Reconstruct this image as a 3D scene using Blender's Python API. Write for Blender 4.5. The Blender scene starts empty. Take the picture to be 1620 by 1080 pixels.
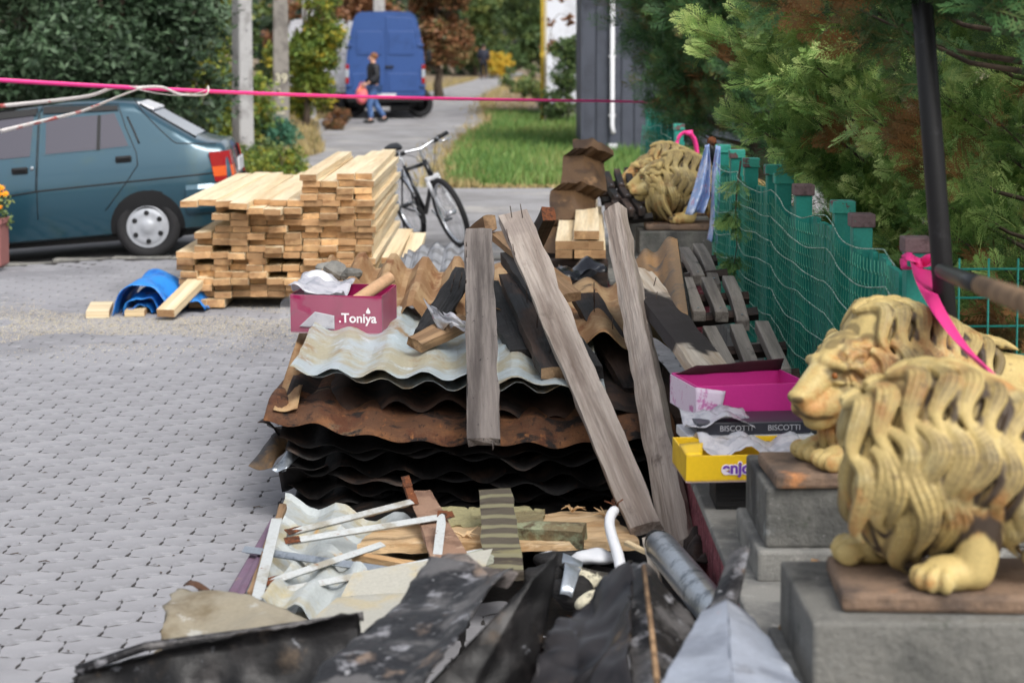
import bpy, bmesh, math, random
import numpy as np
from mathutils import Vector, Matrix, noise as mnoise
from mathutils.kdtree import KDTree

S = bpy.context.scene
COL = S.collection
R = math.radians
rng = random.Random(7)
npr = np.random.RandomState(11)

# ------------------------------------------------------------------ camera
F = 3200.0            # focal length in photo pixels (1620 wide)
CH = 1.81             # camera height
PITCH = R(4.0)
PPX, PPY = 810.0, 70.0 + F * math.tan(R(4.0))
cam_d = bpy.data.cameras.new('camera')
cam_d.sensor_width = 36.0
cam_d.lens = 36.0 * F / 1620.0
cam_d.shift_y = -(540.0 - PPY) / 1620.0
cam_d.clip_start = 0.05
cam_d.clip_end = 900.0
cam_d.dof.use_dof = True
cam_d.dof.focus_distance = 8.3
cam_d.dof.aperture_fstop = 3.8
cam = bpy.data.objects.new('camera', cam_d)
COL.objects.link(cam)
cam.location = (0, 0, CH)
cam.rotation_euler = (math.pi / 2 - PITCH, 0, 0)
S.camera = cam

# ------------------------------------------------------------------ world / sun (overcast day)
SUN_EL, SUN_AZ = R(50), R(150)          # azimuth clockwise from +Y
w = bpy.data.worlds.new('World'); S.world = w; w.use_nodes = True
nt = w.node_tree; nt.nodes.clear()
wo = nt.nodes.new('ShaderNodeOutputWorld'); bg = nt.nodes.new('ShaderNodeBackground')
sk = nt.nodes.new('ShaderNodeTexSky'); sk.sky_type = 'NISHITA'; sk.sun_disc = False
sk.sun_elevation = SUN_EL; sk.sun_rotation = SUN_AZ
sk.air_density = 1.0; sk.dust_density = 5.0; sk.ozone_density = 1.0
hs = nt.nodes.new('ShaderNodeHueSaturation'); hs.inputs['Saturation'].default_value = 0.35
nt.links.new(sk.outputs[0], hs.inputs['Color']); nt.links.new(hs.outputs[0], bg.inputs[0])
nt.links.new(bg.outputs[0], wo.inputs[0]); bg.inputs[1].default_value = 0.15
sun_d = bpy.data.lights.new('sun', 'SUN'); sun_d.energy = 1.0; sun_d.angle = R(22); sun_d.color = (1.0, 0.98, 0.95)
sun = bpy.data.objects.new('sun', sun_d); COL.objects.link(sun)
sdir = Vector((math.sin(SUN_AZ) * math.cos(SUN_EL), math.cos(SUN_AZ) * math.cos(SUN_EL), math.sin(SUN_EL)))
sun.rotation_euler = sdir.to_track_quat('Z', 'Y').to_euler(); sun.location = (3, 2, 12)
S.view_settings.view_transform = 'Standard'; S.view_settings.look = 'None'
S.view_settings.exposure = 0.55; S.view_settings.gamma = 1.0
S.render.engine = 'CYCLES'
S.cycles.use_denoising = True
S.cycles.max_bounces = 5
S.cycles.transparent_max_bounces = 6

# ------------------------------------------------------------------ photo pixel -> place
_c, _s = math.cos(PITCH), math.sin(PITCH)
def ray(px, py):
    u = (px - PPX) / F; v = (py - PPY) / F
    return Vector((u, _c - v * _s, -_s - v * _c))
def P(px, py, Y):
    d = ray(px, py); t = Y / d.y
    return Vector((d.x * t, Y, CH + d.z * t))
def G(px, py, z=0.0):
    d = ray(px, py); t = (z - CH) / d.z
    return Vector((d.x * t, d.y * t, z))

# ------------------------------------------------------------------ mesh builder
class MB:
    def __init__(s): s.v = []; s.f = []; s.m = []; s.mi = 0
    def add(s, vs, fs):
        o = len(s.v); s.v.extend([tuple(p) for p in vs])
        for f in fs: s.f.append(tuple(i + o for i in f)); s.m.append(s.mi)
        return s
    def box(s, c, d, rot=None):
        x, y, z = d[0] / 2, d[1] / 2, d[2] / 2
        vs = [Vector(q) for q in ((-x,-y,-z),(x,-y,-z),(x,y,-z),(-x,y,-z),(-x,-y,z),(x,-y,z),(x,y,z),(-x,y,z))]
        if rot is not None: vs = [rot @ q for q in vs]
        c = Vector(c)
        return s.add([q + c for q in vs], [(0,3,2,1),(4,5,6,7),(0,1,5,4),(1,2,6,5),(2,3,7,6),(3,0,4,7)])
    def tube(s, pts, rad, n=8, cap=True, flat=None):
        """tube through pts; rad number or list; flat=(width factor, thickness factor, up) for an elliptic section"""
        pts = [Vector(p) for p in pts]; N = len(pts)
        if not hasattr(rad, '__len__'): rad = [rad] * N
        vs = []; up = None
        for i, p in enumerate(pts):
            t = (pts[min(i + 1, N - 1)] - pts[max(i - 1, 0)]).normalized()
            if up is None:
                a = Vector((0, 0, 1)) if abs(t.z) < .9 else Vector((1, 0, 0))
            else: a = up
            b = t.cross(a).normalized(); up = b.cross(t).normalized()
            for k in range(n):
                an = 2 * math.pi * k / n
                vs.append(p + (b * math.cos(an) + up * math.sin(an)) * rad[i])
        fs = []
        for i in range(N - 1):
            for k in range(n):
                k2 = (k + 1) % n
                fs.append((i*n+k, i*n+k2, (i+1)*n+k2, (i+1)*n+k))
        if cap: fs.append(tuple(range(n - 1, -1, -1))); fs.append(tuple((N-1)*n + k for k in range(n)))
        return s.add(vs, fs)
    def lathe(s, prof, n=24, M=None, close=False):
        """prof: (r, h) about local z"""
        vs = []; N = len(prof)
        for r, h in prof:
            for k in range(n):
                a = 2 * math.pi * k / n
                p = Vector((r * math.cos(a), r * math.sin(a), h))
                vs.append(M @ p if M else p)
        fs = []
        L = N if close else N - 1
        for i in range(L):
            j = (i + 1) % N
            for k in range(n):
                k2 = (k + 1) % n
                fs.append((i*n+k, i*n+k2, j*n+k2, j*n+k))
        return s.add(vs, fs)
    def prism(s, poly, a, b, fn):
        """2-D poly, extruded between a and b; fn(u,v,w)->point"""
        n = len(poly)
        vs = [fn(u, v, a) for u, v in poly] + [fn(u, v, b) for u, v in poly]
        fs = [tuple(range(n - 1, -1, -1)), tuple(range(n, 2 * n))]
        fs += [(i, (i + 1) % n, n + (i + 1) % n, n + i) for i in range(n)]
        return s.add(vs, fs)
    def grid(s, nu, nv, fn):
        vs = [fn(i / nu, j / nv) for j in range(nv + 1) for i in range(nu + 1)]
        fs = [(j*(nu+1)+i, j*(nu+1)+i+1, (j+1)*(nu+1)+i+1, (j+1)*(nu+1)+i) for j in range(nv) for i in range(nu)]
        return s.add(vs, fs)
    def ball(s, c, r, nu=12, nv=8, M=None):
        c = Vector(c); r = (r, r, r) if not hasattr(r, '__len__') else r
        vs = []
        for j in range(nv + 1):
            t = math.pi * j / nv
            for i in range(nu):
                a = 2 * math.pi * i / nu
                p = Vector((r[0]*math.sin(t)*math.cos(a), r[1]*math.sin(t)*math.sin(a), r[2]*math.cos(t)))
                vs.append(c + (M @ p if M else p))
        fs = [(j*nu+i, (j+1)*nu+i, (j+1)*nu+(i+1)%nu, j*nu+(i+1)%nu) for j in range(nv) for i in range(nu)]
        return s.add(vs, fs)
    def mesh(s, name, mats, smooth=False):
        me = bpy.data.meshes.new(name); me.from_pydata(s.v, [], s.f)
        for m in (mats if isinstance(mats, (list, tuple)) else [mats]): me.materials.append(m)
        if any(s.m): me.polygons.foreach_set('material_index', s.m)
        if smooth: me.polygons.foreach_set('use_smooth', [True] * len(me.polygons))
        me.validate(); me.update(); return me
    def build(s, name, mats, parent=None, smooth=False, bevel=0, thick=0, sub=0, loc=None, auto=None):
        o = bpy.data.objects.new(name, s.mesh(name, mats, smooth)); COL.objects.link(o)
        if parent is not None: o.parent = parent
        if loc is not None: o.location = loc
        if sub:
            m = o.modifiers.new('sub', 'SUBSURF'); m.levels = m.render_levels = sub
        if thick:
            m = o.modifiers.new('thick', 'SOLIDIFY'); m.thickness = thick; m.offset = 0
        if bevel:
            m = o.modifiers.new('bev', 'BEVEL'); m.width = bevel; m.segments = 2; m.limit_method = 'ANGLE'; m.angle_limit = R(35)
        if auto:
            sharp_by_angle(o.data, auto)
        return o

def sharp_by_angle(me, deg):
    bm = bmesh.new(); bm.from_mesh(me)
    for f in bm.faces: f.smooth = True
    for e in bm.edges:
        e.smooth = len(e.link_faces) == 2 and e.calc_face_angle(0) < R(deg)
    bm.to_mesh(me); bm.free()

def fast_mesh(name, V, Fq, mats, smooth=False, cols=None, fcols=None):
    """numpy mesh, all faces of one size"""
    V = np.asarray(V, dtype=np.float32); Fq = np.asarray(Fq, dtype=np.int32); k = Fq.shape[1]
    me = bpy.data.meshes.new(name)
    me.vertices.add(len(V)); me.vertices.foreach_set('co', V.ravel())
    me.loops.add(Fq.size); me.loops.foreach_set('vertex_index', Fq.ravel())
    me.polygons.add(len(Fq)); me.polygons.foreach_set('loop_start', np.arange(0, Fq.size, k, dtype=np.int32))
    for m in (mats if isinstance(mats, (list, tuple)) else [mats]): me.materials.append(m)
    me.update(calc_edges=True)
    if smooth: me.polygons.foreach_set('use_smooth', np.ones(len(Fq), dtype=bool))
    if fcols is not None:
        at = me.attributes.new('tint', 'FLOAT', 'FACE'); at.data.foreach_set('value', np.asarray(fcols, dtype=np.float32))
    if cols is not None:
        at = me.attributes.new('tint', 'FLOAT', 'POINT'); at.data.foreach_set('value', np.asarray(cols, dtype=np.float32))
    return me

def link(name, me, parent=None):
    o = bpy.data.objects.new(name, me); COL.objects.link(o)
    if parent is not None: o.parent = parent
    return o
def tag(o, label, cat, group=None):
    o['label'] = label; o['category'] = cat; o['kind'] = 'thing'
    if group: o['group'] = group
    return o
def struct(o): o['kind'] = 'structure'; return o
def stuff(o): o['kind'] = 'stuff'; return o
def empty(name, loc=(0, 0, 0), rz=0, label=None, cat=None, group=None):
    o = bpy.data.objects.new(name, None); COL.objects.link(o)
    o.location = loc; o.rotation_euler = (0, 0, rz); o.empty_display_size = .1
    if label: tag(o, label, cat, group)
    return o
def copy_tree(o, parent=None):
    c = o.copy(); COL.objects.link(c); c.parent = parent
    for ch in o.children: copy_tree(ch, c)
    return c
def frame(o, A, B, up):
    """put o so that local x runs from A to B and local z is near up"""
    A = Vector(A); B = Vector(B); x = (B - A).normalized(); z = Vector(up); z = (z - x * z.dot(x)).normalized(); y = z.cross(x)
    M = Matrix((x, y, z)).transposed().to_4x4(); M.translation = A; o.matrix_world = M; return o
def n3(p, sc=1.0): return mnoise.noise(Vector(p) * sc)

# ------------------------------------------------------------------ materials
def c3(c): return (c[0], c[1], c[2], 1.0)
def srgb(r, g, b):
    f = lambda v: (v / 255 / 12.92) if v <= 10 else ((v / 255 + .055) / 1.055) ** 2.4
    return (f(r), f(g), f(b))
def pm(name, base, rough=.6, metal=0, layers=(), bump=None, rand=0.0, spec=.4, coord='Object', off=True, coat=0, trans=0, tint=None, alpha=1, fine=.12, sss=0):
    """layers: (colour, scale, lo, hi, stretch[, rough][, detail]) noise masks laid over each other; bump: (scale, strength, stretch);
    tint: list of colours spread over the mesh attribute 'tint'"""
    m = bpy.data.materials.new(name); m.use_nodes = True; t = m.node_tree; N = t.nodes; L = t.links
    bs = N['Principled BSDF']; bs.inputs['Roughness'].default_value = rough; bs.inputs['Metallic'].default_value = metal
    bs.inputs['Specular IOR Level'].default_value = spec
    if coat: bs.inputs['Coat Weight'].default_value = coat; bs.inputs['Coat Roughness'].default_value = .08
    if trans: bs.inputs['Transmission Weight'].default_value = trans
    if alpha < 1: bs.inputs['Alpha'].default_value = alpha
    tc = N.new('ShaderNodeTexCoord'); vec = tc.outputs[coord]
    oi = N.new('ShaderNodeObjectInfo')
    if off:
        ad = N.new('ShaderNodeVectorMath'); ad.operation = 'MULTIPLY_ADD'
        L.new(oi.outputs['Random'], ad.inputs[0]); ad.inputs[1].default_value = (37, 53, 29); L.new(vec, ad.inputs[2]); vec = ad.outputs[0]
    def nz(scale, stretch, detail=5):
        mp = N.new('ShaderNodeMapping'); mp.inputs['Scale'].default_value = stretch; L.new(vec, mp.inputs[0])
        n = N.new('ShaderNodeTexNoise'); n.inputs['Scale'].default_value = scale; n.inputs['Detail'].default_value = detail
        n.inputs['Roughness'].default_value = .62
        L.new(mp.outputs[0], n.inputs['Vector']); return n.outputs[0]
    if tint:
        at = N.new('ShaderNodeAttribute'); at.attribute_name = 'tint'
        rp = N.new('ShaderNodeValToRGB'); e = rp.color_ramp.elements
        while len(e) < len(tint): e.new(.5)
        for i, cc in enumerate(tint): e[i].position = i / max(1, len(tint) - 1); e[i].color = c3(cc)
        L.new(at.outputs['Fac'], rp.inputs[0]); cur = rp.outputs[0]
    else:
        rg = N.new('ShaderNodeRGB'); rg.outputs[0].default_value = c3(base); cur = rg.outputs[0]
    rcur = None
    for ly in layers:
        col, sc, lo, hi, st = ly[:5]
        mr = N.new('ShaderNodeMapRange'); mr.inputs[1].default_value = lo; mr.inputs[2].default_value = hi; mr.interpolation_type = 'SMOOTHSTEP'
        L.new(nz(sc, st, ly[6] if len(ly) > 6 else 5), mr.inputs[0])
        mx = N.new('ShaderNodeMix'); mx.data_type = 'RGBA'
        L.new(mr.outputs[0], mx.inputs['Factor']); L.new(cur, mx.inputs['A']); mx.inputs['B'].default_value = c3(col); cur = mx.outputs['Result']
        if len(ly) > 5 and ly[5] is not None:
            rm = N.new('ShaderNodeMix'); L.new(mr.outputs[0], rm.inputs['Factor']); rm.inputs['B'].default_value = ly[5]
            if rcur is None: rm.inputs['A'].default_value = rough
            else: L.new(rcur, rm.inputs['A'])
            rcur = rm.outputs['Result']
    if rcur is not None: L.new(rcur, bs.inputs['Roughness'])
    if fine or rand:
        hv = N.new('ShaderNodeHueSaturation'); L.new(cur, hv.inputs['Color'])
        a = N.new('ShaderNodeMapRange'); a.inputs[3].default_value = 1 - fine; a.inputs[4].default_value = 1 + fine; a.inputs[1].default_value = .25; a.inputs[2].default_value = .75
        L.new(nz(bump[0] * 1.7 if bump else 90, bump[2] if bump else (1, 1, 1)), a.inputs[0])
        b = N.new('ShaderNodeMapRange'); b.inputs[3].default_value = 1 - rand; b.inputs[4].default_value = 1 + rand; L.new(oi.outputs['Random'], b.inputs[0])
        mu = N.new('ShaderNodeMath'); mu.operation = 'MULTIPLY'; L.new(a.outputs[0], mu.inputs[0]); L.new(b.outputs[0], mu.inputs[1])
        L.new(mu.outputs[0], hv.inputs['Value']); cur = hv.outputs[0]
    L.new(cur, bs.inputs['Base Color'])
    if bump:
        bp = N.new('ShaderNodeBump'); bp.inputs['Strength'].default_value = bump[1]; bp.inputs['Distance'].default_value = .01
        L.new(nz(bump[0], bump[2], 6), bp.inputs['Height']); L.new(bp.outputs[0], bs.inputs['Normal'])
    return m
I1 = (1, 1, 1)
def wood(name, light, dark, rough=.75, sc=14, bump=.5, layers=(), rand=.1, streak=(.38, .66)):
    return pm(name, light, rough, layers=[(dark, sc, streak[0], streak[1], (.05, 1, 1), None, 6)] + list(layers), bump=(sc * 4, bump, (.04, 1, 1)), rand=rand, fine=.2)
# ------------------------------------------------------------------ palette
M_new = wood('new_wood', srgb(226, 210, 178), srgb(206, 182, 142), .7, 9, .2, rand=.06)
M_newend = pm('new_wood_end', srgb(176, 138, 98), .8, layers=[(srgb(142, 104, 68), 30, .45, .7, (1, .3, 1)), (srgb(206, 166, 118), 8, .5, .7, I1)], rand=.28, bump=(120, .3, I1))
M_grey = wood('grey_wood', srgb(128, 120, 115), srgb(78, 71, 68), .85, 16, 1.0, layers=[(srgb(84, 78, 76), 4, .5, .66, (.5, 1, 1)), (srgb(44, 40, 40), 34, .64, .7, (.5, 1, 1)), (srgb(58, 52, 50), 60, .66, .76, (.12, 1, 1))])
M_pale = wood('pale_wood', srgb(182, 170, 160), srgb(136, 122, 112), .85, 18, 1.0, layers=[(srgb(150, 138, 130), 3, .5, .66, (.6, 1, 1)), (srgb(84, 72, 66), 5, .6, .72, (.5, 1, 1)), (srgb(104, 88, 78), 7, .55, .75, (.15, 1, 1)), (srgb(70, 60, 54), 70, .68, .75, (.15, 1, 1))], rand=.06)
M_dark = wood('burnt_wood', srgb(74, 58, 50), srgb(34, 28, 26), .8, 12, .9, layers=[(srgb(16, 15, 15), 5, .45, .62, (.4, 1, 1), .6)])
M_black = wood('charred_wood', srgb(34, 32, 32), srgb(14, 13, 13), .65, 20, 1.0, layers=[(srgb(66, 62, 60), 30, .62, .74, (.3, 1, 1))])
M_brown = wood('brown_wood', srgb(150, 122, 92), srgb(100, 76, 54), .8, 14, .6, layers=[(srgb(44, 36, 30), 6, .55, .75, (.4, 1, 1))])
M_half = wood('half_burnt_wood', srgb(206, 196, 182), srgb(170, 150, 128), .8, 14, .6)
M_slat = wood('bench_slat_wood', srgb(140, 132, 124), srgb(98, 90, 84), .55, 18, .5, layers=[(srgb(46, 42, 40), 9, .58, .72, (.4, 1, 1)), (srgb(150, 146, 140), 55, .68, .76, (.3, 1, 1))])
M_rust = pm('rusted_sheet', srgb(88, 60, 42), .85, layers=[(srgb(116, 78, 50), 6, .42, .62, I1), (srgb(84, 50, 32), 9, .5, .66, (1, .4, 1)), (srgb(150, 128, 100), 3.5, .58, .7, I1), (srgb(34, 28, 26), 7, .52, .62, I1), (srgb(134, 88, 52), 30, .6, .75, (1, .3, 1)), (srgb(58, 40, 30), 45, .58, .68, (1, .25, 1))], bump=(60, .7, I1), metal=.1)
M_rust2 = pm('tan_rusted_sheet', srgb(140, 106, 72), .8, layers=[(srgb(168, 140, 104), 7, .42, .6, (1, .35, 1)), (srgb(120, 76, 44), 10, .55, .7, (1, .3, 1)), (srgb(70, 56, 48), 4, .6, .75, I1)], bump=(60, .25, I1), metal=.1)
M_zinc = pm('pale_coated_sheet', srgb(176, 188, 192), .42, metal=.15, layers=[(srgb(168, 162, 140), 4, .42, .6, I1, .6), (srgb(152, 128, 96), 6, .54, .70, (1, .5, 1), .7), (srgb(196, 204, 208), 11, .58, .7, I1, .35), (srgb(124, 110, 92), 36, .68, .78, I1, .8)], bump=(50, .12, I1))
M_zinc2 = pm('white_tile_sheet', srgb(172, 178, 178), .45, layers=[(srgb(168, 160, 134), 5, .47, .64, I1, .6), (srgb(196, 156, 96), 9, .62, .74, I1, .7), (srgb(120, 96, 72), 34, .68, .76, I1, .8)], bump=(50, .12, I1))
M_soot = pm('sooty_sheet', srgb(22, 20, 20), .6, metal=.2, layers=[(srgb(58, 44, 36), 7, .52, .68, I1), (srgb(8, 8, 9), 4, .5, .66, I1), (srgb(110, 66, 36), 15, .64, .76, I1)], bump=(40, .3, I1))
M_sootfg = pm('burnt_grey_sheet', srgb(98, 96, 96), .5, metal=.2, layers=[(srgb(28, 27, 29), 6, .42, .56, I1, .45), (srgb(140, 140, 144), 11, .56, .66, I1, .5), (srgb(128, 112, 100), 4.5, .60, .70, I1, .8), (srgb(168, 168, 170), 24, .64, .72, I1, .6)], bump=(60, .4, I1))
M_blackfg = pm('black_sheet', srgb(24, 23, 24), .45, metal=.15, layers=[(srgb(52, 50, 50), 7, .48, .62, I1), (srgb(86, 74, 62), 5, .58, .68, I1, .7), (srgb(128, 130, 136), 16, .62, .7, I1), (srgb(12, 12, 13), 3, .5, .62, I1)], bump=(40, .25, I1))
M_beige = pm('beige_sheet', srgb(142, 134, 116), .5, layers=[(srgb(112, 100, 78), 4, .48, .66, I1), (srgb(98, 74, 56), 7, .62, .74, I1), (srgb(168, 166, 158), 12, .6, .7, I1)], bump=(40, .2, I1))
M_whitebar = pm('white_painted_steel', srgb(182, 186, 186), .45, layers=[(srgb(150, 146, 134), 9, .5, .68, I1), (srgb(126, 82, 54), 26, .64, .72, I1, .8), (srgb(92, 54, 34), 60, .70, .76, I1, .8)], bump=(80, .2, I1))
M_rustbar = pm('rust_patch', srgb(108, 62, 36), .9, layers=[(srgb(64, 40, 28), 40, .45, .6, I1), (srgb(160, 100, 60), 70, .6, .7, I1)], bump=(120, .6, I1))
M_cream = pm('cream_sheet', srgb(168, 166, 156), .5, layers=[(srgb(176, 166, 140), 7, .5, .66, I1), (srgb(110, 84, 60), 40, .68, .75, I1)], bump=(60, .15, I1))
M_galv = pm('galvanised_metal', srgb(176, 184, 192), .3, metal=.75, layers=[(srgb(120, 128, 136), 12, .5, .66, I1, .4)], bump=(60, .1, I1))
M_nail = pm('nail_steel', srgb(92, 80, 74), .6, metal=.5)
M_conc = pm('concrete', srgb(134, 133, 128), .9, layers=[(srgb(102, 102, 100), 5, .45, .65, I1), (srgb(160, 158, 152), 14, .58, .72, I1), (srgb(80, 80, 76), 3, .6, .75, I1)], bump=(90, .5, I1))
M_conc2 = pm('dark_concrete', srgb(114, 113, 108), .85, layers=[(srgb(86, 86, 83), 4, .42, .62, I1), (srgb(136, 138, 136), 9, .6, .74, I1), (srgb(66, 72, 60), 12, .60, .72, I1), (srgb(58, 58, 58), 3, .56, .7, (1, 1, .35)), (srgb(158, 158, 154), 40, .66, .74, I1)], bump=(45, .9, I1))
M_maroon = pm('maroon_plaster', srgb(142, 74, 82), .9, layers=[(srgb(104, 48, 56), 18, .45, .62, I1), (srgb(178, 124, 128), 60, .55, .7, I1)], bump=(160, .8, I1))
M_asph = pm('asphalt', srgb(148, 147, 148), .9, layers=[(srgb(126, 124, 124), 1.2, .42, .62, I1), (srgb(166, 162, 156), .7, .55, .7, I1), (srgb(112, 110, 110), 40, .55, .7, I1)], bump=(150, .4, I1), off=False)
M_dirt = pm('dirt', srgb(138, 122, 104), .95, layers=[(srgb(110, 94, 76), 2, .4, .6, I1), (srgb(92, 100, 62), 3, .56, .7, I1), (srgb(170, 156, 136), 9, .56, .7, I1)], bump=(60, .7, I1), off=False)
M_sand = pm('joint_sand', srgb(62, 59, 58), .95, layers=[(srgb(44, 42, 42), 20, .45, .65, I1)], bump=(120, .5, I1), off=False)
M_pav = pm('paver_concrete', srgb(148, 148, 152), .88, layers=[(srgb(130, 130, 134), 1.1, .42, .62, I1), (srgb(164, 164, 168), 6, .55, .72, I1), (srgb(118, 117, 120), 2.2, .62, .74, I1)], bump=(160, .18, I1), off=False, coord='Object', rand=.06)
M_grass = pm('grass_blades', (0, 0, 0), .6, tint=[srgb(58, 92, 44), srgb(84, 122, 58), srgb(108, 138, 66), srgb(140, 138, 86)], fine=0, off=False)
M_drygrass = pm('dry_grass_blades', (0, 0, 0), .7, tint=[srgb(110, 112, 62), srgb(150, 136, 92), srgb(170, 150, 104), srgb(96, 110, 56)], fine=0, off=False)
def leafmat(name, cols, rough=.55): return pm(name, (0, 0, 0), rough, tint=cols, fine=0, off=False)
M_leaf_dark = leafmat('dark_green_leaves', [srgb(30, 46, 32), srgb(46, 66, 44), srgb(64, 88, 60), srgb(92, 112, 86)])
M_leaf_mix = leafmat('yellowing_leaves', [srgb(58, 82, 36), srgb(92, 116, 46), srgb(128, 138, 52), srgb(184, 160, 50)])
M_leaf_yel = leafmat('yellow_leaves', [srgb(170, 140, 40), srgb(206, 168, 48), srgb(150, 150, 60)])
M_leaf_aut = leafmat('autumn_leaves', [srgb(66, 72, 42), srgb(108, 84, 52), srgb(140, 92, 62), srgb(84, 96, 50)])
M_leaf_mid = leafmat('mid_green_leaves', [srgb(52, 74, 44), srgb(74, 98, 54), srgb(104, 122, 66), srgb(140, 142, 70)])
M_leaf_teal = leafmat('blue_green_leaves', [srgb(48, 92, 74), srgb(64, 116, 92), srgb(86, 128, 96)])
M_thuja = leafmat('thuja_scales', [srgb(34, 58, 28), srgb(84, 122, 56), srgb(140, 172, 90), srgb(196, 210, 130)], .6)
M_thuja_d = leafmat('dark_thuja_scales', [srgb(26, 52, 30), srgb(46, 82, 46), srgb(72, 112, 62), srgb(110, 96, 52)], .6)
M_thuja_b = leafmat('browned_thuja_scales', [srgb(104, 72, 40), srgb(146, 104, 60), srgb(88, 78, 44)], .7)
M_bark = pm('bark', srgb(92, 80, 68), .9, layers=[(srgb(58, 50, 44), 14, .45, .65, (1, 1, .2))], bump=(30, .8, (1, 1, .25)))
M_green = pm('green_fence_paint', srgb(44, 148, 134), .5, layers=[(srgb(34, 124, 112), 5, .45, .65, I1), (srgb(60, 160, 138), 20, .6, .74, I1)], bump=(60, .15, I1))
M_greencap = pm('worn_green_cap_paint', srgb(64, 168, 150), .6, layers=[(srgb(112, 88, 88), 10, .53, .58, I1, .8), (srgb(84, 66, 66), 40, .6, .7, I1)], bump=(60, .3, I1))
M_browncap = pm('worn_brown_cap_paint', srgb(116, 96, 98), .6, layers=[(srgb(62, 140, 124), 14, .60, .66, I1), (srgb(84, 68, 70), 30, .5, .7, I1)], bump=(60, .3, I1))
M_mesh = pm('green_wire', srgb(84, 164, 140), .45, layers=[(srgb(160, 196, 178), 30, .62, .74, I1)])
M_rope = pm('pale_line_wire', srgb(176, 200, 186), .5, layers=[(srgb(60, 130, 106), 60, .46, .54, I1)])
M_pink = pm('pink_tape', srgb(242, 62, 146), .45, sss=0, fine=.05)
M_whitetape = pm('white_tape', srgb(226, 222, 220), .5, layers=[(srgb(202, 108, 104), 3.2, .56, .60, (1, .2, 1))], fine=.05)
M_blackpaint = pm('black_paint', srgb(24, 25, 28), .4, layers=[(srgb(48, 48, 52), 20, .6, .75, I1)])
M_gold = None
M_box = pm('magenta_card', srgb(148, 22, 78), .4, layers=[(srgb(124, 16, 64), 6, .5, .7, I1)], fine=.06)
M_boxin = pm('card_inside', srgb(196, 172, 178), .7, fine=.08)
M_yellow = pm('yellow_card', srgb(226, 186, 34), .45, layers=[(srgb(206, 164, 30), 7, .5, .7, I1)], fine=.05)
M_lilac = pm('lilac_card', srgb(222, 206, 226), .5, layers=[(srgb(196, 120, 176), 14, .54, .62, I1)], fine=.05)
M_white = pm('white_plastic', srgb(204, 206, 210), .35, fine=.04)
M_film = pm('clear_film', srgb(238, 240, 244), .1, alpha=.055, spec=.8, fine=.02)
M_filmw = pm('crumpled_film', srgb(200, 200, 208), .2, alpha=.7, spec=.7, layers=[(srgb(170, 172, 182), 14, .5, .66, I1)], fine=.06)
M_foil = pm('grey_foil', srgb(178, 178, 182), .3, metal=.6, layers=[(srgb(110, 108, 108), 14, .5, .62, I1)])
M_blacktext = pm('dark_card', srgb(44, 46, 56), .4, fine=.05)
M_purple = pm('purple_print', srgb(112, 66, 168), .5, fine=0)
M_txtw = pm('white_print', srgb(240, 232, 238), .5, fine=0)
M_card = pm('kraft_card', srgb(186, 150, 116), .8, layers=[(srgb(160, 124, 92), 12, .5, .7, I1)])
M_tarp = pm('blue_tarp', srgb(40, 128, 208), .4, layers=[(srgb(28, 96, 178), 9, .48, .66, I1), (srgb(110, 176, 230), 20, .62, .74, I1)], fine=.06)
M_tyre = pm('tyre_rubber', srgb(38, 38, 40), .8, bump=(90, .3, I1))
M_hub = pm('hubcap_grey', srgb(176, 180, 186), .35, metal=.3)
M_dk = pm('black_trim', srgb(22, 23, 25), .5)
M_osb = pm('torn_chipboard', srgb(206, 176, 136), .9, layers=[(srgb(178, 142, 100), 10, .45, .62, (.2, 1, 1)), (srgb(224, 200, 164), 18, .58, .7, (.3, 1, 1)), (srgb(110, 84, 60), 30, .68, .76, I1)], bump=(60, .9, (.2, 1, 1)))
# ------------------------------------------------------------------ ground, road, lane
def sst(a, b, x):
    t = min(1, max(0, (x - a) / (b - a))); return t * t * (3 - 2 * t)
def dip(x, y):
    return -0.078 * min(4.5, max(0.0, -3.45 - x)) * sst(15.6, 17.0, y) * (1 - sst(22, 28, y))
def sheet(name, x0, x1, y0, y1, z, m, nx=24, ny=24):
    b = MB(); b.grid(nx, ny, lambda u, v: (x0 + (x1-x0)*u, y0 + (y1-y0)*v, z + dip(x0 + (x1-x0)*u, y0 + (y1-y0)*v)))
    return struct(b.build(name, m))
b = MB()
xs = [-260, -60, -25, -14, -10] + [-9 + .5 * i for i in range(14)] + [-1, 2, 6, 14, 25, 60, 260]
ys = [-60, -10, 0, 8, 13] + [15 + .5 * i for i in range(28)] + [30, 36, 45, 60, 90, 150, 500]
b.add([(x, y, -.03 + dip(x, y)) for y in ys for x in xs],
      [(j*len(xs)+i, j*len(xs)+i+1, (j+1)*len(xs)+i+1, (j+1)*len(xs)+i) for j in range(len(ys)-1) for i in range(len(xs)-1)])
struct(b.build('ground', M_dirt))
sheet('road', -40, 30, 17.25, 25.6, -.012, M_asph, 140, 16)
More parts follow.
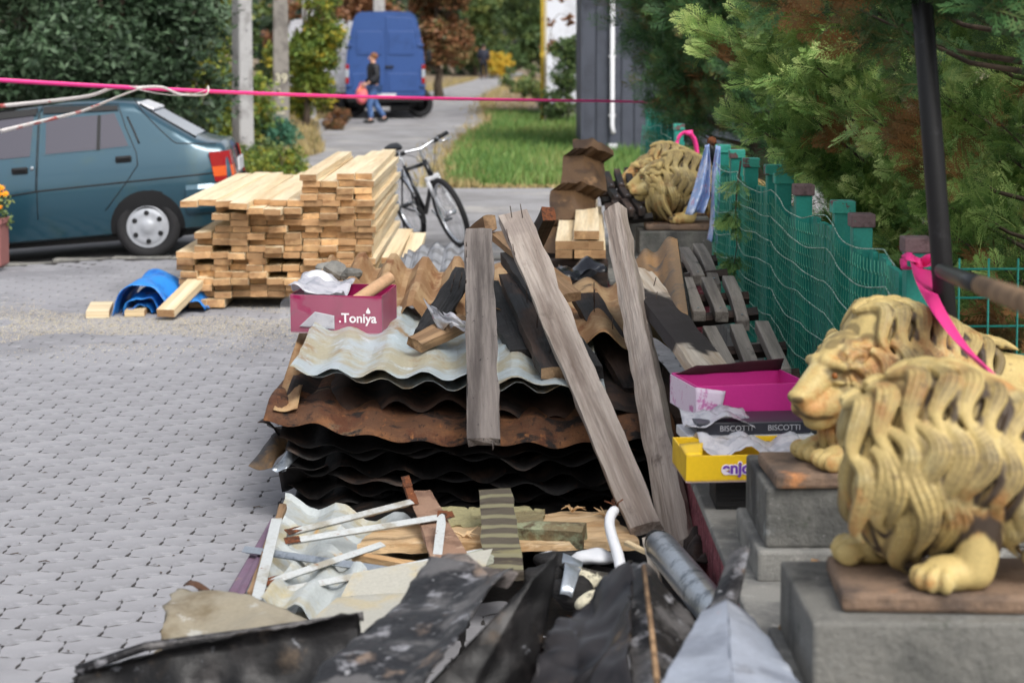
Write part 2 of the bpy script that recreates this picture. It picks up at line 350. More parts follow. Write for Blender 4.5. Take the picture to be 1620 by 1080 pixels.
# lane running away between the verges
lane = [(25.4, -5.6, -.9), (29, -3.7, -1.05), (34, -3.15, -1.15), (41, -3.9, -.95), (48, -4.6, -.65), (56, -4.6, -.9), (66, -3.9, -1.0), (80, -3.0, -.7), (100, -2.0, .1), (130, -1.2, .8)]
b = MB(); vs = []
for (y, xl, xr) in lane:
    for k in range(9): vs.append((xl + (xr - xl) * k / 8 + .12 * n3((y, k, 0), .7) * (k in (0, 8)), y, -.008))
b.add(vs, [(j*9+k, j*9+k+1, (j+1)*9+k+1, (j+1)*9+k) for j in range(len(lane)-1) for k in range(8)])
struct(b.build('lane', M_asph))
def lanex(y):
    for a, c in zip(lane, lane[1:]):
        if a[0] <= y <= c[0]:
            t = (y - a[0]) / (c[0] - a[0]); return a[1] + (c[1]-a[1])*t, a[2] + (c[2]-a[2])*t
    return (-2, 0)

# ------------------------------------------------------------------ pavement of interlocking pavers
PV_W, PV_H = .225, .152
pav = sheet('pavement', -7, 3.2, .5, 17.05, -.0026, M_sand, 80, 120)
def paver_outline(g, wav=.004):
    """elongated hexagon with wavy sides, shrunk by g"""
    W, H = PV_W, PV_H
    c = [(W/2, 0), (W/4, H/2), (-W/4, H/2), (-W/2, 0), (-W/4, -H/2), (W/4, -H/2)]
    out = []
    for i in range(6):
        a, d = Vector(c[i]), Vector(c[(i+1) % 6]); e = d - a; nn = Vector((e.y, -e.x)).normalized()
        for k in range(3):
            t = k / 3; q = a + e * t + nn * wav * (1 if i < 3 else -1) * math.sin(2 * math.pi * t)
            out.append(q * (1 - g / q.length))
    return out
o1, o2 = paver_outline(.0034), paver_outline(.0052); n = len(o1)
pv = [(p.x, p.y, -.045) for p in o1] + [(p.x, p.y, -.0012) for p in o1] + [(p.x, p.y, 0) for p in o2]
pf = [tuple(2*n + i for i in range(n))] + [(a*n+i, a*n+(i+1) % n, (a+1)*n+(i+1) % n, (a+1)*n+i) for a in (0, 1) for i in range(n)]
pme = bpy.data.meshes.new('paver'); pme.from_pydata(pv, [], pf); pme.materials.append(M_pav)
ang = R(37); ca, sa = math.cos(ang), math.sin(ang)
cents = []
for i in range(-95, 96):
    for j in range(-135, 136):
        x0, y0 = i * .75 * PV_W, (j + .5 * (i % 2)) * PV_H
        x, y = ca*x0 - sa*y0 - 1.2, sa*x0 + ca*y0 + 9
        if -6.8 < x < 3.0 and .7 < y < 16.9: cents.append((x, y))
def vis(c):
    px = 810 + c[0] * F / c[1]; py = 70 + CH * F / c[1]
    return -20 < px < 560 and 500 < py < 1085 and not (px > 470 and py > 760) and not (px > 230 and py > 960) 
seen = sorted([c for c in cents if vis(c)], key=lambda c: c[1])[:300]
sset = set(seen)
for c in seen:
    o = link('paver', pme, pav); o.location = (c[0], c[1], dip(*c) + rng.uniform(-.0006, .0008)); o.rotation_euler = (rng.uniform(-.002, .002), rng.uniform(-.002, .002), ang)
rest = [c for c in cents if c not in sset]
bv = np.array(pv); rot = np.array([[ca, -sa, 0], [sa, ca, 0], [0, 0, 1]]); bv = bv @ rot.T
mb = bpy.data.meshes.new('paver_field'); allv = []; allf = []
for q, c in enumerate(rest):
    dz = dip(*c) + rng.uniform(-.0006, .0008)
    allv.append(bv + np.array([c[0], c[1], dz])); allf += [tuple(i + q * len(pv) for i in f) for f in pf]
mb.from_pydata(np.concatenate(allv).tolist(), [], allf); mb.materials.append(M_pav)
stuff(link('paver_field', mb, pav))
# dirt gathered at the paver corners
V_, F_ = [], []
for c in cents:
    if c[1] > 13.5 or c[0] > 0.2: continue
    for sx, sy in ((PV_W/2, 0), (PV_W/4, PV_H/2)):
        if rng.random() > .62: continue
        x, y = c[0] + ca*sx - sa*sy, c[1] + sa*sx + ca*sy; r0 = rng.uniform(.002, .0075); a0 = rng.uniform(0, 6.28); k = len(V_)
        for q in range(6):
            rr = r0*rng.uniform(.6, 1.3); V_.append((x + rr*math.cos(a0 + q*1.047), y + 1.5*rr*math.sin(a0 + q*1.047), .0022 + dip(x, y)))
        F_.append(tuple(range(k, k + 6)))
dm = bpy.data.meshes.new('joint_dirt'); dm.from_pydata(V_, [], F_); dm.materials.append(M_sand)
stuff(link('joint_dirt', dm, pav))
# edging stones between pavement and road
for i in range(20):
    x = -6.9 + i * .5
    bb = MB(); bb.box((0, 0, 0), (.492, .15, .14)); o = bb.build('edging_stone', M_conc, pav, bevel=.01); o.location = (x + .25, 17.13, -.062 + dip(x + .25, 17.1))

# ------------------------------------------------------------------ loose growth
def scatter_blades(name, pts, h, wd, m, lean=.5, seed=1, tint=(0, 1)):
    r = np.random.RandomState(seed); n = len(pts); pts = np.asarray(pts)
    a = r.uniform(0, 2*np.pi, n); hh = h * r.uniform(.45, 1.25, n); ww = wd * r.uniform(.6, 1.4, n)
    dx, dy = np.cos(a), np.sin(a); l = lean * hh * r.uniform(.1, 1, n); b2 = r.uniform(0, 2*np.pi, n)
    V = np.empty((n, 3, 3)); V[:, 0] = pts; V[:, 1] = pts; V[:, 2] = pts
    V[:, 0, 0] -= dx*ww/2; V[:, 0, 1] -= dy*ww/2; V[:, 1, 0] += dx*ww/2; V[:, 1, 1] += dy*ww/2
    V[:, 2, 0] += np.cos(b2)*l; V[:, 2, 1] += np.sin(b2)*l; V[:, 2, 2] += hh
    patch = np.array([mnoise.noise(Vector((p[0]*.6, p[1]*.25, 3))) for p in pts]) * .35 + .5
    t = np.clip(patch + r.normal(0, .18, n), 0, 1) * (tint[1]-tint[0]) + tint[0]
    return fast_mesh(name, V.reshape(-1, 3), np.arange(3*n).reshape(-1, 3), m, fcols=t)
pts = []
while len(pts) < 42000:
    y = 24.2 + 30 * npr.rand() ** 1.5; x = npr.uniform(-1.6, 4.5)
    xl, xr = lanex(y)
    edge = xr + .15 + .25 * n3((x, y, 0), .8)
    if y < 26.1 + .35 * n3((x, 0, 1), 1.2): continue
    if x < edge: continue
    pts.append((x, y, -.03))
stuff(tag(link('grass', scatter_blades('grass', pts, .16, .03, M_grass, .6, 3)), 'bright green lawn grass on the verge beside the lane', 'grass'))
pts = []
while len(pts) < 16000:
    y = 25.7 + 85 * npr.rand() ** 2.0; xl, xr = lanex(y); k = npr.rand()
    if k < .5: x = xl - abs(npr.normal(0, 1.0))
    elif k < .72: x = xr + npr.normal(.1, .22)
    else: x = xr + abs(npr.normal(0, 1.4)) if y > 46 else xl - abs(npr.normal(0, 1.6))
    pts.append((x, y, -.03))
stuff(tag(link('dry_grass', scatter_blades('dry_grass', pts, .13, .03, M_drygrass, .8, 4)), 'dry straw coloured grass along the lane edges', 'grass'))
pts = [(npr.uniform(-1.0, 2.6), 25.75 + abs(npr.normal(0, .25)), -.03) for _ in range(1500)]
stuff(tag(link('trodden_grass', scatter_blades('trodden_grass', pts, .05, .03, M_drygrass, 1, 6)), 'short worn grass where lawn meets the road', 'grass'))

def leaf_mesh(name, blobs, n, size, m, seed, shell=.55, clump=.35, asp=1.8, tilt=1.0, tr=(0, 1)):
    """n small leaves through ellipsoid blobs (cx,cy,cz,rx,ry,rz), gathered into clumps so that gaps show"""
    r = np.random.RandomState(seed); vol = np.array([b[3]*b[4]*b[5] for b in blobs]) ** (2/3); vol /= vol.sum()
    ncl = max(12, n // 26)
    bi = r.choice(len(blobs), ncl, p=vol); B = np.array(blobs)[bi]
    d = r.normal(size=(ncl, 3)); d /= np.linalg.norm(d, axis=1)[:, None]
    rad = (shell + (1 - shell) * r.rand(ncl) ** .5) * r.uniform(.82, 1.12, ncl)
    C = B[:, :3] + d * rad[:, None] * B[:, 3:6]
    ct = r.rand(ncl)
    k = r.randint(0, ncl, n)
    sp = clump * np.minimum(B[k, 3], .9)
    q = C[k] + r.normal(0, .45, (n, 3)) * sp[:, None] * np.array([1, 1, .8])
    q[:, 2] = np.maximum(q[:, 2], .03)
    a = r.normal(size=(n, 3)); a[:, 2] *= .6; a[:, 2] -= .35 * tilt; a /= np.linalg.norm(a, axis=1)[:, None]
    b2 = np.cross(a, r.normal(size=(n, 3))); b2 /= np.linalg.norm(b2, axis=1)[:, None] + 1e-9
    L = size * r.uniform(.6, 1.4, n)[:, None]; W = L / asp
    V = np.stack([q - a*L/2, q + b2*W/2, q + a*L/2, q - b2*W/2], 1).reshape(-1, 3)
    t = np.clip(ct[k] * .75 + r.rand(n) * .35 - .05, 0, 1) * (tr[1]-tr[0]) + tr[0]
    return fast_mesh(name, V, np.arange(4*n).reshape(-1, 4), m, fcols=t)
def limb_tree(root, base_r, h, blobs, seed, nl=7):
    r = random.Random(seed); b = MB()
    tp = [Vector((0, 0, -.05))]; 
    for i in range(1, 6): tp.append(Vector((r.uniform(-.06, .06)*i, r.uniform(-.06, .06)*i, h*i/5)))
    b.tube(tp, [base_r*(1.25 if i == 0 else 1 - .14*i) for i in range(6)], 8)
    tr = b.build('trunk', M_bark, root, smooth=True)
    for i in range(nl):
        q = blobs[i % len(blobs)]; s0 = tp[2 + i % 4]
        e = Vector((q[0] + r.uniform(-.5, .5)*q[3], q[1] + r.uniform(-.5, .5)*q[4], q[2] + r.uniform(-.4, .6)*q[5]))
        mid = s0.lerp(e, .5) + Vector((r.uniform(-.1, .1), r.uniform(-.1, .1), .12))
        b = MB(); b.tube([s0, mid, e], [base_r*.5, base_r*.32, base_r*.1], 6); b.build('limb', M_bark, root, smooth=True)
def tree(name, label, px, Y, blobs, n, size, m, seed, tr=.09, th=2.2, cat='tree', group=None, asp=1.8, clump=.35, trr=(0, 1), shell=.55):
    x = (px - 810) * Y / F
    root = empty(name, (x, Y, -.03), 0, label, cat, group)
    limb_tree(root, tr, th, blobs, seed)
    link('crown', leaf_mesh('crown', blobs, n, size, m, seed, asp=asp, clump=clump, tr=trr, shell=shell), root)
    return root
def blobs_of(seed, n, rx, ry, z0, z1, r0, r1):
    r = random.Random(seed)
    return [(r.uniform(-rx, rx), r.uniform(-ry, ry), r.uniform(z0, z1), q, q, q*.85) for q in [r.uniform(r0, r1) for _ in range(n)]]

GT = 'trees behind the parked car'
tree('broadleaf_tree', 'dark green drooping tree at left edge behind the parked car', 40, 27, blobs_of(1, 16, 1.5, 1.0, .5, 4.2, .6, 1.0), 26000, .12, M_leaf_dark, 21, group=GT, asp=2.6)
tree('broadleaf_tree', 'dark green drooping tree behind the car roof and rear window', 190, 26.5, blobs_of(2, 16, .75, .9, .5, 4.2, .5, .75), 26000, .12, M_leaf_dark, 22, group=GT, asp=2.6)
tree('broadleaf_tree', 'shadowy dark green tree filling the gap behind the drooping trees', -10, 31, blobs_of(31, 20, 2.0, .8, .5, 4.5, .8, 1.2), 22000, .15, M_leaf_dark, 33, group=GT, asp=2.2)
tree('broadleaf_shrub', 'green shrub turning yellow behind the first concrete pole', 322, 34, blobs_of(3, 14, .55, .7, .3, 4.2, .45, .7), 20000, .10, M_leaf_mix, 23, cat='shrub', tr=.06, trr=(0, .9))
tree('broadleaf_shrub', 'bright yellow green shrub between the second pole and the van', 484, 45, blobs_of(4, 18, .55, .6, .35, 4.4, .32, .55), 22000, .10, M_leaf_mix, 24, cat='shrub', tr=.08, trr=(.05, 1))
tree('blue_green_bush', 'low blue green bush at the foot of the poles', 425, 35.5, blobs_of(5, 6, .55, .4, .18, .4, .25, .4), 5000, .07, M_leaf_teal, 25, cat='bush', tr=.03, th=.4)
tree('weed_clump', 'low green weeds with yellow tips behind the timber stack', 432, 27.5, blobs_of(6, 8, .35, .4, .1, .28, .16, .3), 5000, .05, M_leaf_mix, 26, cat='weeds', tr=.015, th=.25)
tree('weed_clump', 'low green weeds beside the rear bumper of the car', 385, 29, blobs_of(61, 6, .4, .3, .1, .3, .2, .3), 3000, .05, M_leaf_mid, 261, cat='weeds', tr=.015, th=.25)
tree('dry_weed_clump', 'small brown dry weed tuft by the lane in front of vans', 538, 43, blobs_of(7, 6, .22, .2, .1, .35, .14, .22), 2600, .06, M_leaf_aut, 27, cat='weeds', tr=.01, th=.25)
GB = 'trees along the far lane'
tree('autumn_tree', 'brown autumn tree behind the right edge of the blue van', 695, 70, blobs_of(8, 14, .55, .8, 1.3, 5.0, .5, .8), 16000, .16, M_leaf_aut, 28, tr=.16, group=GB)
tree('autumn_tree', 'reddish brown autumn tree above the yellow green shrub', 545, 66, blobs_of(9, 14, 2.0, 1.2, 1.6, 5.5, .7, 1.2), 14000, .16, M_leaf_aut, 29, tr=.14, group=GB, trr=(.3, .8))
tree('green_tree', 'green tree with yellow patches left of the far walking man', 752, 118, blobs_of(10, 15, 1.0, 1.2, .8, 6, .7, 1.2), 16000, .18, M_leaf_mid, 30, tr=.14, group=GB)
tree('green_tree', 'grey green tree right of the far walking man', 842, 112, blobs_of(11, 18, 1.3, 1.2, .7, 6.5, .8, 1.3), 18000, .19, M_leaf_mid, 311, tr=.14, group=GB, trr=(0, .7))
tree('green_tree', 'dark green tree between the brown tree and far man', 705, 122, blobs_of(12, 16, 2.2, 1.2, .6, 6, .9, 1.4), 14000, .22, M_leaf_dark, 32, tr=.16, group=GB)
tree('yellow_shrub', 'bright yellow shrub just behind the far walking man', 790, 108.5, blobs_of(13, 6, .6, .5, .4, 1.1, .35, .6), 5000, .13, M_leaf_yel, 331, cat='shrub', tr=.04, th=.8)
tree('low_shrub', 'small pale shrub on the verge left of white house', 850, 66, blobs_of(14, 8, .9, .8, .2, .7, .3, .5), 5000, .1, M_leaf_mid, 34, cat='shrub', tr=.03, th=.5)
tree('climber_bush', 'leafy bush with dark red leaves growing against the white wall', 898, 46.5, blobs_of(15, 12, .34, .18, .2, 1.9, .22, .4), 9000, .075, M_leaf_mid, 35, cat='bush', tr=.03, th=1.6, trr=(0, .8))
tree('red_creeper', 'thin dark red creeper hanging on the white house wall', 885, 47.6, blobs_of(16, 8, .3, .08, 1.2, 3.0, .12, .22), 1300, .08, M_leaf_aut, 36, cat='creeper', tr=.02, th=2.4, trr=(.4, .8))
r_ = blobs_of(17, 60, 45, 4, 1, 9, 2.0, 3.2)
o = link('far_wood', leaf_mesh('far_wood', [(q[0], 150 + q[1], q[2], q[3], q[4], q[5]) for q in r_], 60000, .5, M_leaf_mid, 37, shell=.2)); stuff(tag(o, 'distant wood closing the view at the end of the lane', 'wood'))
r_ = blobs_of(18, 60, 30, 2, .5, 6, 1.4, 2.2)
o = link('hedge_thicket', leaf_mesh('hedge_thicket', [(q[0] - 36, 60 + q[1], q[2], q[3], q[4], q[5]) for q in r_], 50000, .34, M_leaf_dark, 38, shell=.2)); stuff(tag(o, 'dark thicket far behind the parked car and poles', 'thicket'))

# ------------------------------------------------------------------ poles
def pole(label, px, py, Y, wdt, dep, rz, h, m):
    x = (px - 810) * Y / F
    e = empty('utility_pole', (x, Y, -.1), rz, label, 'pole', 'concrete poles along the lane')
    b = MB(); b.add([(sx*wdt/2*k, sy*dep/2*k, z) for z, k in ((0, 1), (h, .7)) for sx, sy in ((-1,-1),(1,-1),(1,1),(-1,1))], [(0,3,2,1),(4,5,6,7),(0,1,5,4),(1,2,6,5),(2,3,7,6),(3,0,4,7)])
    b.build('shaft', m, e, bevel=.03)
    b = MB(); b.box((0, 0, h - .5), (1.6, .1, .1)); b.build('cross_arm', M_galv, e, bevel=.01)
    for s in (-.7, 0, .7):
        b = MB(); b.lathe([(.0, h-.45), (.05, h-.45), (.06, h-.38), (.035, h-.33), (.05, h-.28), (.02, h-.22), (0, h-.22)], 10, Matrix.Translation((s, 0, 0))); b.build('insulator', M_white, e, smooth=True)
    return e
M_pole = pm('pole_concrete', srgb(168, 168, 168), .9, layers=[(srgb(140, 139, 138), 3, .45, .65, I1), (srgb(92, 92, 94), 14, .62, .72, (1, 1, .5))], bump=(60, .5, I1))
M_pole2 = pm('old_pole_concrete', srgb(140, 136, 130), .9, layers=[(srgb(108, 104, 100), 3, .45, .65, I1)], bump=(60, .5, I1))
pole('pale two faced concrete pole nearest, right behind the car', 384, 250, 31.5, .27, .26, R(40), 8, M_pole)
p2 = pole('brownish flat faced concrete pole with painted number', 445, 213, 40.5, .33, .26, R(7), 8, M_pole2)
pole('light concrete pole rising out of the yellow green shrub', 489, 190, 50, .34, .3, R(8), 8, M_pole)
pole('light concrete pole rising behind the blue van', 600, 170, 64, .4, .36, R(8), 9, M_pole)
def text_obj(name, body, size, m, parent, loc, rot, thick=.0008, bold=0, shear=0):
    cu = bpy.data.curves.new(name, 'FONT'); cu.body = body; cu.size = size; cu.extrude = thick; cu.align_x = 'CENTER'; cu.align_y = 'CENTER'; cu.offset = bold; cu.shear = shear
    tmp = bpy.data.objects.new('tmp', cu); COL.objects.link(tmp)
    dg = bpy.context.evaluated_depsgraph_get(); me = bpy.data.meshes.new_from_object(tmp.evaluated_get(dg)); bpy.data.objects.remove(tmp)
    me.materials.clear(); me.materials.append(m)
    o = link(name, me, parent); o.location = loc; o.rotation_euler = rot; return o
M_ptxt = pm('pale_paint_mark', srgb(196, 192, 168), .8)
for z, s in ((1.12 + .1, '39'), (.82 + .1, 'L'), (.45 + .1, '~')):
    text_obj('painted_number', s, .26, M_ptxt, p2, (0, -.134, z - .0), (R(90), 0, 0), bold=.006)

# ------------------------------------------------------------------ buildings at the end of the fence
M_clad = pm('anthracite_cladding', srgb(72, 77, 88), .5, layers=[(srgb(62, 66, 76), 2, .45, .65, I1)], bump=(40, .1, I1))
M_render = pm('white_render', srgb(214, 218, 226), .85, layers=[(srgb(196, 199, 206), 2, .45, .65, I1), (srgb(176, 174, 170), 5, .62, .74, I1)], bump=(60, .3, I1))
M_roof = pm('dark_roofing', srgb(58, 56, 58), .6)
bx0 = (922 - 810) * 34.5 / F
e = empty('clad_building', (bx0, 34.5, 0), 0, 'dark grey clad building with white downpipe behind big thuja', 'building')
b = MB(); b.box((2.6, 2.02, 1.7), (5.18, 3.98, 3.5)); b.build('wall', M_clad, e)
for i in range(24):
    b = MB(); b.box((0, 0, 1.73), (.198, .03, 3.5)); o = b.build('plank', M_clad, e, bevel=.008); o.location = (.11 + i * .2175, .012, 0)
b = MB(); b.box((0, 0, 1.73), (.05, .06, 3.52)); o = b.build('corner_trim', M_clad, e, bevel=.006); o.location = (-.01, .0, 0)
b = MB(); b.prism([(-.3, 3.5), (5.5, 3.5), (5.5, 3.62), (2.6, 4.6), (-.3, 3.62)], -.3, 4.3, lambda u, v, w_: (u, w_, v)); b.build('roof', M_roof, e)
px_ = (968 - 922) * 34.5 / F
b = MB(); b.tube([(px_, -.09, 3.5), (px_, -.09, .42), (px_ + .02, -.16, .3)], .042, 10); dp = b.build('downpipe', M_white, e, smooth=True)
for z in (.6, 1.6, 2.6):
    b = MB(); b.box((px_, -.06, z), (.12, .1, .03)); b.build('bracket', M_white, dp)
b = MB(); b.box((px_ + .01, -.12, .05), (.16, .16, .14)); b.build('drain_cup', M_white, e, bevel=.02)
b = MB(); b.tube([(.15 + .2*math.cos(a), -.12, 2.72 + .14*math.sin(a)) for a in [math.pi*(1 + i/10) for i in range(11)]], .025, 8); b.build('wall_lamp', M_dk, e, smooth=True)
hx0 = (862 - 810) * 50 / F
e = empty('white_house', (hx0, 50, 0), 0, 'white rendered house left of the dark clad building', 'house')
b = MB(); b.box((3, 3, 1.9), (6, 6, 3.9)); b.build('wall', M_render, e)
b = MB(); b.box((3, 2.97, .1), (6.06, 6.06, .5)); b.build('plinth', M_conc, e)
b = MB(); b.prism([(-.3, 3.85), (6.3, 3.85), (3, 6)], -.4, 6.4, lambda u, v, w_: (u, w_, v)); b.build('roof', M_roof, e)
b = MB(); b.box((2.6, -.02, 1.9), (1.0, .06, 1.2)); wn = b.build('window', M_white, e)
b = MB(); b.box((2.6, -.055, 1.9), (.84, .012, 1.04)); b.build('pane', M_blackpaint, wn)
M_gas = pm('yellow_gas_paint', srgb(206, 176, 66), .5, layers=[(srgb(170, 140, 60), 8, .55, .7, I1)])
e = empty('gas_riser', ((858 - 810) * 47 / F, 47, 0), 0, 'yellow gas pipe standing left of the white house', 'pipe')
b = MB(); b.tube([(0, 0, 0), (0, 0, 3.9), (.15, 0, 4.1), (.8, .5, 4.1)], .045, 10); b.build('pipe', M_gas, e, smooth=True)
b = MB(); b.box((.075, 0, 2), (.06, .1, 4)); b.build('support_post', pm('tan_paint', srgb(196, 186, 160), .7), e, bevel=.01)
b = MB(); b.tube([(0, 0, 1.5), (0, 0, 1.62)], .06, 10); b.build('flange', M_gas, e)
# ------------------------------------------------------------------ parked car (liftback seen from its left rear side)
def lerp_prof(prof, x):
    if x <= prof[0][0]: return prof[0][1]
    for (a, b_), (c, d) in zip(prof, prof[1:]):
        if x <= c: t = (x - a) / (c - a); return b_ + (d - b_) * t
    return prof[-1][1]
_pa = R(4.5)
def cz(zx, zy):
    """point of the photographed side view -> car frame (x rearwards from the rear axle, z up)"""
    a, h = (zx - 822) / 670, (895 - zy) / 670
    return (a * math.cos(_pa) + h * math.sin(_pa) , -a * math.sin(_pa) + h * math.cos(_pa) + .27)
TOP = [(-3.15, .50), (-3.1, .66), (-2.95, .74), (-2.05, .86), (-1.55, 1.16), (-1.3, 1.29), (-1.05, 1.345), (-.6, 1.375), (-.2, 1.36), (-.05, 1.335), (.12, 1.21), (.48, .97), (.56, .952), (.66, .94), (.705, .905), (.735, .75), (.745, .62), (.755, .5)]
def roofz(x): return lerp_prof(TOP, x)
def halfw(z):
    return lerp_prof([(.15, .70), (.28, .765), (.5, .795), (.62, .80), (.80, .775), (.92, .735), (1.30, .60), (1.4, .56)], z)
def endtaper(x):
    return 1 - .10 * sst(.4, .76, x) - .16 * sst(2.3, 3.15, -x)
def side(x, z): return halfw(z) * endtaper(x)
car = empty('parked_car', (0, 0, 0), 0, 'dark teal hatchback car parked on the road at left', 'car')
M_teal = pm('teal_car_paint', srgb(38, 76, 92), .28, metal=.35, coat=.7, fine=.02, layers=[(srgb(44, 76, 84), 3, .5, .7, I1, .4)], spec=.5)
M_cglass = pm('tinted_glass', srgb(62, 60, 72), .08, spec=.9, fine=.02)
M_rglass = pm('rear_glass', srgb(176, 182, 192), .22, spec=1.0, metal=.15, fine=.02)  # pale base colour stands in for sky reflected in the rear window
xs = sorted(set([-3.15, -3.12, -3.05] + [-2.95 + .1 * i for i in range(38)] + [.66, .69, .715, .73, .745, .755]))
xs = [x for x in xs if x <= .7551]
ring = []; NS = 15
for x in xs:
    zt = roofz(x); zb = lerp_prof([(-3.15, .34), (-3.0, .22), (-2.9, .2), (.5, .22), (.66, .3), (.755, .36)], x)
    zt = max(zt, zb + .1); rr = min(.09, (zt - zb) * .3)
    zs = [zb, zb + .02] + [zb + .02 + (zt - rr - zb - .02) * k / 8 for k in range(1, 9)]
    pts = [(0, zb)] + [(side(x, z) - (.03 if z == zb else 0), z) for z in zs]
    wt = side(x, zt - rr)
    for k in range(1, 4):
        a = math.pi / 2 * k / 3.3; pts.append((wt - rr * 1.5 * (1 - math.cos(a)), zt - rr + rr * math.sin(a) * .96))
    pts.append((0, zt)); ring.append(pts)
NS = len(ring[0]); b = MB(); vs = []
for x, pts in zip(xs, ring):
    vs += [(x, -y, z) for y, z in pts] + [(x, y, z) for y, z in pts[-2:0:-1]]
K = 2 * NS - 2
fs = [(i*K+k, (i+1)*K+k, (i+1)*K+(k+1) % K, i*K+(k+1) % K) for i in range(len(xs)-1) for k in range(K)]
fs += [tuple(range(K)), tuple(reversed(range((len(xs)-1)*K, len(xs)*K)))]
b.add(vs, fs)
body = b.build('body', M_teal, car, smooth=True); sharp_by_angle(body.data, 38)
cut = MB()
for x in (0, -2.45):
    for s in (-1, 1): cut.tube([(x, s*.60, .27), (x, s*1.0, .27)], .315, 32)
co = cut.build('arch_cutter', M_dk); 
bo = body.modifiers.new('arch', 'BOOLEAN'); bo.object = co; bo.operation = 'DIFFERENCE'; bo.solver = 'EXACT'
dg = bpy.context.evaluated_depsgraph_get(); nm = bpy.data.meshes.new_from_object(body.evaluated_get(dg)); body.modifiers.clear(); body.data = nm
bpy.data.objects.remove(co)
if len(nm.materials) < 2: nm.materials.append(M_dk)
for p in nm.polygons:
    c = p.center
    for ax in (0, -2.45):
        if (c.x - ax) ** 2 + (c.z - .27) ** 2 < .317 ** 2 and abs(c.y) > .5: p.material_index = 1
def onside(x, z, o=.004): return (x, -(side(x, z) + o), z)
def panel(name, poly, m, off=.004, thick=.003, parent=car, mirror=True, dens=1):
    b = MB(); pts = [onside(x, z, off) for x, z in poly]; n = len(pts)
    inn = [onside(x, z, off - .01) for x, z in poly]
    b.add(pts + inn, [tuple(range(n))] + [(i, n + i, n + (i+1) % n, (i+1) % n) for i in range(n)])
    o = b.build(name, m, parent)
    if mirror:
        b = MB(); b.add([(p[0], -p[1], p[2]) for p in pts + inn], [tuple(reversed(range(n)))] + [(i, (i+1) % n, n + (i+1) % n, n + i) for i in range(n)]); b.build(name, m, parent)
    return o
Zp = lambda L: [cz(*q) for q in L]
rd = Zp([(205, 690), (205, 250), (225, 213), (640, 203), (690, 330), (757, 470), (765, 540), (700, 640), (585, 790), (575, 830), (215, 850)])
def strip(name, pts, r=.004, m=M_dk, off=.0015, parent=car):
    b = MB(); q = []
    for (a, c) in zip(pts, pts[1:]):
        for k in range(4): q.append((a[0] + (c[0]-a[0])*k/4, a[1] + (c[1]-a[1])*k/4))
    q.append(pts[-1]); b.tube([onside(x, z, off) for x, z in q], r, 6); return b.build(name, m, parent, smooth=True)
dr = empty('rear_door', (0, 0, 0)); dr.parent = car
strip('door_seam', Zp([(205, 850), (203, 690), (203, 250), (222, 208), (645, 199), (692, 330), (757, 470), (767, 540), (700, 645), (585, 800)]), parent=dr)
panel('window', Zp([(245, 483), (240, 285), (530, 262), (530, 455)]), M_cglass, .006, parent=dr)
panel('quarter_window', Zp([(552, 452), (550, 262), (625, 250), (712, 433)]), M_cglass, .006, parent=dr)
panel('window_frame', Zp([(232, 492), (222, 222), (640, 205), (724, 440)]), M_teal, .003, parent=dr)
panel('rain_deflector', Zp([(222, 255), (225, 214), (642, 206), (648, 232)]), M_dk, .018, parent=dr)
panel('pillar_strip', Zp([(531, 458), (531, 262), (549, 262), (551, 455)]), M_dk, .0085, parent=dr)
def handle(parent, zx, zy):
    x, z = cz(zx, zy); b = MB(); b.box((0, 0, 0), (.135, .03, .055)); o = b.build('handle', M_dk, parent, bevel=.01); o.location = onside(x, z, .006)
    b = MB(); b.box((.005, -.02, .008), (.10, .015, .02)); b.build('handle_grip', M_blackpaint, o, bevel=.004)
handle(dr, 686, 508)
fd = empty('front_door', (0, 0, 0)); fd.parent = car
panel('window', Zp([(-520, 560), (-330, 330), (170, 262), (158, 495)]), M_cglass, .006, parent=fd)
panel('rain_deflector', Zp([(-330, 325), (-315, 285), (188, 222), (185, 262)]), M_dk, .018, parent=fd)
strip('door_seam', Zp([(195, 690), (195, 260), (185, 215), (-330, 275), (-600, 560), (-600, 900)]), parent=fd)
handle(fd, 105, 575)
x_, z_ = cz(172, 562); b = MB(); b.ball((0, 0, 0), (.017, .008, .017)); o = b.build('lock', M_galv, fd, smooth=True); o.location = onside(x_, z_, .004)
strip('trim_line', Zp([(-900, 800), (0, 725), (205, 690), (700, 637), (1235, 582)]), .007)
strip('tailgate_seam', Zp([(735, 170), (790, 245), (880, 335), (960, 405), (985, 418), (1205, 421)]), .004)
strip('pillar_vent', Zp([(700, 270), (735, 340), (772, 420)]), .008)
# rear screen lies on the sloping top
def ontop(x, y, o): return (x, y, roofz(x) + o)
b = MB(); b.grid(6, 6, lambda u, v: ontop(.0 + .44*v, (u - .5) * 2 * (.46 + .10*v), .006)); b.build('rear_window', M_rglass, car, smooth=True)
b = MB(); b.tube([ontop(.0 + .44*v, s*(.47 + .10*v), .006) for v in (0, .3, .6, 1)], .008, 6) if False else None
for s in (-1, 1):
    b = MB(); b.tube([ontop(-.01 + .46*v, s*(.475 + .10*v), .004) for v in (0, .25, .5, .75, 1)], .009, 6); b.build('window_seal', M_dk, car, smooth=True)
b = MB(); b.box((.03, 0, roofz(.03) + .012), (.16, .86, .02), Matrix.Rotation(R(25), 3, 'Y')); b.build('spoiler', M_white, car, bevel=.008)
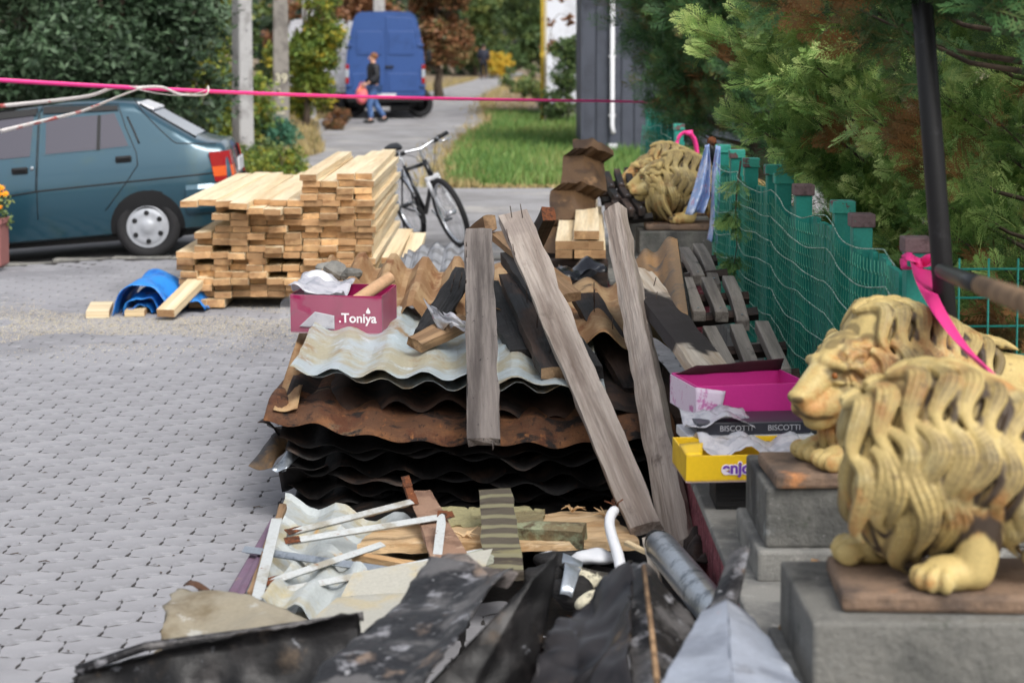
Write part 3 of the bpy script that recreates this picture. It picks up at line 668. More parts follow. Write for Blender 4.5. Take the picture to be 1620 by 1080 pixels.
# tail lights, bumper, plate
M_red = pm('red_lens', srgb(150, 26, 30), .2, spec=.8, fine=.04); M_org = pm('orange_lens', srgb(214, 92, 40), .2, spec=.8, fine=.04)
for s in (-1, 1):
    tl = empty('tail_light', (0, 0, 0)); tl.parent = car
    for nm_, z0, z1, m in (('red_lens', .74, .865, M_red), ('indicator_lens', .655, .74, M_org), ('reverse_lens', .61, .655, M_red)):
        b = MB()
        pr = []
        for x in (.60, .65, .69):
            pr.append((x, s * (side(x, .75) + .02)))
        pr += [(.762, s*.66), (.77, s*.5)]
        sl = lambda z: -.035 * (z - .6) / .25
        b.add([(x + sl(z0), y, z0) for x, y in pr] + [(x + sl(z1), y, z1) for x, y in pr], [(i, i+1, len(pr)+i+1, len(pr)+i) for i in range(len(pr)-1)])
        b.build(nm_, m, tl, thick=.01)
b = MB()
bp = [(x, -(side(x, .5) + .02)) for x in (.345, .45, .56, .67)] + [(.79, -.62), (.83, -.3), (.83, .3), (.79, .62)] + [(x, side(x, .5) + .02) for x in (.67, .56, .45, .345)]
zz = [.36, .40, .56, .60]; of = [-.03, 0, .0, -.03]
b.add([(x + (o_ if x > .6 else 0), y * (1 + (o_ if abs(y) > .5 else 0)), z) for z, o_ in zip(zz, of) for x, y in bp], [(j*12+i, j*12+i+1, (j+1)*12+i+1, (j+1)*12+i) for j in range(3) for i in range(11)])
b.build('rear_bumper', M_teal, car, smooth=False, thick=.02, bevel=.006)
b = MB(); b.box((.775, 0, .72), (.02, .52, .115)); b.build('number_plate', M_white, car, bevel=.004)
b = MB(); b.box((0, 0, .19), (.10, 1.4, .05)); b.build('axle', M_dk, car)
b = MB(); b.box((-1.2, 0, .2), (3.3, 1.2, .08)); b.build('underbody', M_dk, car)
def wheel(name, R_, wd, hubm, parent, loc, hr, holes=6, out=-1):
    e = empty(name, loc); e.parent = parent
    Mx = Matrix.Rotation(R(90), 4, 'X') if out < 0 else Matrix.Rotation(R(-90), 4, 'X')
    b = MB(); b.lathe([(hr*1.02, -wd/2), (R_*.86, -wd/2), (R_*.96, -wd/2*.85), (R_, -wd/2*.5), (R_, wd/2*.5), (R_*.96, wd/2*.85), (R_*.86, wd/2), (hr*1.02, wd/2)], 40, Mx, close=True); b.build('tyre', M_tyre, e, smooth=True)
    b = MB(); b.lathe([(0, wd/2 + .008), (hr*.3, wd/2 + .012), (hr*.36, wd/2 + .002), (hr*.62, wd/2 + .012), (hr*.86, wd/2 + .006), (hr*.97, wd/2 - .004), (hr*1.04, wd/2 + .006), (hr*1.04, wd/2 - .02), (0, wd/2 - .02)], 40, Mx); hb = b.build('hubcap', hubm, e, smooth=True)
    for k in range(holes):
        a = 2*math.pi*(k + .5)/holes; b = MB(); b.lathe([(0, wd/2 + .014), (hr*.13, wd/2 + .0135), (hr*.15, wd/2 - .01)], 10, Mx @ Matrix.Translation((hr*.7*math.cos(a), hr*.7*math.sin(a), 0))); b.build('hubcap_hole', M_dk, hb)
    return e
for x in (0, -2.45):
    wheel('wheel', .272, .17, M_hub, car, (x, -.70, .272), .172)
    wheel('wheel', .272, .17, M_hub, car, (x, .70, .272), .172, out=1)
for s in (-1, 1):
    b = MB(); b.box((-3.07, s*.5, .58), (.1, .34, .12)); b.build('headlight', M_rglass, car, bevel=.02)
b = MB(); b.box((-3.1, 0, .4), (.14, 1.4, .14)); b.build('front_bumper', M_dk, car, bevel=.04)
for s in (-1, 1):
    b = MB(); b.ball((-1.66, s*.84, .93), (.06, .08, .06)); b.build('mirror', M_dk, car, smooth=True)
# stand it on the sloping road: rear near wheel at the photographed place
wp = G(228, 407, 0); 
car.rotation_euler = Matrix.Rotation(R(4), 3, 'Z').to_euler()
car.matrix_world = Matrix.Translation((wp.x, wp.y + .78, -.012)) @ Matrix.Rotation(R(4), 4, 'Z') @ Matrix.Rotation(R(-4.2), 4, 'Y')

# ------------------------------------------------------------------ blue van, seen from behind
def van(label, loc, rz, m, L=5.6, roof=2.58, grp=None):
    e = empty('delivery_van', loc, rz, label, 'van', grp)
    prof = [(-.93, .42), (-.965, .75), (-.965, 1.15), (-.93, 1.6), (-.84, 2.1), (-.76, 2.42), (-.70, roof - .06), (-.62, roof), (0, roof + .025)]
    prof = prof + [(-x, z) for x, z in prof[-2::-1]]
    st = [(0, 1, 1), (.05, 1, 1), (.6, 1, 1), (2.5, 1, 1), (3.9, 1, 1), (4.3, .98, .97), (4.75, .96, .62), (5.4, .9, .45), (L, .84, .36)]
    b = MB(); n = len(prof)
    b.add([(x*sx, y, .42 + (z - .42)*sz) for y, sx, sz in st for x, z in prof], [(i*n+k, i*n+(k+1) % n, (i+1)*n+(k+1) % n, (i+1)*n+k) for i in range(len(st)-1) for k in range(n)] + [tuple(reversed(range(n))), tuple(range((len(st)-1)*n, len(st)*n))])
    bd = b.build('body', m, e); sharp_by_angle(bd.data, 30)
    for s in (-1, 1):
        d = empty('rear_door', (0, 0, 0)); d.parent = e
        b = MB(); b.add([(s*.012, -.02, .55), (s*.88, -.02, .55), (s*.895, -.02, 1.15), (s*.86, -.02, 1.6), (s*.77, -.02, 2.1), (s*.66, -.02, 2.44), (s*.012, -.02, 2.47)] + [(s*.012, .02, .55), (s*.88, .02, .55), (s*.895, .02, 1.15), (s*.86, .02, 1.6), (s*.77, .02, 2.1), (s*.66, .02, 2.44), (s*.012, .02, 2.47)],
            [tuple(range(7)) if s < 0 else tuple(range(6, -1, -1))] + [(i, (i+1) % 7, 7 + (i+1) % 7, 7 + i) for i in range(7)])
        b.build('door_skin', m, d, bevel=.008)
        for (z0, z1, xa, xb) in ((1.55, 2.12, .08, .70), (.66, 1.1, .08, .80)):
            b = MB(); b.box((s*(xa+xb)/2, -.026, (z0+z1)/2), (xb-xa, .03, z1-z0)); b.build('pressed_panel', m, d, bevel=.009)
        b = MB(); b.box((s*.86, -.04, 1.78 if s else 0), (.14, .05, .05)); b.build('hinge', m, d, bevel=.01)
        b = MB(); b.box((s*.90, -.04, .8), (.14, .05, .05)); b.build('hinge', m, d, bevel=.01)
        tl = empty('tail_light', (0, 0, 0)); tl.parent = e
        for z0, z1, mm in ((1.2, 1.32, M_red), (1.0, 1.2, M_rglass), (.86, 1.0, M_red)):
            b = MB(); b.box((s*.925, -.03, (z0+z1)/2), (.085, .05, z1-z0-.004)); b.build('lens', mm, tl, bevel=.006)
        wheel('wheel', .34, .2, M_dk, e, (s*.83, .95, .34), .19, 0, out=1)
        wheel('wheel', .34, .2, M_dk, e, (s*.83, 4.5, .34), .19, 0, out=1)
        b = MB(); b.box((s*1.1, 4.1, 1.5), (.16, .1, .28)); b.build('mirror', M_dk, e, bevel=.03)
    b = MB(); b.box((.1, -.045, 1.26), (.2, .05, .05)); b.build('door_handle', M_dk, e, bevel=.01)
    b = MB(); b.box((0, -.05, .56), (.52, .02, .11)); b.build('number_plate', M_white, e, bevel=.004)
    b = MB(); b.box((0, -.02, .47), (1.86, .14, .13)); b.build('bumper_step', M_dk, e, bevel=.02)
    b = MB(); b.box((0, 2.6, .36), (1.5, 4.6, .16)); b.build('chassis', M_dk, e)
    b = MB(); b.box((.35, .4, .26), (.5, .5, .2)); b.build('spare_wheel_carrier', M_dk, e, bevel=.05)
    b = MB(); b.box((0, 4.62, 1.75), (1.5, .03, .6), Matrix.Rotation(R(-52), 3, 'X')); b.build('windscreen', M_cglass, e)
    return e
M_vblue = pm('blue_van_paint', srgb(48, 80, 138), .4, layers=[(srgb(42, 72, 126), 3, .5, .7, I1)], spec=.5, coat=.25, fine=.02)
M_vwhite = pm('silver_van_paint', srgb(190, 192, 198), .4, layers=[(srgb(170, 170, 174), 4, .5, .7, I1)], fine=.02)
vp = G(610, 188, 0)
van('blue high roof delivery van seen from behind on lane', (vp.x, vp.y, 0), R(3), M_vblue, grp='vans on the lane')
van('pale grey van parked left of the blue van', ((505 - 810)*53/F, 53.2, 0), R(-1), M_vwhite, roof=2.15, grp='vans on the lane')

# ------------------------------------------------------------------ people
def skin_body(name, verts, edges, rad, m, parent, root=0, sub=1):
    me = bpy.data.meshes.new(name); me.from_pydata(verts, edges, []); o = link(name, me, parent); me.materials.append(m)
    mo = o.modifiers.new('skin', 'SKIN'); 
    for i, r in enumerate(rad):
        me.skin_vertices[0].data[i].radius = r if hasattr(r, '__len__') else (r, r)
        me.skin_vertices[0].data[i].use_root = (i == root)
    mo.use_smooth_shade = True
    su = o.modifiers.new('sub', 'SUBSURF'); su.levels = su.render_levels = sub
    return o
def person(label, loc, rz, h, jacket, trousers, shoe, hair, skin, step=.5, bag=None, group='people walking on the lane'):
    e = empty('person', loc, rz, label, 'person', group); k = h / 1.75; e.scale = (k, k, k)
    # local: faces -y; hips at .92
    s = step
    V = [(0, 0, .92), (0, .01, 1.15), (0, .01, 1.4), (0, 0, 1.5), (0, -.02, 1.56), (0, -.015, 1.66), (0, -.01, 1.73),
         (.19, 0, 1.42), (.26, .04*s, 1.16), (.25, -.18, 1.02), (.245, -.24, 1.0),
         (-.19, 0, 1.42), (-.26, .05*s, 1.16), (-.25, -.12, .98), (-.245, -.18, .96),
         (.1, 0, .86), (.11, -.16*s, .48), (.11, -.1*s, .1), (.11, -.1*s - .12, .04),
         (-.1, 0, .86), (-.11, .08*s, .48), (-.11, .36*s, .14), (-.11, .36*s - .1, .05)]
    E = [(0,1),(1,2),(2,3),(3,4),(4,5),(5,6),(2,7),(7,8),(8,9),(9,10),(2,11),(11,12),(12,13),(13,14),(0,15),(15,16),(16,17),(17,18),(0,19),(19,20),(20,21),(21,22)]
    Rd = [(.16,.12),(.15,.11),(.16,.11),.06,(.075,.085),(.08,.095),.055,.07,.05,.038,.035,.07,.05,.038,.035,.1,.07,.05,.045,.1,.07,.05,.045]
    skin_body('body', V, E, Rd, skin, e, 0)
    # clothing, a little larger than the body
    J = [0,1,2,3,7,8,9,11,12,13]; mp = {v: i for i, v in enumerate(J)}
    g = lambda r, a: tuple(x + a for x in (r if hasattr(r, '__len__') else (r, r)))
    Vj = [V[i] for i in J]; Vj[0] = (0, 0, .84)
    skin_body('jacket', Vj, [(mp[a], mp[b]) for a, b in E if a in mp and b in mp], [g(Rd[i], .06 if i < 3 else .04) for i in J[:-0 or None]], jacket, e, 0)
    T = [0,15,16,17,19,20,21]; mp = {v: i for i, v in enumerate(T)}
    skin_body('trousers', [V[i] for i in T], [(mp[a], mp[b]) for a, b in E if a in mp and b in mp], [g(Rd[i], .018) for i in T], trousers, e, 0)
    for a in (17, 21):
        b = MB(); x, y, z = V[a]; b.ball((x, y - .06, max(.05, z - .06)), (.055, .15, .06)); b.build('shoe', shoe, e, smooth=True)
    b = MB(); b.ball((0, .02, 1.675), (.095, .105, .10)); b.ball((0, .075, 1.70), (.05, .05, .05)); hr = b.build('hair', hair, e, smooth=True)
    for sx in (-1, 1):
        b = MB(); b.ball((sx*.033, -.096, 1.645), (.011, .008, .008), 8, 6); b.build('eye', M_dk, e)
    b = MB(); b.tube([(0, -.095, 1.66), (0, -.125, 1.615), (0, -.1, 1.605)], [.01, .016, .01], 6); b.build('nose', skin, e, smooth=True)
    b = MB(); b.box((0, -.098, 1.572), (.045, .012, .012)); b.build('mouth', pm('lips', srgb(150, 80, 76), .6), e, bevel=.004)
    for sx in (-1, 1):
        i = 10 if sx > 0 else 14; hx, hy, hz = V[i]
        b = MB(); b.ball((hx, hy - .05, hz - .03), (.025, .05, .04))
        for q in range(4): b.tube([(hx - .025*sx + .0*q, hy - .08, hz - .01 - .018*q), (hx - .03*sx, hy - .115, hz - .02 - .018*q), (hx - .045*sx, hy - .12, hz - .045 - .016*q)], [.009, .008, .006], 6)
        b.tube([(hx, hy - .03, hz), (hx - .03*sx, hy - .07, hz + .03), (hx - .05*sx, hy - .1, hz + .02)], [.012, .011, .008], 6)
        b.build('hand', skin, e, smooth=True)
    return e
M_skin = pm('skin', srgb(206, 160, 138), .55, fine=.04)
M_jblack = pm('black_puffer_cloth', srgb(34, 36, 42), .6, bump=(14, 1.0, (.3, .3, 2.2)))
M_jnavy = pm('navy_cloth', srgb(34, 38, 52), .7, bump=(20, .5, I1))
M_jeans = pm('blue_denim', srgb(70, 100, 150), .8, layers=[(srgb(112, 140, 180), 7, .5, .68, I1)])
M_navyt = pm('dark_trousers', srgb(24, 26, 34), .8)
M_hair = pm('red_brown_hair', srgb(122, 80, 52), .6, bump=(60, .6, (1, 1, .2)))
M_hair2 = pm('dark_hair', srgb(50, 40, 34), .6)
gp = G(591, 195, 0)
wm = person('woman in black puffer jacket and blue jeans walking past van', (gp.x, gp.y, 0), R(-70), 1.6, M_jblack, M_jeans, M_dk, M_hair, M_skin, .9)
gp2 = G(765, 125, 0)
person('distant man in dark navy clothes walking on the lane', (gp2.x, gp2.y, 0), R(175), 1.78, M_jnavy, M_navyt, M_dk, M_hair2, M_skin, .3)
M_pinkbag = pm('pink_bag_cloth', srgb(236, 110, 130), .6, layers=[(srgb(240, 150, 90), 5, .48, .6, I1), (srgb(190, 110, 190), 7, .56, .66, I1)])
q = P(572, 150, gp.y - .18); e = empty('backpack', (q.x, q.y, q.z - .2), 0, 'small pink and orange bag carried by the woman', 'bag')
b = MB(); b.ball((0, 0, .19), (.14, .09, .21), 14, 10); b.build('sack', M_pinkbag, e, smooth=True)
b = MB(); b.ball((0, -.075, .12), (.09, .035, .1), 12, 8); b.build('pocket', M_pinkbag, e, smooth=True)
b = MB(); b.tube([(-.05, 0, .37), (-.03, 0, .47), (.06, 0, .5), (.07, 0, .38)], .012, 6); b.build('strap', M_pinkbag, e, smooth=True)

# ------------------------------------------------------------------ bicycle leaning against the timber
bike = empty('bicycle', (0, 0, 0), 0, 'black bicycle with white fork leaning by the timber stack', 'bicycle')
M_chrome = pm('bright_metal', srgb(206, 208, 212), .25, metal=.8); M_bframe = pm('black_frame_paint', srgb(26, 27, 30), .3, coat=.4)
M_bwhite = pm('white_fork_paint', srgb(206, 208, 212), .35)
def bwheel(x, name):
    e = empty(name, (x, 0, .335)); e.parent = bike
    Mx = Matrix.Rotation(R(90), 4, 'X')
    b = MB(); b.lathe([(.31 + .025*math.cos(a), .025*math.sin(a)) for a in [2*math.pi*k/10 for k in range(10)]], 44, Mx, close=True); b.build('tyre', M_tyre, e, smooth=True)
    b = MB(); b.lathe([(.272, -.012), (.29, -.013), (.29, .013), (.272, .012)], 44, Mx, close=True); b.build('rim', M_chrome, e, smooth=True)
    b = MB(); b.tube([(0, -.05, 0), (0, .05, 0)], .022, 10); b.build('hub', M_chrome, e, smooth=True)
    b = MB()
    for k in range(28):
        a = 2*math.pi*k/28; a2 = a + (.5 if k % 2 else -.5); s = .04 if k % 4 < 2 else -.04
        b.tube([(.02*math.cos(a2), s, .02*math.sin(a2)), (.275*math.cos(a), 0, .275*math.sin(a))], .0014, 4)
    b.build('spokes', M_chrome, e)
    return e
fw = bwheel(1.06, 'front_wheel'); rw = bwheel(0, 'rear_wheel')
BB = (.43, 0, .29); ST = (.27, 0, .74); HT = (.86, 0, .80); HB = (.90, 0, .66)
for nm_, a, c, r in (('seat_tube', BB, ST, .017), ('top_tube', (.285, 0, .70), HT, .018), ('down_tube', BB, HB, .021), ('head_tube', (.905, 0, .645), (.85, 0, .83), .024)):
    b = MB(); b.tube([a, c], r, 10); b.build(nm_, M_bframe, bike, smooth=True)
for s in (-1, 1):
    b = MB(); b.tube([(0, s*.06, .335), (.2, s*.045, .31), BB], .010, 8); b.build('chain_stay', M_bframe, bike, smooth=True)
    b = MB(); b.tube([(0, s*.06, .335), (.25, s*.02, .71)], .008, 8); b.build('seat_stay', M_bframe, bike, smooth=True)
    b = MB(); b.tube([(.905, s*.055, .66), (.965, s*.055, .50)], .019, 10); b.tube([(.96, s*.055, .52), (1.06, s*.055, .335)], .014, 10); b.build('fork_leg', M_bwhite, bike, smooth=True)
b = MB(); b.box((.905, 0, .665), (.05, .14, .04)); b.build('fork_crown', M_bwhite, bike, bevel=.01)
b = MB(); b.tube([(.85, 0, .83), (.835, 0, .91), (.875, 0, .94)], .014, 8); b.build('stem', M_bwhite, bike, smooth=True)
b = MB(); b.tube([(.80, -.31, .97), (.84, -.16, .96), (.875, 0, .94), (.84, .16, .96), (.80, .31, .97)], .0125, 10); hb = b.build('handlebar', M_chrome, bike, smooth=True)
for s in (-1, 1):
    b = MB(); b.tube([(.80, s*.31, .97), (.826, s*.2, .965)], .019, 10); b.build('grip', M_dk, hb, smooth=True)
    b = MB(); b.tube([(.84, s*.18, .95), (.875, s*.22, .93), (.86, s*.31, .93)], .008, 6); b.build('brake_lever', M_chrome, hb, smooth=True)
    b = MB(); b.box((.835, s*.165, .955), (.04, .05, .04)); b.build('shifter', M_dk, hb, bevel=.01)
    b = MB(); b.tube([(.845, s*.16, .95), (.95, s*.1, .9), (.94, s*.03, .75), (.92, 0, .68)], .003, 5); b.build('cable', M_dk, hb, smooth=True)
b = MB(); b.tube([(.268, 0, .74), (.235, 0, .88)], .0135, 10); b.build('seat_post', M_bwhite, bike, smooth=True)
b = MB(); b.add([(.10, -.08, .90), (.10, .08, .90), (.2, .075, .895), (.32, .025, .9), (.36, 0, .9), (.32, -.025, .9), (.2, -.075, .895), (.08, 0, .885)] + [(.10, -.07, .94), (.10, .07, .94), (.2, .05, .935), (.32, .02, .93), (.355, 0, .925), (.32, -.02, .93), (.2, -.05, .935), (.08, 0, .95)],
      [(0, 7, 1, 2, 3, 4, 5, 6)[::-1], tuple(range(8, 8)) or (8, 15, 9, 10, 11, 12, 13, 14)] + [(a, c, c + 8, a + 8) for a, c in zip((0, 7, 1, 2, 3, 4, 5, 6), (7, 1, 2, 3, 4, 5, 6, 0))]); b.build('saddle', M_dk, bike, bevel=.01, smooth=True)
b = MB(); q = [2*math.pi*k/40 for k in range(2, 19)]
b.add([(.36*math.cos(a), s*.03, .335 + .36*math.sin(a)) for a in q for s in (-1, 1)], [(2*i, 2*i+1, 2*i+3, 2*i+2) for i in range(len(q)-1)]); b.build('mudguard', M_chrome, bike, thick=.003, smooth=True)
b = MB(); b.lathe([(.03, -.003), (.09, -.003), (.09, .003), (.03, .003)], 24, Matrix.Translation((BB[0], -.05, BB[2])) @ Matrix.Rotation(R(90), 4, 'X'), close=True); b.build('chainring', M_dk, bike)
for s in (-1, 1):
    b = MB(); b.tube([(BB[0], s*.06, BB[2]), (BB[0] + s*.12, s*.075, BB[2] - s*.11)], .009, 8); cr = b.build('crank', M_chrome, bike, smooth=True)
    b = MB(); b.box((BB[0] + s*.12, s*.12, BB[2] - s*.11), (.09, .09, .02)); b.build('pedal', M_dk, cr, bevel=.004)
b = MB(); b.tube([(-.01, -.08, .34), (-.06, -.1, .04)], .008, 6); b.build('kickstand', M_dk, bike, smooth=True)
bp_ = P(672, 262, 18.0)
yaw = R(-66)
Mb = Matrix.Rotation(yaw, 4, 'Z') @ Matrix.Rotation(R(20), 4, 'X')
# put the head tube where the photo shows it, wheels on the road
hd = Mb @ Vector((.86, 0, .82)); lowz = min((Mb @ Vector((1.06, 0, 0))).z, (Mb @ Vector((0, 0, 0))).z)
bike.matrix_world = Matrix.Translation((bp_.x - hd.x, 18.0 - hd.y, -.0 - lowz)) @ Mb
# ------------------------------------------------------------------ stack of new boards
def board_mesh(name, L, w_, t, me_name='board', mats=None, rough=0.0, seed=0):
    b = MB(); x, y, z = L, w_/2, t/2
    b.add([(0,-y,-z),(x,-y,-z),(x,y,-z),(0,y,-z),(0,-y,z),(x,-y,z),(x,y,z),(0,y,z)], [(0,3,2,1),(4,5,6,7),(0,1,5,4),(2,3,7,6)])
    b.mi = 1; b.f += [(1,2,6,5),(3,0,4,7)]; b.m += [1, 1]
    return b.mesh(name, mats or [M_new, M_newend])
stack_boards = [board_mesh('board', 3.1 + .1 * (k % 3 - 1), .114 + .006 * (k % 2), .041, seed=k) for k in range(4)]
bY = 13.8
def lay_board(xc, z, label, group, ry=0, dy=0, rz=0):
    o = link('board', rng.choice(stack_boards))
    o.matrix_world = Matrix.Translation((xc, bY + dy, z)) @ Matrix.Rotation(R(90) + rz, 4, 'Z') @ Matrix.Rotation(ry, 4, 'X')
    tag(o, label, 'board', group); return o
ORD = ['first', 'second', 'third', 'fourth', 'fifth', 'sixth', 'seventh', 'eighth', 'ninth', 'tenth', 'eleventh', 'twelfth', 'thirteenth', 'fourteenth', 'fifteenth', 'sixteenth', 'seventeenth', 'eighteenth', 'nineteenth', 'twentieth', 'twenty-first']
GBd = 'boards in the timber stack'
pxX = lambda px, Y: (px - 810) * Y / F
xr = pxX(590, bY); xm = pxX(474, bY)
ch = .0445; z0 = .10
lefts = {0: 300, 1: 268, 2: 266, 3: 266, 4: 264, 5: 264, 6: 262, 7: 288, 8: 290, 9: 288, 10: 318, 11: 322, 12: 322, 13: 316, 14: 288}
for k in range(18):
    xl = pxX(lefts.get(k, 474), bY) if k < 15 else xm
    x = xr + rng.uniform(-.02, .02) - .06; gaps = .06 if k < 15 else .02
    num = 0
    while x > xl + .03:
        wob = .10 if (k >= 13 and x < xm) else .035
        tilt = rng.gauss(0, .03)
        if k < 14 and x < xm and rng.random() < gaps and k > 2: x -= .13; continue
        if k == 13 and abs(x - pxX(352, bY)) < .1: tilt = -.3
        num += 1
        lay_board(x, z0 + k * ch + rng.uniform(-.003, .003), 'pale stacked board, %s layer up from the ground, %s from the right end' % (ORD[k], ORD[num-1]), GBd, tilt, rng.gauss(0, wob), rng.gauss(0, .004))
        x -= .119 + abs(rng.gauss(0, .004))
for (px, z, w2) in ((487, z0 + 18 * ch, 0), (545, z0 + 18 * ch + .002, 0), (573, z0 + 18 * ch, 0)):
    if px != 505: lay_board(pxX(px, bY), z, {487: 'leftmost', 545: 'middle', 573: 'rightmost'}[px] + ' of three loose boards on top of the tall stack', 'boards lying on top', 0, .1 + rng.uniform(-.15, .2), rng.gauss(0, .006))
for k, (x, y) in enumerate(((-1.62, 14.35), (-1.62, 15.4), (-1.62, 16.6))):
    o = link('bearer', board_mesh('bearer', 1.3, .1, .075)); o.location = (x - .65, y, .04); tag(o, ['bearer block under the front of the timber stack', 'bearer under the middle of the timber stack', 'bearer under the back of the timber stack'][k], 'board')
for px, kk in ((312, 0), (340, 1)):
    o = link('bearer_block', board_mesh('bearer_block', .5, .12, .055)); o.matrix_world = Matrix.Translation((pxX(px, bY), 13.72 + .03*kk, .042)) @ Matrix.Rotation(R(90), 4, 'Z'); tag(o, ['left short block under the front corner of the stack', 'right short block under the front corner of the stack'][kk], 'block')
# loose boards leaning at the right of the stack
for k, (a, c) in enumerate((((616, 412, 13.9), (642, 366, 15.2)), ((648, 412, 13.9), (662, 372, 14.9)))):
    A, B = P(*a), P(*c); L = (B - A).length
    o = link('board', board_mesh('board', L, .11, .04)); frame(o, A, B, (0, -.3, 1)); tag(o, ['pale board leaning at the right foot of the stack', 'short pale board end poking out beside grey sheets'][k], 'board')
# offcuts and tarp on the pavement
def offcut(px, py, L, w_, t, rz, label, lift=0, ry=0):
    g = G(px, py, 0); o = link('offcut', board_mesh('offcut', L, w_, t)); o.matrix_world = Matrix.Translation((g.x, g.y, t/2 + .003 + lift)) @ Matrix.Rotation(rz, 4, 'Z') @ Matrix.Rotation(ry, 4, 'Y'); tag(o, label, 'offcut', 'timber offcuts on the pavement'); return o
offcut(140, 496, .15, .5, .045, R(8), 'short timber offcut left of the blue tarp')
offcut(202, 496, .13, .35, .04, R(4), 'small timber offcut inside the front fold of the tarp')
o = offcut(262, 507, .9, .12, .05, R(80), 'pale offcut sticking up right of the blue tarp', .02, R(-12))
def patch(name, C, nu, nv, fn=None, m=None, thick=.0025, parent=None, smooth=True, wob=.0, wsc=6, seed=0, rag=0):
    """sheet through four corners (given clockwise), fn(u,v)->offset along its normal"""
    C = [Vector(c) for c in C]; N = ((C[1]-C[0]).cross(C[3]-C[0])).normalized()
    def f(u, v):
        p = C[0]*(1-u)*(1-v) + C[1]*u*(1-v) + C[2]*u*v + C[3]*(1-u)*v
        d = (fn(u, v) if fn else 0) + (wob * n3(p + Vector((seed*7.3, 0, 0)), wsc) + .4*wob*n3(p + Vector((0, seed*3.1, 0)), wsc*2.7) if wob else 0)
        if rag:
            cu, cv = (C[1]-C[0]).normalized(), (C[3]-C[0]).normalized()
            if u in (0, 1): p = p + cu*rag*(1 if u == 0 else -1)*(.5 + n3((v*7, seed, u), 1.3) + .5*n3((v*23, seed, u), 1.3))
            if v in (0, 1): p = p + cv*rag*(1 if v == 0 else -1)*(.5 + n3((u*7, seed + 5, v), 1.3) + .5*n3((u*23, seed, v), 1.3))
        return p + N * d
    b = MB(); b.grid(nu, nv, f); return b.build(name, m, parent, smooth=smooth, thick=thick)
g = G(222, 499, 0)
tp = empty('tarpaulin', (g.x, g.y, 0), 0, 'crumpled folded bright blue tarpaulin left of the timber stack', 'tarp')
def roll(r0, r1, x0, x1, y0, ln, seed, sq=1.0):
    def f(u, v):
        a = math.pi * (1.12 * u - .06) ; rr = (r0 + (r1 - r0) * v) * (1 + .14 * n3((u*3, v*4, seed), 1.3))
        return (x0 + (x1-x0)*v - math.cos(a)*rr, y0 + ln*v + .08*n3((u*2, v*2, seed+5), 1), max(.004, math.sin(a)*rr*sq + .03*n3((u*5, v*5, seed+9), 1)))
    b = MB(); b.grid(26, 14, f); return b
for r0, r1, dx, y0, nm_, sq in ((.185, .2, 0, 0, 'outer_fold', 1.15), (.12, .16, .0, .01, 'inner_fold', 1.0), (.075, .1, -.01, .03, 'core_fold', .9)):
    roll(r0, r1, dx, dx + .06, y0, .55, r0*50, sq).build(nm_, M_tarp, tp, smooth=True, thick=.004)
b = MB(); b.grid(18, 14, lambda u, v: (.12 + .30*u, .1 + .5*v, .02 + .17*max(0, math.sin(u*3.1))*(.5 + v*.5) + .05*n3((u*4, v*4, 2), 1))); b.build('loose_end', M_tarp, tp, smooth=True, thick=.004)
# flower planter at the left edge
g = G(6, 402, 0)
pl = empty('flower_planter', (g.x + .12, g.y - 1.0, 0), 0, 'planter of orange marigolds at the left edge by car', 'planter')
M_plant = pm('planter_red', srgb(150, 100, 96), .8, bump=(60, .3, I1))
b = MB(); b.lathe([(.0, 0), (.17, 0), (.2, .02), (.2, .34), (.22, .36), (.22, .40), (.17, .40), (.17, .3), (0, .3)], 4, Matrix.Rotation(R(45), 4, 'Z')); b.build('pot', M_plant, pl, bevel=.006)
link('foliage', leaf_mesh('foliage', [(0, 0, .46, .2, .2, .15)], 900, .04, M_leaf_mid, 71, shell=.2), pl)
M_mari = pm('marigold_petals', srgb(240, 160, 30), .6, layers=[(srgb(226, 116, 24), 20, .5, .65, I1)])
for k in range(16):
    a = rng.uniform(0, 6.28); r = rng.uniform(.05, .2); c = Vector((r*math.cos(a), r*math.sin(a), .5 + rng.uniform(-.02, .16)))
    b = MB()
    for q in range(14):
        t = 2*math.pi*q/14; d = Vector((math.cos(t), math.sin(t), .35 * (q % 2)))
        e_ = Vector((-math.sin(t), math.cos(t), 0)) * .009
        b.add([(0,0,0), d*.02 + e_, d*.034, d*.02 - e_], [(0,1,2,3)])
    b.ball((0, 0, .006), (.012, .012, .01), 8, 5); o = b.build('flower', M_mari, pl); o.location = c; o.rotation_euler = (rng.uniform(-.2, 1.1), rng.uniform(-.4, .4), 0)

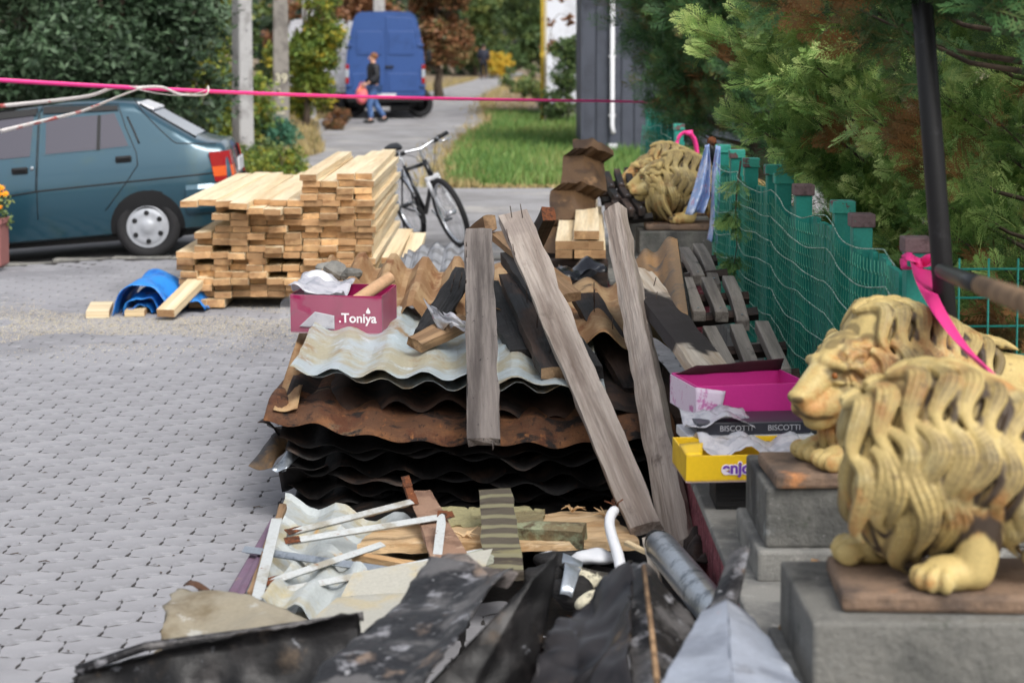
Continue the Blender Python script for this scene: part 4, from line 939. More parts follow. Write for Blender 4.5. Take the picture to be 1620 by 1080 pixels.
# ------------------------------------------------------------------ barrier tapes
def ribbon(name, pts, wd, m, label=None, cat=None, group=None, twist=0, t0=0, parent=None, sub=8, flutter=.0):
    pts = [Vector(p) for p in pts]; b = MB(); vs = []
    q = []
    for i in range(len(pts) - 1):
        p0, p1, p2, p3 = pts[max(i-1, 0)], pts[i], pts[i+1], pts[min(i+2, len(pts)-1)]
        for k in range(sub):
            t = k / sub; q.append(.5*((2*p1) + (p2-p0)*t + (2*p0-5*p1+4*p2-p3)*t*t + (3*p1-p0-3*p2+p3)*t**3))
    q.append(pts[-1]); n = len(q)
    for i, p in enumerate(q):
        tg = (q[min(i+1, n-1)] - q[max(i-1, 0)]).normalized(); up = Vector((0, 0, 1)) if abs(tg.z) < .95 else Vector((1, 0, 0))
        s = tg.cross(up).normalized(); u = s.cross(tg); a = t0 + twist * i / (n-1) + flutter * math.sin(i*1.3)
        d = (u*math.cos(a) + s*math.sin(a)) * wd/2
        w_ = wd if not hasattr(wd, '__len__') else wd
        vs += [p - d, p + (s*math.cos(a) - u*math.sin(a)) * wd*.12, p + d]
    b.add(vs, [(3*i+k, 3*i+k+1, 3*i+4+k, 3*i+3+k) for i in range(n-1) for k in (0, 1)])
    o = b.build(name, m, parent, smooth=True, thick=.0012)
    if label: tag(o, label, cat, group)
    return o
TY = 15.3
ribbon('barrier_tape', [P(-160, 116, 14.6), P(0, 127, TY - .3), P(250, 141, TY), P(520, 152, TY + .6), P(800, 158, TY + 1.5), P(1000, 161, TY + 2.3), P(1062, 166, 18.0)], .034, M_pink, 'long pink barrier tape stretched across the street', 'tape', twist=.9, t0=.2)
wt = empty('warning_tape', P(200, 140, TY - .05), 0, 'white and red warning tape knotted on the pink tape', 'tape')
o0 = wt.location.copy()
for nm_, pp, tw in (('tail', [(0, 168), (70, 161), (140, 152), (180, 139), (215, 138)], .6), ('tail', [(0, 208), (70, 191), (130, 176), (190, 152), (225, 139)], .9), ('knot_loop', [(215, 139), (255, 138), (285, 149), (325, 150), (329, 136), (322, 144), (290, 151), (250, 148), (215, 141)], 1.5)):
    ribbon(nm_, [P(a, c, TY - .06) - o0 for a, c in pp], .036 if nm_ == 'tail' else .026, M_whitetape, twist=tw, t0=.5, parent=wt)
# ------------------------------------------------------------------ green fence with wire netting
FX = 1.29
def fence(label, y0, y1, posts, z0, seed, ribbonpost=None):
    e = empty('picket_fence', (FX, y0, 0), 0, label, 'fence', 'green fences along the plinth')
    r = random.Random(seed)
    b = MB(); b.box((.05, (y1-y0)/2, .08), (.24, y1-y0, .24)); b.build('base_wall', M_conc2, e, bevel=.01)
    for k, (y, brown, h) in enumerate(posts):
        p = MB(); p.box((0, y - y0, (z0 + h - .05)/2), (.072, .072, h - .05 - z0)); po = p.build('post', M_green, e, bevel=.004)
        c = MB(); c.box((0, y - y0, h - .027), (.09, .09, .05)); c.build('post_cap', M_browncap if brown else M_greencap, po, bevel=.005)
    n = int((y1-y0) / .118); b = MB(); b.box((0, 0, 0), (.02, .1, 1.0 - z0)); pk = b.mesh('picket', M_green)
    for k in range(n):
        o = link('picket', pk, e); o.location = (.03 + r.uniform(-.004, .004), .06 + k*.118, z0 + (1.0 - z0)/2 + .05 + r.uniform(-.012, .012)); o.rotation_euler = (r.gauss(0, .008), r.gauss(0, .006), r.gauss(0, .02))
    for z in (.42, .9):
        b = MB(); b.box((.055, (y1-y0)/2, z), (.03, y1-y0 - .02, .05)); b.build('rail', M_green, e, bevel=.003)
    ph = r.uniform(0, 3)
    def surf(y, z):
        s = abs(math.sin((y*2.1 + ph + .25*math.sin(y*1.7))*1.0)); bulge = .045 * s ** .8
        return (-.045 - bulge * (.55 + .45*math.sin(z*3 + y)) - .012*n3((y*3, z*4, seed)), y - y0, z - .035 * s + .02*n3((y*1.5, z*2, seed+3)))
    ztop = 1.12; cy, czh = .062, .05; b = MB(); rows = int((ztop - .34)/czh); cols = int((y1-y0)/cy)
    W = .0021
    for j in range(rows):
        for i in range(cols):
            y = y0 + i*cy + (cy/2 if j % 2 else 0); z = .34 + j*czh
            p = [surf(y, z), surf(y + cy/2, z + czh*.28), surf(y + cy/2, z + czh), surf(y - cy/2, z + czh*.28)]
            b.tube([p[0], p[1], p[2]], W, 3, cap=False); b.tube([p[0], p[3]], W, 3, cap=False)
    stuff(b.build('wire_netting', M_mesh, e))
    for k in range(7):
        z = ztop - k*.122; q = []
        m_ = int((y1-y0)/.05)
        for i in range(m_+1):
            s = surf(y0 + (y1-y0)*i/m_, z); q.append((s[0] - .004, s[1], s[2] + .012*math.sin(i*.25 + k)))
        b = MB(); b.tube(q, [.0024 if i % 2 else .0034 for i in range(len(q))], 5); b.build('line_wire', M_rope, e, smooth=True)
    return e
yp = lambda px: FX * F / (px - 810)
nf = fence('long green picket fence with sagging wire netting', 6.43, 12.4, [(6.43, 1, 1.2), (yp(1365), 1, 1.19), (yp(1335), 0, 1.205), (yp(1272), 1, 1.195), (yp(1240), 0, 1.2), (yp(1225), 0, 1.22), (10.9, 0, 1.2), (11.6, 0, 1.21), (12.36, 0, 1.2)], .2, 5)
ff = fence('short green picket fence beyond the far lions', 15.6, 19.0, [(15.64, 0, 1.2), (16.3, 0, 1.22), (17.0, 0, 1.2), (17.7, 0, 1.22), (18.3, 0, 1.2), (18.96, 0, 1.21)], .2, 6)
# welded wire panel turning right from the corner post
wp_ = empty('wire_panel', (FX + .03, 6.5, 0), 0, 'green welded wire panel right of the brown capped post', 'fence')
for z in [.34 + .093*k for k in range(9)]:
    b = MB(); b.tube([(0, 0, z), (1.6, .02, z + .008)], .0042, 6); b.build('wire', M_green, wp_, smooth=True)
for k in range(17):
    b = MB(); b.tube([(.03 + k*.095, 0, .3), (.03 + k*.095, 0, 1.12)], .0036, 6); b.build('wire', M_green, wp_, smooth=True)
# pink bows
bow = empty('pink_ribbon', (FX, 6.36, .98), 0, 'pink ribbon tied on brown capped post with long tail', 'ribbon', 'pink ribbons tied to posts')
o0 = Vector(bow.location)
cx = P(1452, 418, 6.34)
ribbon('loop', [P(1458, 416, 6.36) - o0, P(1445, 408, 6.32) - o0, P(1431, 406, 6.33) - o0, P(1432, 424, 6.33) - o0, P(1456, 420, 6.35) - o0], .035, M_pink, parent=bow, t0=.6, twist=.8)
ribbon('loop', [P(1456, 418, 6.36) - o0, P(1470, 408, 6.3) - o0, P(1486, 402, 6.31) - o0, P(1478, 414, 6.33) - o0, P(1458, 420, 6.34) - o0], .03, M_pink, parent=bow, t0=.4, twist=.8)
ribbon('tail', [P(1456, 420, 6.32) - o0, P(1466, 455, 5.9) - o0, P(1490, 500, 5.5) - o0, P(1525, 548, 5.15) - o0, P(1575, 592, 4.85) - o0], .07, M_pink, parent=bow, t0=1.15, twist=-.25)
b = MB(); b.ball(cx - o0, (.018, .02, .022), 10, 8); b.build('knot', M_pink, bow, smooth=True)
bow = empty('pink_ribbon', (FX, 15.4, 1.0), 0, 'pink ribbon loop on the far post behind the lion', 'ribbon', 'pink ribbons tied to posts')
o0 = Vector(bow.location)
ribbon('loop', [P(1071, 240, 15.3) - o0, P(1072, 222, 15.3) - o0, P(1080, 211, 15.3) - o0, P(1096, 209, 15.3) - o0], .03, M_pink, parent=bow, t0=.4)
ribbon('tail', [P(1090, 210, 15.3) - o0, P(1099, 222, 15.3) - o0, P(1103, 246, 15.3) - o0, P(1103, 262, 15.3) - o0], .04, M_pink, parent=bow, t0=.6)
b = MB(); b.ball(P(1090, 211, 15.3) - o0, (.03, .02, .02), 10, 8); b.build('knot', M_pink, bow, smooth=True)
# patterned cloths on the fence end
M_cloth = pm('blue_floral_cloth', srgb(150, 176, 220), .8, layers=[(srgb(206, 214, 236), 12, .46, .6, I1), (srgb(192, 160, 196), 20, .56, .66, I1), (srgb(96, 132, 196), 14, .6, .7, I1)])
def cloth(label, outline, Y, nm='hanging_cloth'):
    L, Rr = outline
    def f(u, v):
        i = v*(len(L)-1); k = min(int(i), len(L)-2); t = i - k
        a = Vector(P(*L[k], Y)).lerp(P(*L[k+1], Y), t); c = Vector(P(*Rr[k], Y)).lerp(P(*Rr[k+1], Y), t)
        p = a.lerp(c, u); p.y += .05*math.sin(u*9 + v*2)*(.3 + v) ; return p
    b = MB(); b.grid(16, 20, f); return tag(b.build(nm, M_cloth, smooth=True, thick=.002), label, 'cloth', 'cloths hanging on the fence end')
cloth('wide pale blue floral cloth hanging beside the far lion', ([(1116, 230), (1110, 255), (1098, 300), (1085, 340)], [(1122, 228), (1124, 260), (1122, 310), (1112, 336)]), 12.15)
cloth('narrow pale blue cloth strip hanging on green fence end', ([(1133, 230), (1127, 270), (1126, 320), (1124, 360), (1120, 380)], [(1140, 232), (1139, 270), (1138, 320), (1133, 360), (1134, 384)]), 12.1)
e = empty('jacket_hook', P(1126, 224, 12.2), 0, 'dark hook with reddish cap holding the cloths', 'hook')
o0 = Vector(e.location)
b = MB(); b.tube([P(1121, 226, 12.2) - o0, P(1127, 238, 12.2) - o0, P(1129, 262, 12.2) - o0], [.02, .025, .012], 8); b.build('dark_strap', M_dk, e, smooth=True)
b = MB(); b.ball((0, 0, 0), (.03, .03, .03)); b.build('cap', M_rustbar, e, smooth=True)

# ------------------------------------------------------------------ thuja
def spray_proto(n, seed, sub=True):
    """flat fan of scale leaves in the xy plane, tip at x=1; returns quads (k,4,3)"""
    r = np.random.RandomState(seed); Q = []
    def rh(p, d, L, W):
        s = np.array([-d[1], d[0], 0]); Q.append([p, p + d*L*.45 + s*W/2, p + d*L, p + d*L*.45 - s*W/2])
    for i in range(n):
        t = .08 + .88*i/n
        for sd in (-1, 1):
            a = (0.95 - .35*t + r.uniform(-.12, .12))*sd; d = np.array([math.cos(a), math.sin(a), r.uniform(-.15, .15)])
            L = (.42*(1 - t)**.6*(.55 + .9*min(1, t*3)) + .06)*r.uniform(.75, 1.15); p = np.array([t + r.uniform(-.02, .02), 0, 0.])
            rh(p, d, L, .036)
            if sub and L > .14:
                for q in (.3, .55, .78):
                    for s2 in (-1, 1):
                        a2 = a + s2*.62; rh(p + d*L*q, np.array([math.cos(a2), math.sin(a2), 0]), L*.42*(1.25 - q), .028)
    rh(np.array([0, 0, 0.]), np.array([1., 0, 0]), 1.06, .035)
    Q = np.array(Q); Q[:, :, 2] -= .22*Q[:, :, 0]**2 - .10*np.abs(Q[:, :, 1]); return Q
SPR = [spray_proto(8, k) for k in range(5)]; SPL = [spray_proto(8, 10 + k, False) for k in range(5)]
def sprays(name, bases, dirs, ups, size, m, seed, protos, tints):
    r = np.random.RandomState(seed); VV = []; TT = []
    idx = r.randint(0, len(protos), len(bases))
    x = dirs / np.linalg.norm(dirs, axis=1)[:, None]; z = ups - x*(ups*x).sum(1)[:, None]; z /= np.linalg.norm(z, axis=1)[:, None] + 1e-9; y = np.cross(z, x)
    for k in range(len(protos)):
        s = np.where(idx == k)[0]
        if not len(s): continue
        Q = protos[k].reshape(-1, 3)
        W = (Q[None, :, 0, None]*x[s][:, None] + Q[None, :, 1, None]*y[s][:, None] + Q[None, :, 2, None]*z[s][:, None])*size[s][:, None, None] + bases[s][:, None]
        VV.append(W.reshape(-1, 3)); nq = len(protos[k])
        base = np.repeat(tints[s], nq); tip = np.tile(protos[k][:, 2, 0], len(s))
        TT.append(np.clip(base + .5*(tip - .55) + r.normal(0, .05, len(base)), 0, 1))  # pale tips, bases darkened: the crown's inner shade is put into the tint
    V = np.concatenate(VV); T = np.concatenate(TT)
    return fast_mesh(name, V, np.arange(len(V)).reshape(-1, 4), m, fcols=T)
def thuja(label, x, y, R0, z0, z1, nb, per, size, m, seed, protos, trunk=.06, squash=1.0, brown=0, spread=.35, tipz=.25, dens=0, shape=None, tb=.0, sector=None):
    e = empty('thuja', (x, y, 0), 0, label, 'thuja', 'thujas behind the fence'); r = np.random.RandomState(seed)
    b = MB(); b.tube([(0, 0, -.03), (.02, .01, z1*.5), (0, 0, z1*.95)], [trunk, trunk*.7, trunk*.2], 8); b.build('trunk', M_bark, e, smooth=True)
    Bs, Ds, Us, Ss, Ts = [], [], [], [], []; bb = MB()
    for i in range(nb):
        h = z0 + (z1 - z0)*r.rand()
        a = r.uniform(0, 2*np.pi) if sector is None else r.uniform(*sector)
        tz = (h - z0)/(z1 - z0); rad = R0*(shape(tz) if shape else 1)*r.uniform(.78, 1.12)
        end = np.array([math.cos(a)*rad, math.sin(a)*rad*squash, h + tipz*r.uniform(.2, 1)*rad*.6]); st = np.array([0, 0, max(.1, h - .35*rad)])
        mid = (st + end)/2 + np.array([0, 0, -.08*rad])
        if i % 2 == 0: bb.tube([tuple(st), tuple(mid), tuple(end)], [trunk*.22, trunk*.13, .003], 4)
        ct = r.rand()
        od = (end - mid)/np.linalg.norm(end - mid)
        for k in range(per):
            t = 1 - .6*(k/per)**1.2*r.uniform(.7, 1.1); p = mid + (end - mid)*max(0, (t - .4)/.6) + r.normal(0, .03 + dens, 3)
            d = od + r.normal(0, .55, 3) + np.array([0, 0, .12]); Bs.append(p); Ds.append(d)
            u = r.normal(0, 1, 3); u[2] = abs(u[2])*.6; Us.append(u)
            Ss.append(size*r.uniform(.6, 1.25)); Ts.append(np.clip(.2 + .45*ct + r.normal(0, .12) + tb, 0, 1))
    bb.build('branches', M_bark, e, smooth=True)
    Bs, Ds, Us, Ss, Ts = map(np.array, (Bs, Ds, Us, Ss, Ts))
    if brown:
        c = np.array([mnoise.noise(Vector(p)*3.2 + Vector((seed, 0, 0))) for p in Bs]); sel = c > np.quantile(c, 1 - brown)
        link('dead_foliage', sprays('dead_foliage', Bs[sel], Ds[sel], Us[sel], Ss[sel], M_thuja_b, seed + 1, protos, Ts[sel]), e)
        Bs, Ds, Us, Ss, Ts = Bs[~sel], Ds[~sel], Us[~sel], Ss[~sel], Ts[~sel]
    link('crown', sprays('crown', Bs, Ds, Us, Ss, m, seed, protos, Ts), e)
    return e
bul = lambda t: .55 + .45*math.sin(min(1, t*1.25)*math.pi*.72)
thuja('loose bright green thuja leaning over the wire netting', 2.02, 9.6, .98, .5, 2.9, 250, 36, .125, M_thuja, 41, SPR, shape=lambda t: (.5 + .55*sst(.26, .42, t))*(1 - .25*sst(.6, 1, t)), tb=.06, brown=.03)
thuja('green thuja with browned patches right of the black post', 2.3, 7.6, .8, .45, 3.0, 180, 34, .12, M_thuja, 42, SPR, brown=.13, shape=lambda t: .8 + .3*math.sin(t*math.pi))
thuja('dark dense clipped thuja above the far fence', 1.98, 16.3, .98, 1.15, 4.0, 560, 26, .19, M_thuja_d, 43, SPL, shape=lambda t: .5 + .62*math.sin(min(1, .12 + t*1.1)*math.pi*.8), trunk=.1, dens=.05, brown=.05, tipz=.1)
thuja('dark half dead thuja overhanging at the top right', 1.78, 6.1, .9, 1.95, 3.3, 130, 30, .13, M_thuja_d, 44, SPR, brown=.2, trunk=.06, shape=lambda t: 1.05 - .3*t, tipz=-.1)  # dark scale colours stand in for the shade on this overhang
thuja('shaded thuja standing between the bright and the clipped one', 2.25, 12.4, .72, .6, 3.6, 150, 20, .17, M_thuja_d, 45, SPL, dens=.04)
# drooping twig on the netting
tw = empty('hanging_twig', P(1165, 260, 10.9), 0, 'thin thuja twig hanging down over the wire netting', 'twig')
o0 = Vector(tw.location); pts = [P(1172, 255, 10.9), P(1166, 300, 10.8), P(1163, 345, 10.75), P(1166, 390, 10.7), P(1160, 425, 10.7)]
b = MB(); b.tube([p - o0 for p in pts], [.006, .005, .004, .003, .002], 5); b.build('stem', M_bark, tw, smooth=True)
Bs, Ds = [], []
for i, c in enumerate(((1168, 285), (1165, 330), (1164, 350), (1160, 340), (1165, 405), (1158, 412), (1160, 425))):
    for k in range(7): Bs.append(np.array(P(c[0], c[1], 10.72) - o0)); Ds.append(np.array([npr.normal(-.3, .5), npr.normal(-.2, .4), npr.normal(-.5, .4)]))
link('foliage', sprays('foliage', np.array(Bs), np.array(Ds), npr.normal(size=(len(Bs), 3)), npr.uniform(.07, .14, len(Bs)), M_thuja, 46, SPR, npr.uniform(.1, .6, len(Bs))), tw)
# lamp post and handrail
lp = empty('lamp_post', (P(1478, 300, 5.9).x, 5.9, 0), 0, 'black round steel post in front of the browned thuja', 'post')
xa, xb = P(1463, 60, 5.9), P(1494, 470, 5.9); d = (xb - xa); sl = d.x/d.z
o0 = Vector(lp.location); f_ = lambda z: (xa.x + (z - xa.z)*sl - o0.x, 0, z)
b = MB(); b.tube([f_(.4), f_(1.2), f_(3.2)], [.034, .032, .03], 16); b.build('shaft', M_blackpaint, lp, smooth=True)
b = MB(); b.tube([f_(.4), f_(.46)], .06, 16); b.build('collar', M_blackpaint, lp, smooth=True)
hr = empty('handrail', P(1490, 428, 5.8), 0, 'blurred black and brown rail sloping up towards the viewer', 'rail')
o0 = Vector(hr.location)
b = MB(); b.tube([(0, 0, 0), P(1530, 444, 4.6) - o0, P(1556, 452, 4.1) - o0], [.022, .021, .02], 12); b.build('painted_length', M_blackpaint, hr, smooth=True)
b = MB(); b.tube([P(1552, 451, 4.15) - o0, P(1625, 478, 3.2) - o0, P(1700, 505, 2.7) - o0], .0205, 12); b.build('worn_length', M_brown, hr, smooth=True)
# ------------------------------------------------------------------ lion statues
def lock_tube(b, path, out, wd, th, n=8):
    """tapered lock: elliptic section, width wd(t), thickness th(t), outward direction per point"""
    N = len(path); vs = []
    for i, p in enumerate(path):
        t = (path[min(i+1, N-1)] - path[max(i-1, 0)]).normalized(); o = (out[i] - t*out[i].dot(t)).normalized(); s = t.cross(o)
        for k in range(n):
            a = 2*math.pi*k/n; vs.append(p + s*math.cos(a)*wd[i] + o*math.sin(a)*th[i])
    b.add(vs, [(i*n+k, i*n+(k+1) % n, (i+1)*n+(k+1) % n, (i+1)*n+k) for i in range(N-1) for k in range(n)] + [tuple(range(n-1, -1, -1)), tuple((N-1)*n+k for k in range(n))])
def lion_mesh(head_yaw, hz=0.0, hs=1.12, paws=False):
    r = random.Random(3); b = MB(); strands = []      # strands: (point, t, width)
    def cap(a, c, r0, r1, n=12):
        a = Vector(a); c = Vector(c); m = 8
        pts = [a.lerp(c, i/m) for i in range(m+1)]; b.tube(pts, [r0 + (r1-r0)*i/m for i in range(m+1)], n); b.ball(a, r0, n, 8); b.ball(c, r1, n, 8)
    # trunk, haunches, legs
    cap((.16, 0, .27), (.62, 0, .20), .12, .105); b.ball((.64, 0, .19), (.12, .125, .125), 16, 10)
    for s in (-1, 1):
        b.ball((.62, s*.085, .14), (.13, .065, .135), 14, 10); cap((.66, s*.12, .1), (.56, s*.13, .04), .05, .04); b.ball((.53, s*.13, .035), (.075, .045, .036), 12, 8)
    legs = (((.13, .10, .22), (.02, .115, .05), -.035, .115), ((.20, -.11, .22), (.17, -.125, .05), .115, -.125))
    if paws: legs = (((.10, .09, .2), (-.03, .082, .05), -.085, .078), ((.10, -.09, .2), (-.03, -.082, .05), -.085, -.078))
    for s in (0, 1):
        a, c, px, py = legs[s]; cap(a, c, .06, .05); b.ball((px, py, .04), (.078, .058, .042), 14, 10)
        for k in range(4):
            if s == 1 and not paws: aa = R(-5 + 27*k); b.ball((px - .070*math.cos(aa), py - .056*math.sin(aa), .031), (.027, .0185, .031), 12, 8, Matrix.Rotation(aa, 3, 'Z'))
            else: b.ball((px - .072 + .008*abs(k - 1.5), py + (k - 1.5)*.033, .031), (.036, .0158, .031), 12, 8)
        for k in range(3): pass
    # neck / mane core
    b.ball((.11, 0, .26), (.21, .166, .212), 22, 14); b.ball((.02, 0, .2), (.12, .125, .17), 16, 12); cap((.08, 0, .365), (.34, 0, .275), .142, .12); b.ball((.19, 0, .27), (.215, .174, .205), 22, 14)
    cap((.75, .05, .2), (.7, .16, .04), .022, .02); cap((.7, .16, .04), (.5, .19, .035), .02, .035)
    # head, turned on the neck
    Hc = Vector((.0, 0, .30)) if abs(head_yaw) < .7 else Vector((.06, .07, .30)); Ry = Matrix.Rotation(head_yaw, 3, 'Z')
    H = lambda x, y, z: Hc + Vector((0, 0, hz)) + Ry @ ((Vector((x, y, z)) - Vector((0, 0, .30)))*hs)
    def hb(c, rad): b.ball(H(*c), tuple(q*hs for q in rad), 18, 14, Ry)
    def hc(a, c, r0, r1): cap(H(*a), H(*c), r0*hs, r1*hs)
    hb((-.03, 0, .345), (.11, .095, .105)); hc((-.085, 0, .372), (-.200, 0, .276), .052, .040); hb((-.165, 0, .25), (.056, .05, .046)); hb((-.15, 0, .206), (.044, .038, .026)); hc((-.15, 0, .225), (-.06, 0, .25), .045, .07)
    hb((-.226, 0, .279), (.022, .034, .02))
    for s in (-1, 1):
        hb((-.18, s*.022, .244), (.042, .032, .030)); hc((-.15, s*.03, .25), (-.055, s*.058, .29), .038, .056); hc((-.142, s*.018, .372), (-.118, s*.074, .362), .019, .015)
        hb((-.118, s*.046, .338), (.018, .020, .0155)); hb((-.122, s*.054, .318), (.02, .026, .009)); (hb((-.01, s*.10, .405), (.022, .028, .035)) if abs(head_yaw) < .7 else None)
    # locks
    def add(path, out, w0, h0, fat=.3):
        N = len(path); wd, th = [], []
        for i in range(N):
            t = i/(N-1); k = min(1, .45 + t/fat*.55) if t < fat else max(.12, 1 - ((t - fat)/(1 - fat))**1.6*.92)
            wd.append(w0*k); th.append(h0*k)
            if i:
                for q in (.0, .25, .5, .75): strands.append((path[i-1].lerp(path[i], q), (i - 1 + q)/(N-1), wd[i-1] + (wd[i] - wd[i-1])*q))
        lock_tube(b, path, out, wd, th)
        if w0 > .02:
            for off in (-.66, -.22, .22, .66):
                q = []
                for i in range(N):
                    tg = (path[min(i+1, N-1)] - path[max(i-1, 0)]).normalized(); o = (out[i] - tg*out[i].dot(tg)).normalized()
                    q.append(path[i] + tg.cross(o)*wd[i]*off + o*th[i]*(.92 - .42*abs(off)))
                lock_tube(b, q, out, [x*.19 for x in wd], [x*.34 + .001 for x in th], 6)
                for i in range(N - 1):
                    for z_ in (0, .5): strands.append((q[i].lerp(q[i+1], z_), (i + z_)/(N-1), wd[i]*.30))
    xtop = [(-.12, .40), (-.05, .45), (.05, .492), (.14, .49), (.26, .44), (.40, .365), (.6, .32)]; xr = [(-.12, .10), (-.04, .13), (.08, .165), (.2, .168), (.32, .15), (.46, .125), (.6, .12)]
    def arch(x, ph, s, o=0):
        rz = .225; zt = lerp_prof(xtop, x); ry = lerp_prof(xr, x)
        z = zt - rz + (rz + o)*math.cos(ph); y = s*(ry + o)*math.sin(ph) if ph < math.pi/2 else s*(ry + o)*(1 - .42*((ph - math.pi/2)/.7)**1.4)
        if ph > math.pi/2: z = zt - rz - (ph - math.pi/2)*.20
        return Vector((x, y, z)), Vector((0, s*math.sin(min(ph, 1.7)), math.cos(ph))).normalized()
    def row(x0, x1, n, p0, p1, w0, h0, drift, amp, lift0, lift1, sd, N=13):
        for i in range(n):
            xb = x0 + (x1 - x0)*(i + .5)/n + r.uniform(-.006, .006); a0 = p0 + r.uniform(-.05, .05); a1 = p1 + r.uniform(-.09, .06); am = amp*r.uniform(.8, 1.2)
            for s in (-1, 1):
                pa, ou = [], []
                for k in range(N):
                    t = k/(N-1); p, o = arch(xb + drift*t + am*math.sin(t*2*math.pi*.95), a0 + (a1 - a0)*t, s, lift0 + (lift1 - lift0)*t); pa.append(p); ou.append(o)
                add(pa, ou, w0*r.uniform(.85, 1.1), h0)
    if abs(head_yaw) > .7: row(-.15, -.03, 2, .2, 1.3, .031, .026, .05, .026, .014, .02, 11, 17); row(-.14, -.04, 2, 1.05, 2.1, .031, .026, .04, .026, .012, .008, 12, 17)
    row(-.03, .38, 7, .12, 1.25, .031, .026, .06, .030, .012, .020, 1, 17)
    row(.0, .41, 7, .35, 1.35, .017, .020, .06, .030, .016, .016, 5, 17)
    row(-.05, .34, 7, 1.0, 2.0, .031, .026, .05, .032, .014, .006, 2, 17)
    row(-.02, .37, 7, 1.1, 2.05, .016, .020, .05, .032, .018, .004, 6, 17)
    row(-.05, .20, 5, 1.75, 2.75, .034, .026, .05, .022, .004, .0, 3, 15)
    row(.2, .36, 3, 1.75, 2.3, .026, .020, .06, .02, .0, -.02, 4)
    row(-.03, .2, 5, 1.9, 2.85, .018, .02, .05, .022, .012, .004, 7, 15)
    # crown parting and back tufts
    for i in range(9):
        x = -.02 + i*.055
        for s in (-1, 1):
            pa, ou = [], []
            for k in range(9):
                t = k/8; p, o = arch(x + .11*t, .05 + .28*t + .05*math.sin(t*6), s, .014); pa.append(p); ou.append(o)
            add(pa, ou, .022, .018)
    # long beard locks beside the face
    for s in ((-1, 1) if abs(head_yaw) < .7 else ()):
        for i, (x, y, z, l, w0) in enumerate(((-.06, .075, .31, .22, .026), (-.04, .095, .32, .25, .030), (-.005, .115, .31, .26, .030), (.03, .13, .28, .22, .026), (-.07, .04, .235, .16, .024))):
            pa, ou = [], []
            for k in range(13):
                t = k/12; pa.append(H(x + .014*math.sin(t*5 + i) + .05*t*t, s*(y + .012*math.sin(t*3.1) - .03*t*t), z - l*t)); ou.append(Ry @ Vector((-.55, s*.8, .1)))
            add(pa, ou, w0, .024, .35)
    for i in range(9):
        az = R(-118 + 29.5*i + r.uniform(-4, 4)); dd = Vector((-math.cos(az), math.sin(az), 0)); l = .25 + .03*math.sin(i*2.3)
        pa, ou = [], []
        for k in range(15):
            t = k/14; rad = .128 + .030*math.sin(t*2.6) - .05*t*t; tg = Vector((math.sin(az), math.cos(az), 0)); c = Vector((.045, 0, .345)) + Vector((dd.x*rad*1.0, dd.y*rad*1.12, -l*t)) + tg*.022*math.sin(t*5.6 + i)
            pa.append(c); ou.append(dd + Vector((0, 0, .15)))
        add(pa, ou, .038, .028, .4)
    for k_ in range(3):
        pa = [H(-.105 + .03*t + .004*k_, (k_ - 1)*.035, .21 - .15*t) for t in [i/8 for i in range(9)]]; add(pa, [Ry @ Vector((-1, 0, .1))]*9, .022, .02)
    # forehead and cheek locks swept back from the face
    for ring, (rr, n_, ln, w0) in enumerate(() if abs(head_yaw) > .7 else ((.086, 11, .11, .019), (.104, 10, .12, .022))):
        for i in range(n_):
            a = R(-128) + R(256)*(i + .5*(ring % 2))/(n_-1)
            d = Vector((0, math.sin(a), math.cos(a))); pa, ou = [], []
            for k in range(10):
                t = k/9; rad = rr + .022*math.sin(t*2.6) - .005*t; x = -.105 + .035*ring + ln*t
                w_ = .02*math.sin(t*5.5 + i*1.3); tg = Vector((0, math.cos(a), -math.sin(a)))
                pa.append(H(x, (d*rad + tg*w_).y*1.02, .325 + (d*rad + tg*w_).z*.98 - .02*t)); ou.append(Ry @ (d + Vector((-.35, 0, 0))))
            add(pa, ou, w0, .017)
    me = b.mesh('lion', M_dk); o = link('lion_tmp', me)
    mo = o.modifiers.new('r', 'REMESH'); mo.mode = 'VOXEL'; mo.voxel_size = .0036; mo.use_smooth_shade = True
    sm = o.modifiers.new('s', 'SMOOTH'); sm.factor = .5; sm.iterations = 1
    dg = bpy.context.evaluated_depsgraph_get(); res = bpy.data.meshes.new_from_object(o.evaluated_get(dg)); bpy.data.objects.remove(o)
    # painted antique finish: dark wash between the locks and on their lower ends
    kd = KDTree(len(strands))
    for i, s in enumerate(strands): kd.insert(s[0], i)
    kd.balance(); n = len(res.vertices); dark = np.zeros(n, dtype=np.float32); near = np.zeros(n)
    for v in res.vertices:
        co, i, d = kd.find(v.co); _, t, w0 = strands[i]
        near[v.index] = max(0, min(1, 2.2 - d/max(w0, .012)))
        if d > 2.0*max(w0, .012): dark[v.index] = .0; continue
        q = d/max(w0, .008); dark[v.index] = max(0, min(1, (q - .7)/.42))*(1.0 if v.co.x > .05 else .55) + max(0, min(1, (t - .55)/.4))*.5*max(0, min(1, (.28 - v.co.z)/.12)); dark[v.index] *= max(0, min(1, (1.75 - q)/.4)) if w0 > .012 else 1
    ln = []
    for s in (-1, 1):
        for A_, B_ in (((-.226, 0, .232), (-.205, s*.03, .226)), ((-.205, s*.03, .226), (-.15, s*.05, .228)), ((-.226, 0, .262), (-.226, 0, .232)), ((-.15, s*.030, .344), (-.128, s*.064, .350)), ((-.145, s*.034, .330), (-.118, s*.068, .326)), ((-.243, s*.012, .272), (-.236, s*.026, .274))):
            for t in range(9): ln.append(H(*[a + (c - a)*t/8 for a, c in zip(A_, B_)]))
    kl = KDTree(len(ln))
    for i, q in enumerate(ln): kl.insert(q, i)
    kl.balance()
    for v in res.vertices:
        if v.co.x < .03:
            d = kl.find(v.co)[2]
            if d < .016: dark[v.index] = max(dark[v.index], min(.75, (.015 - d)/.008))
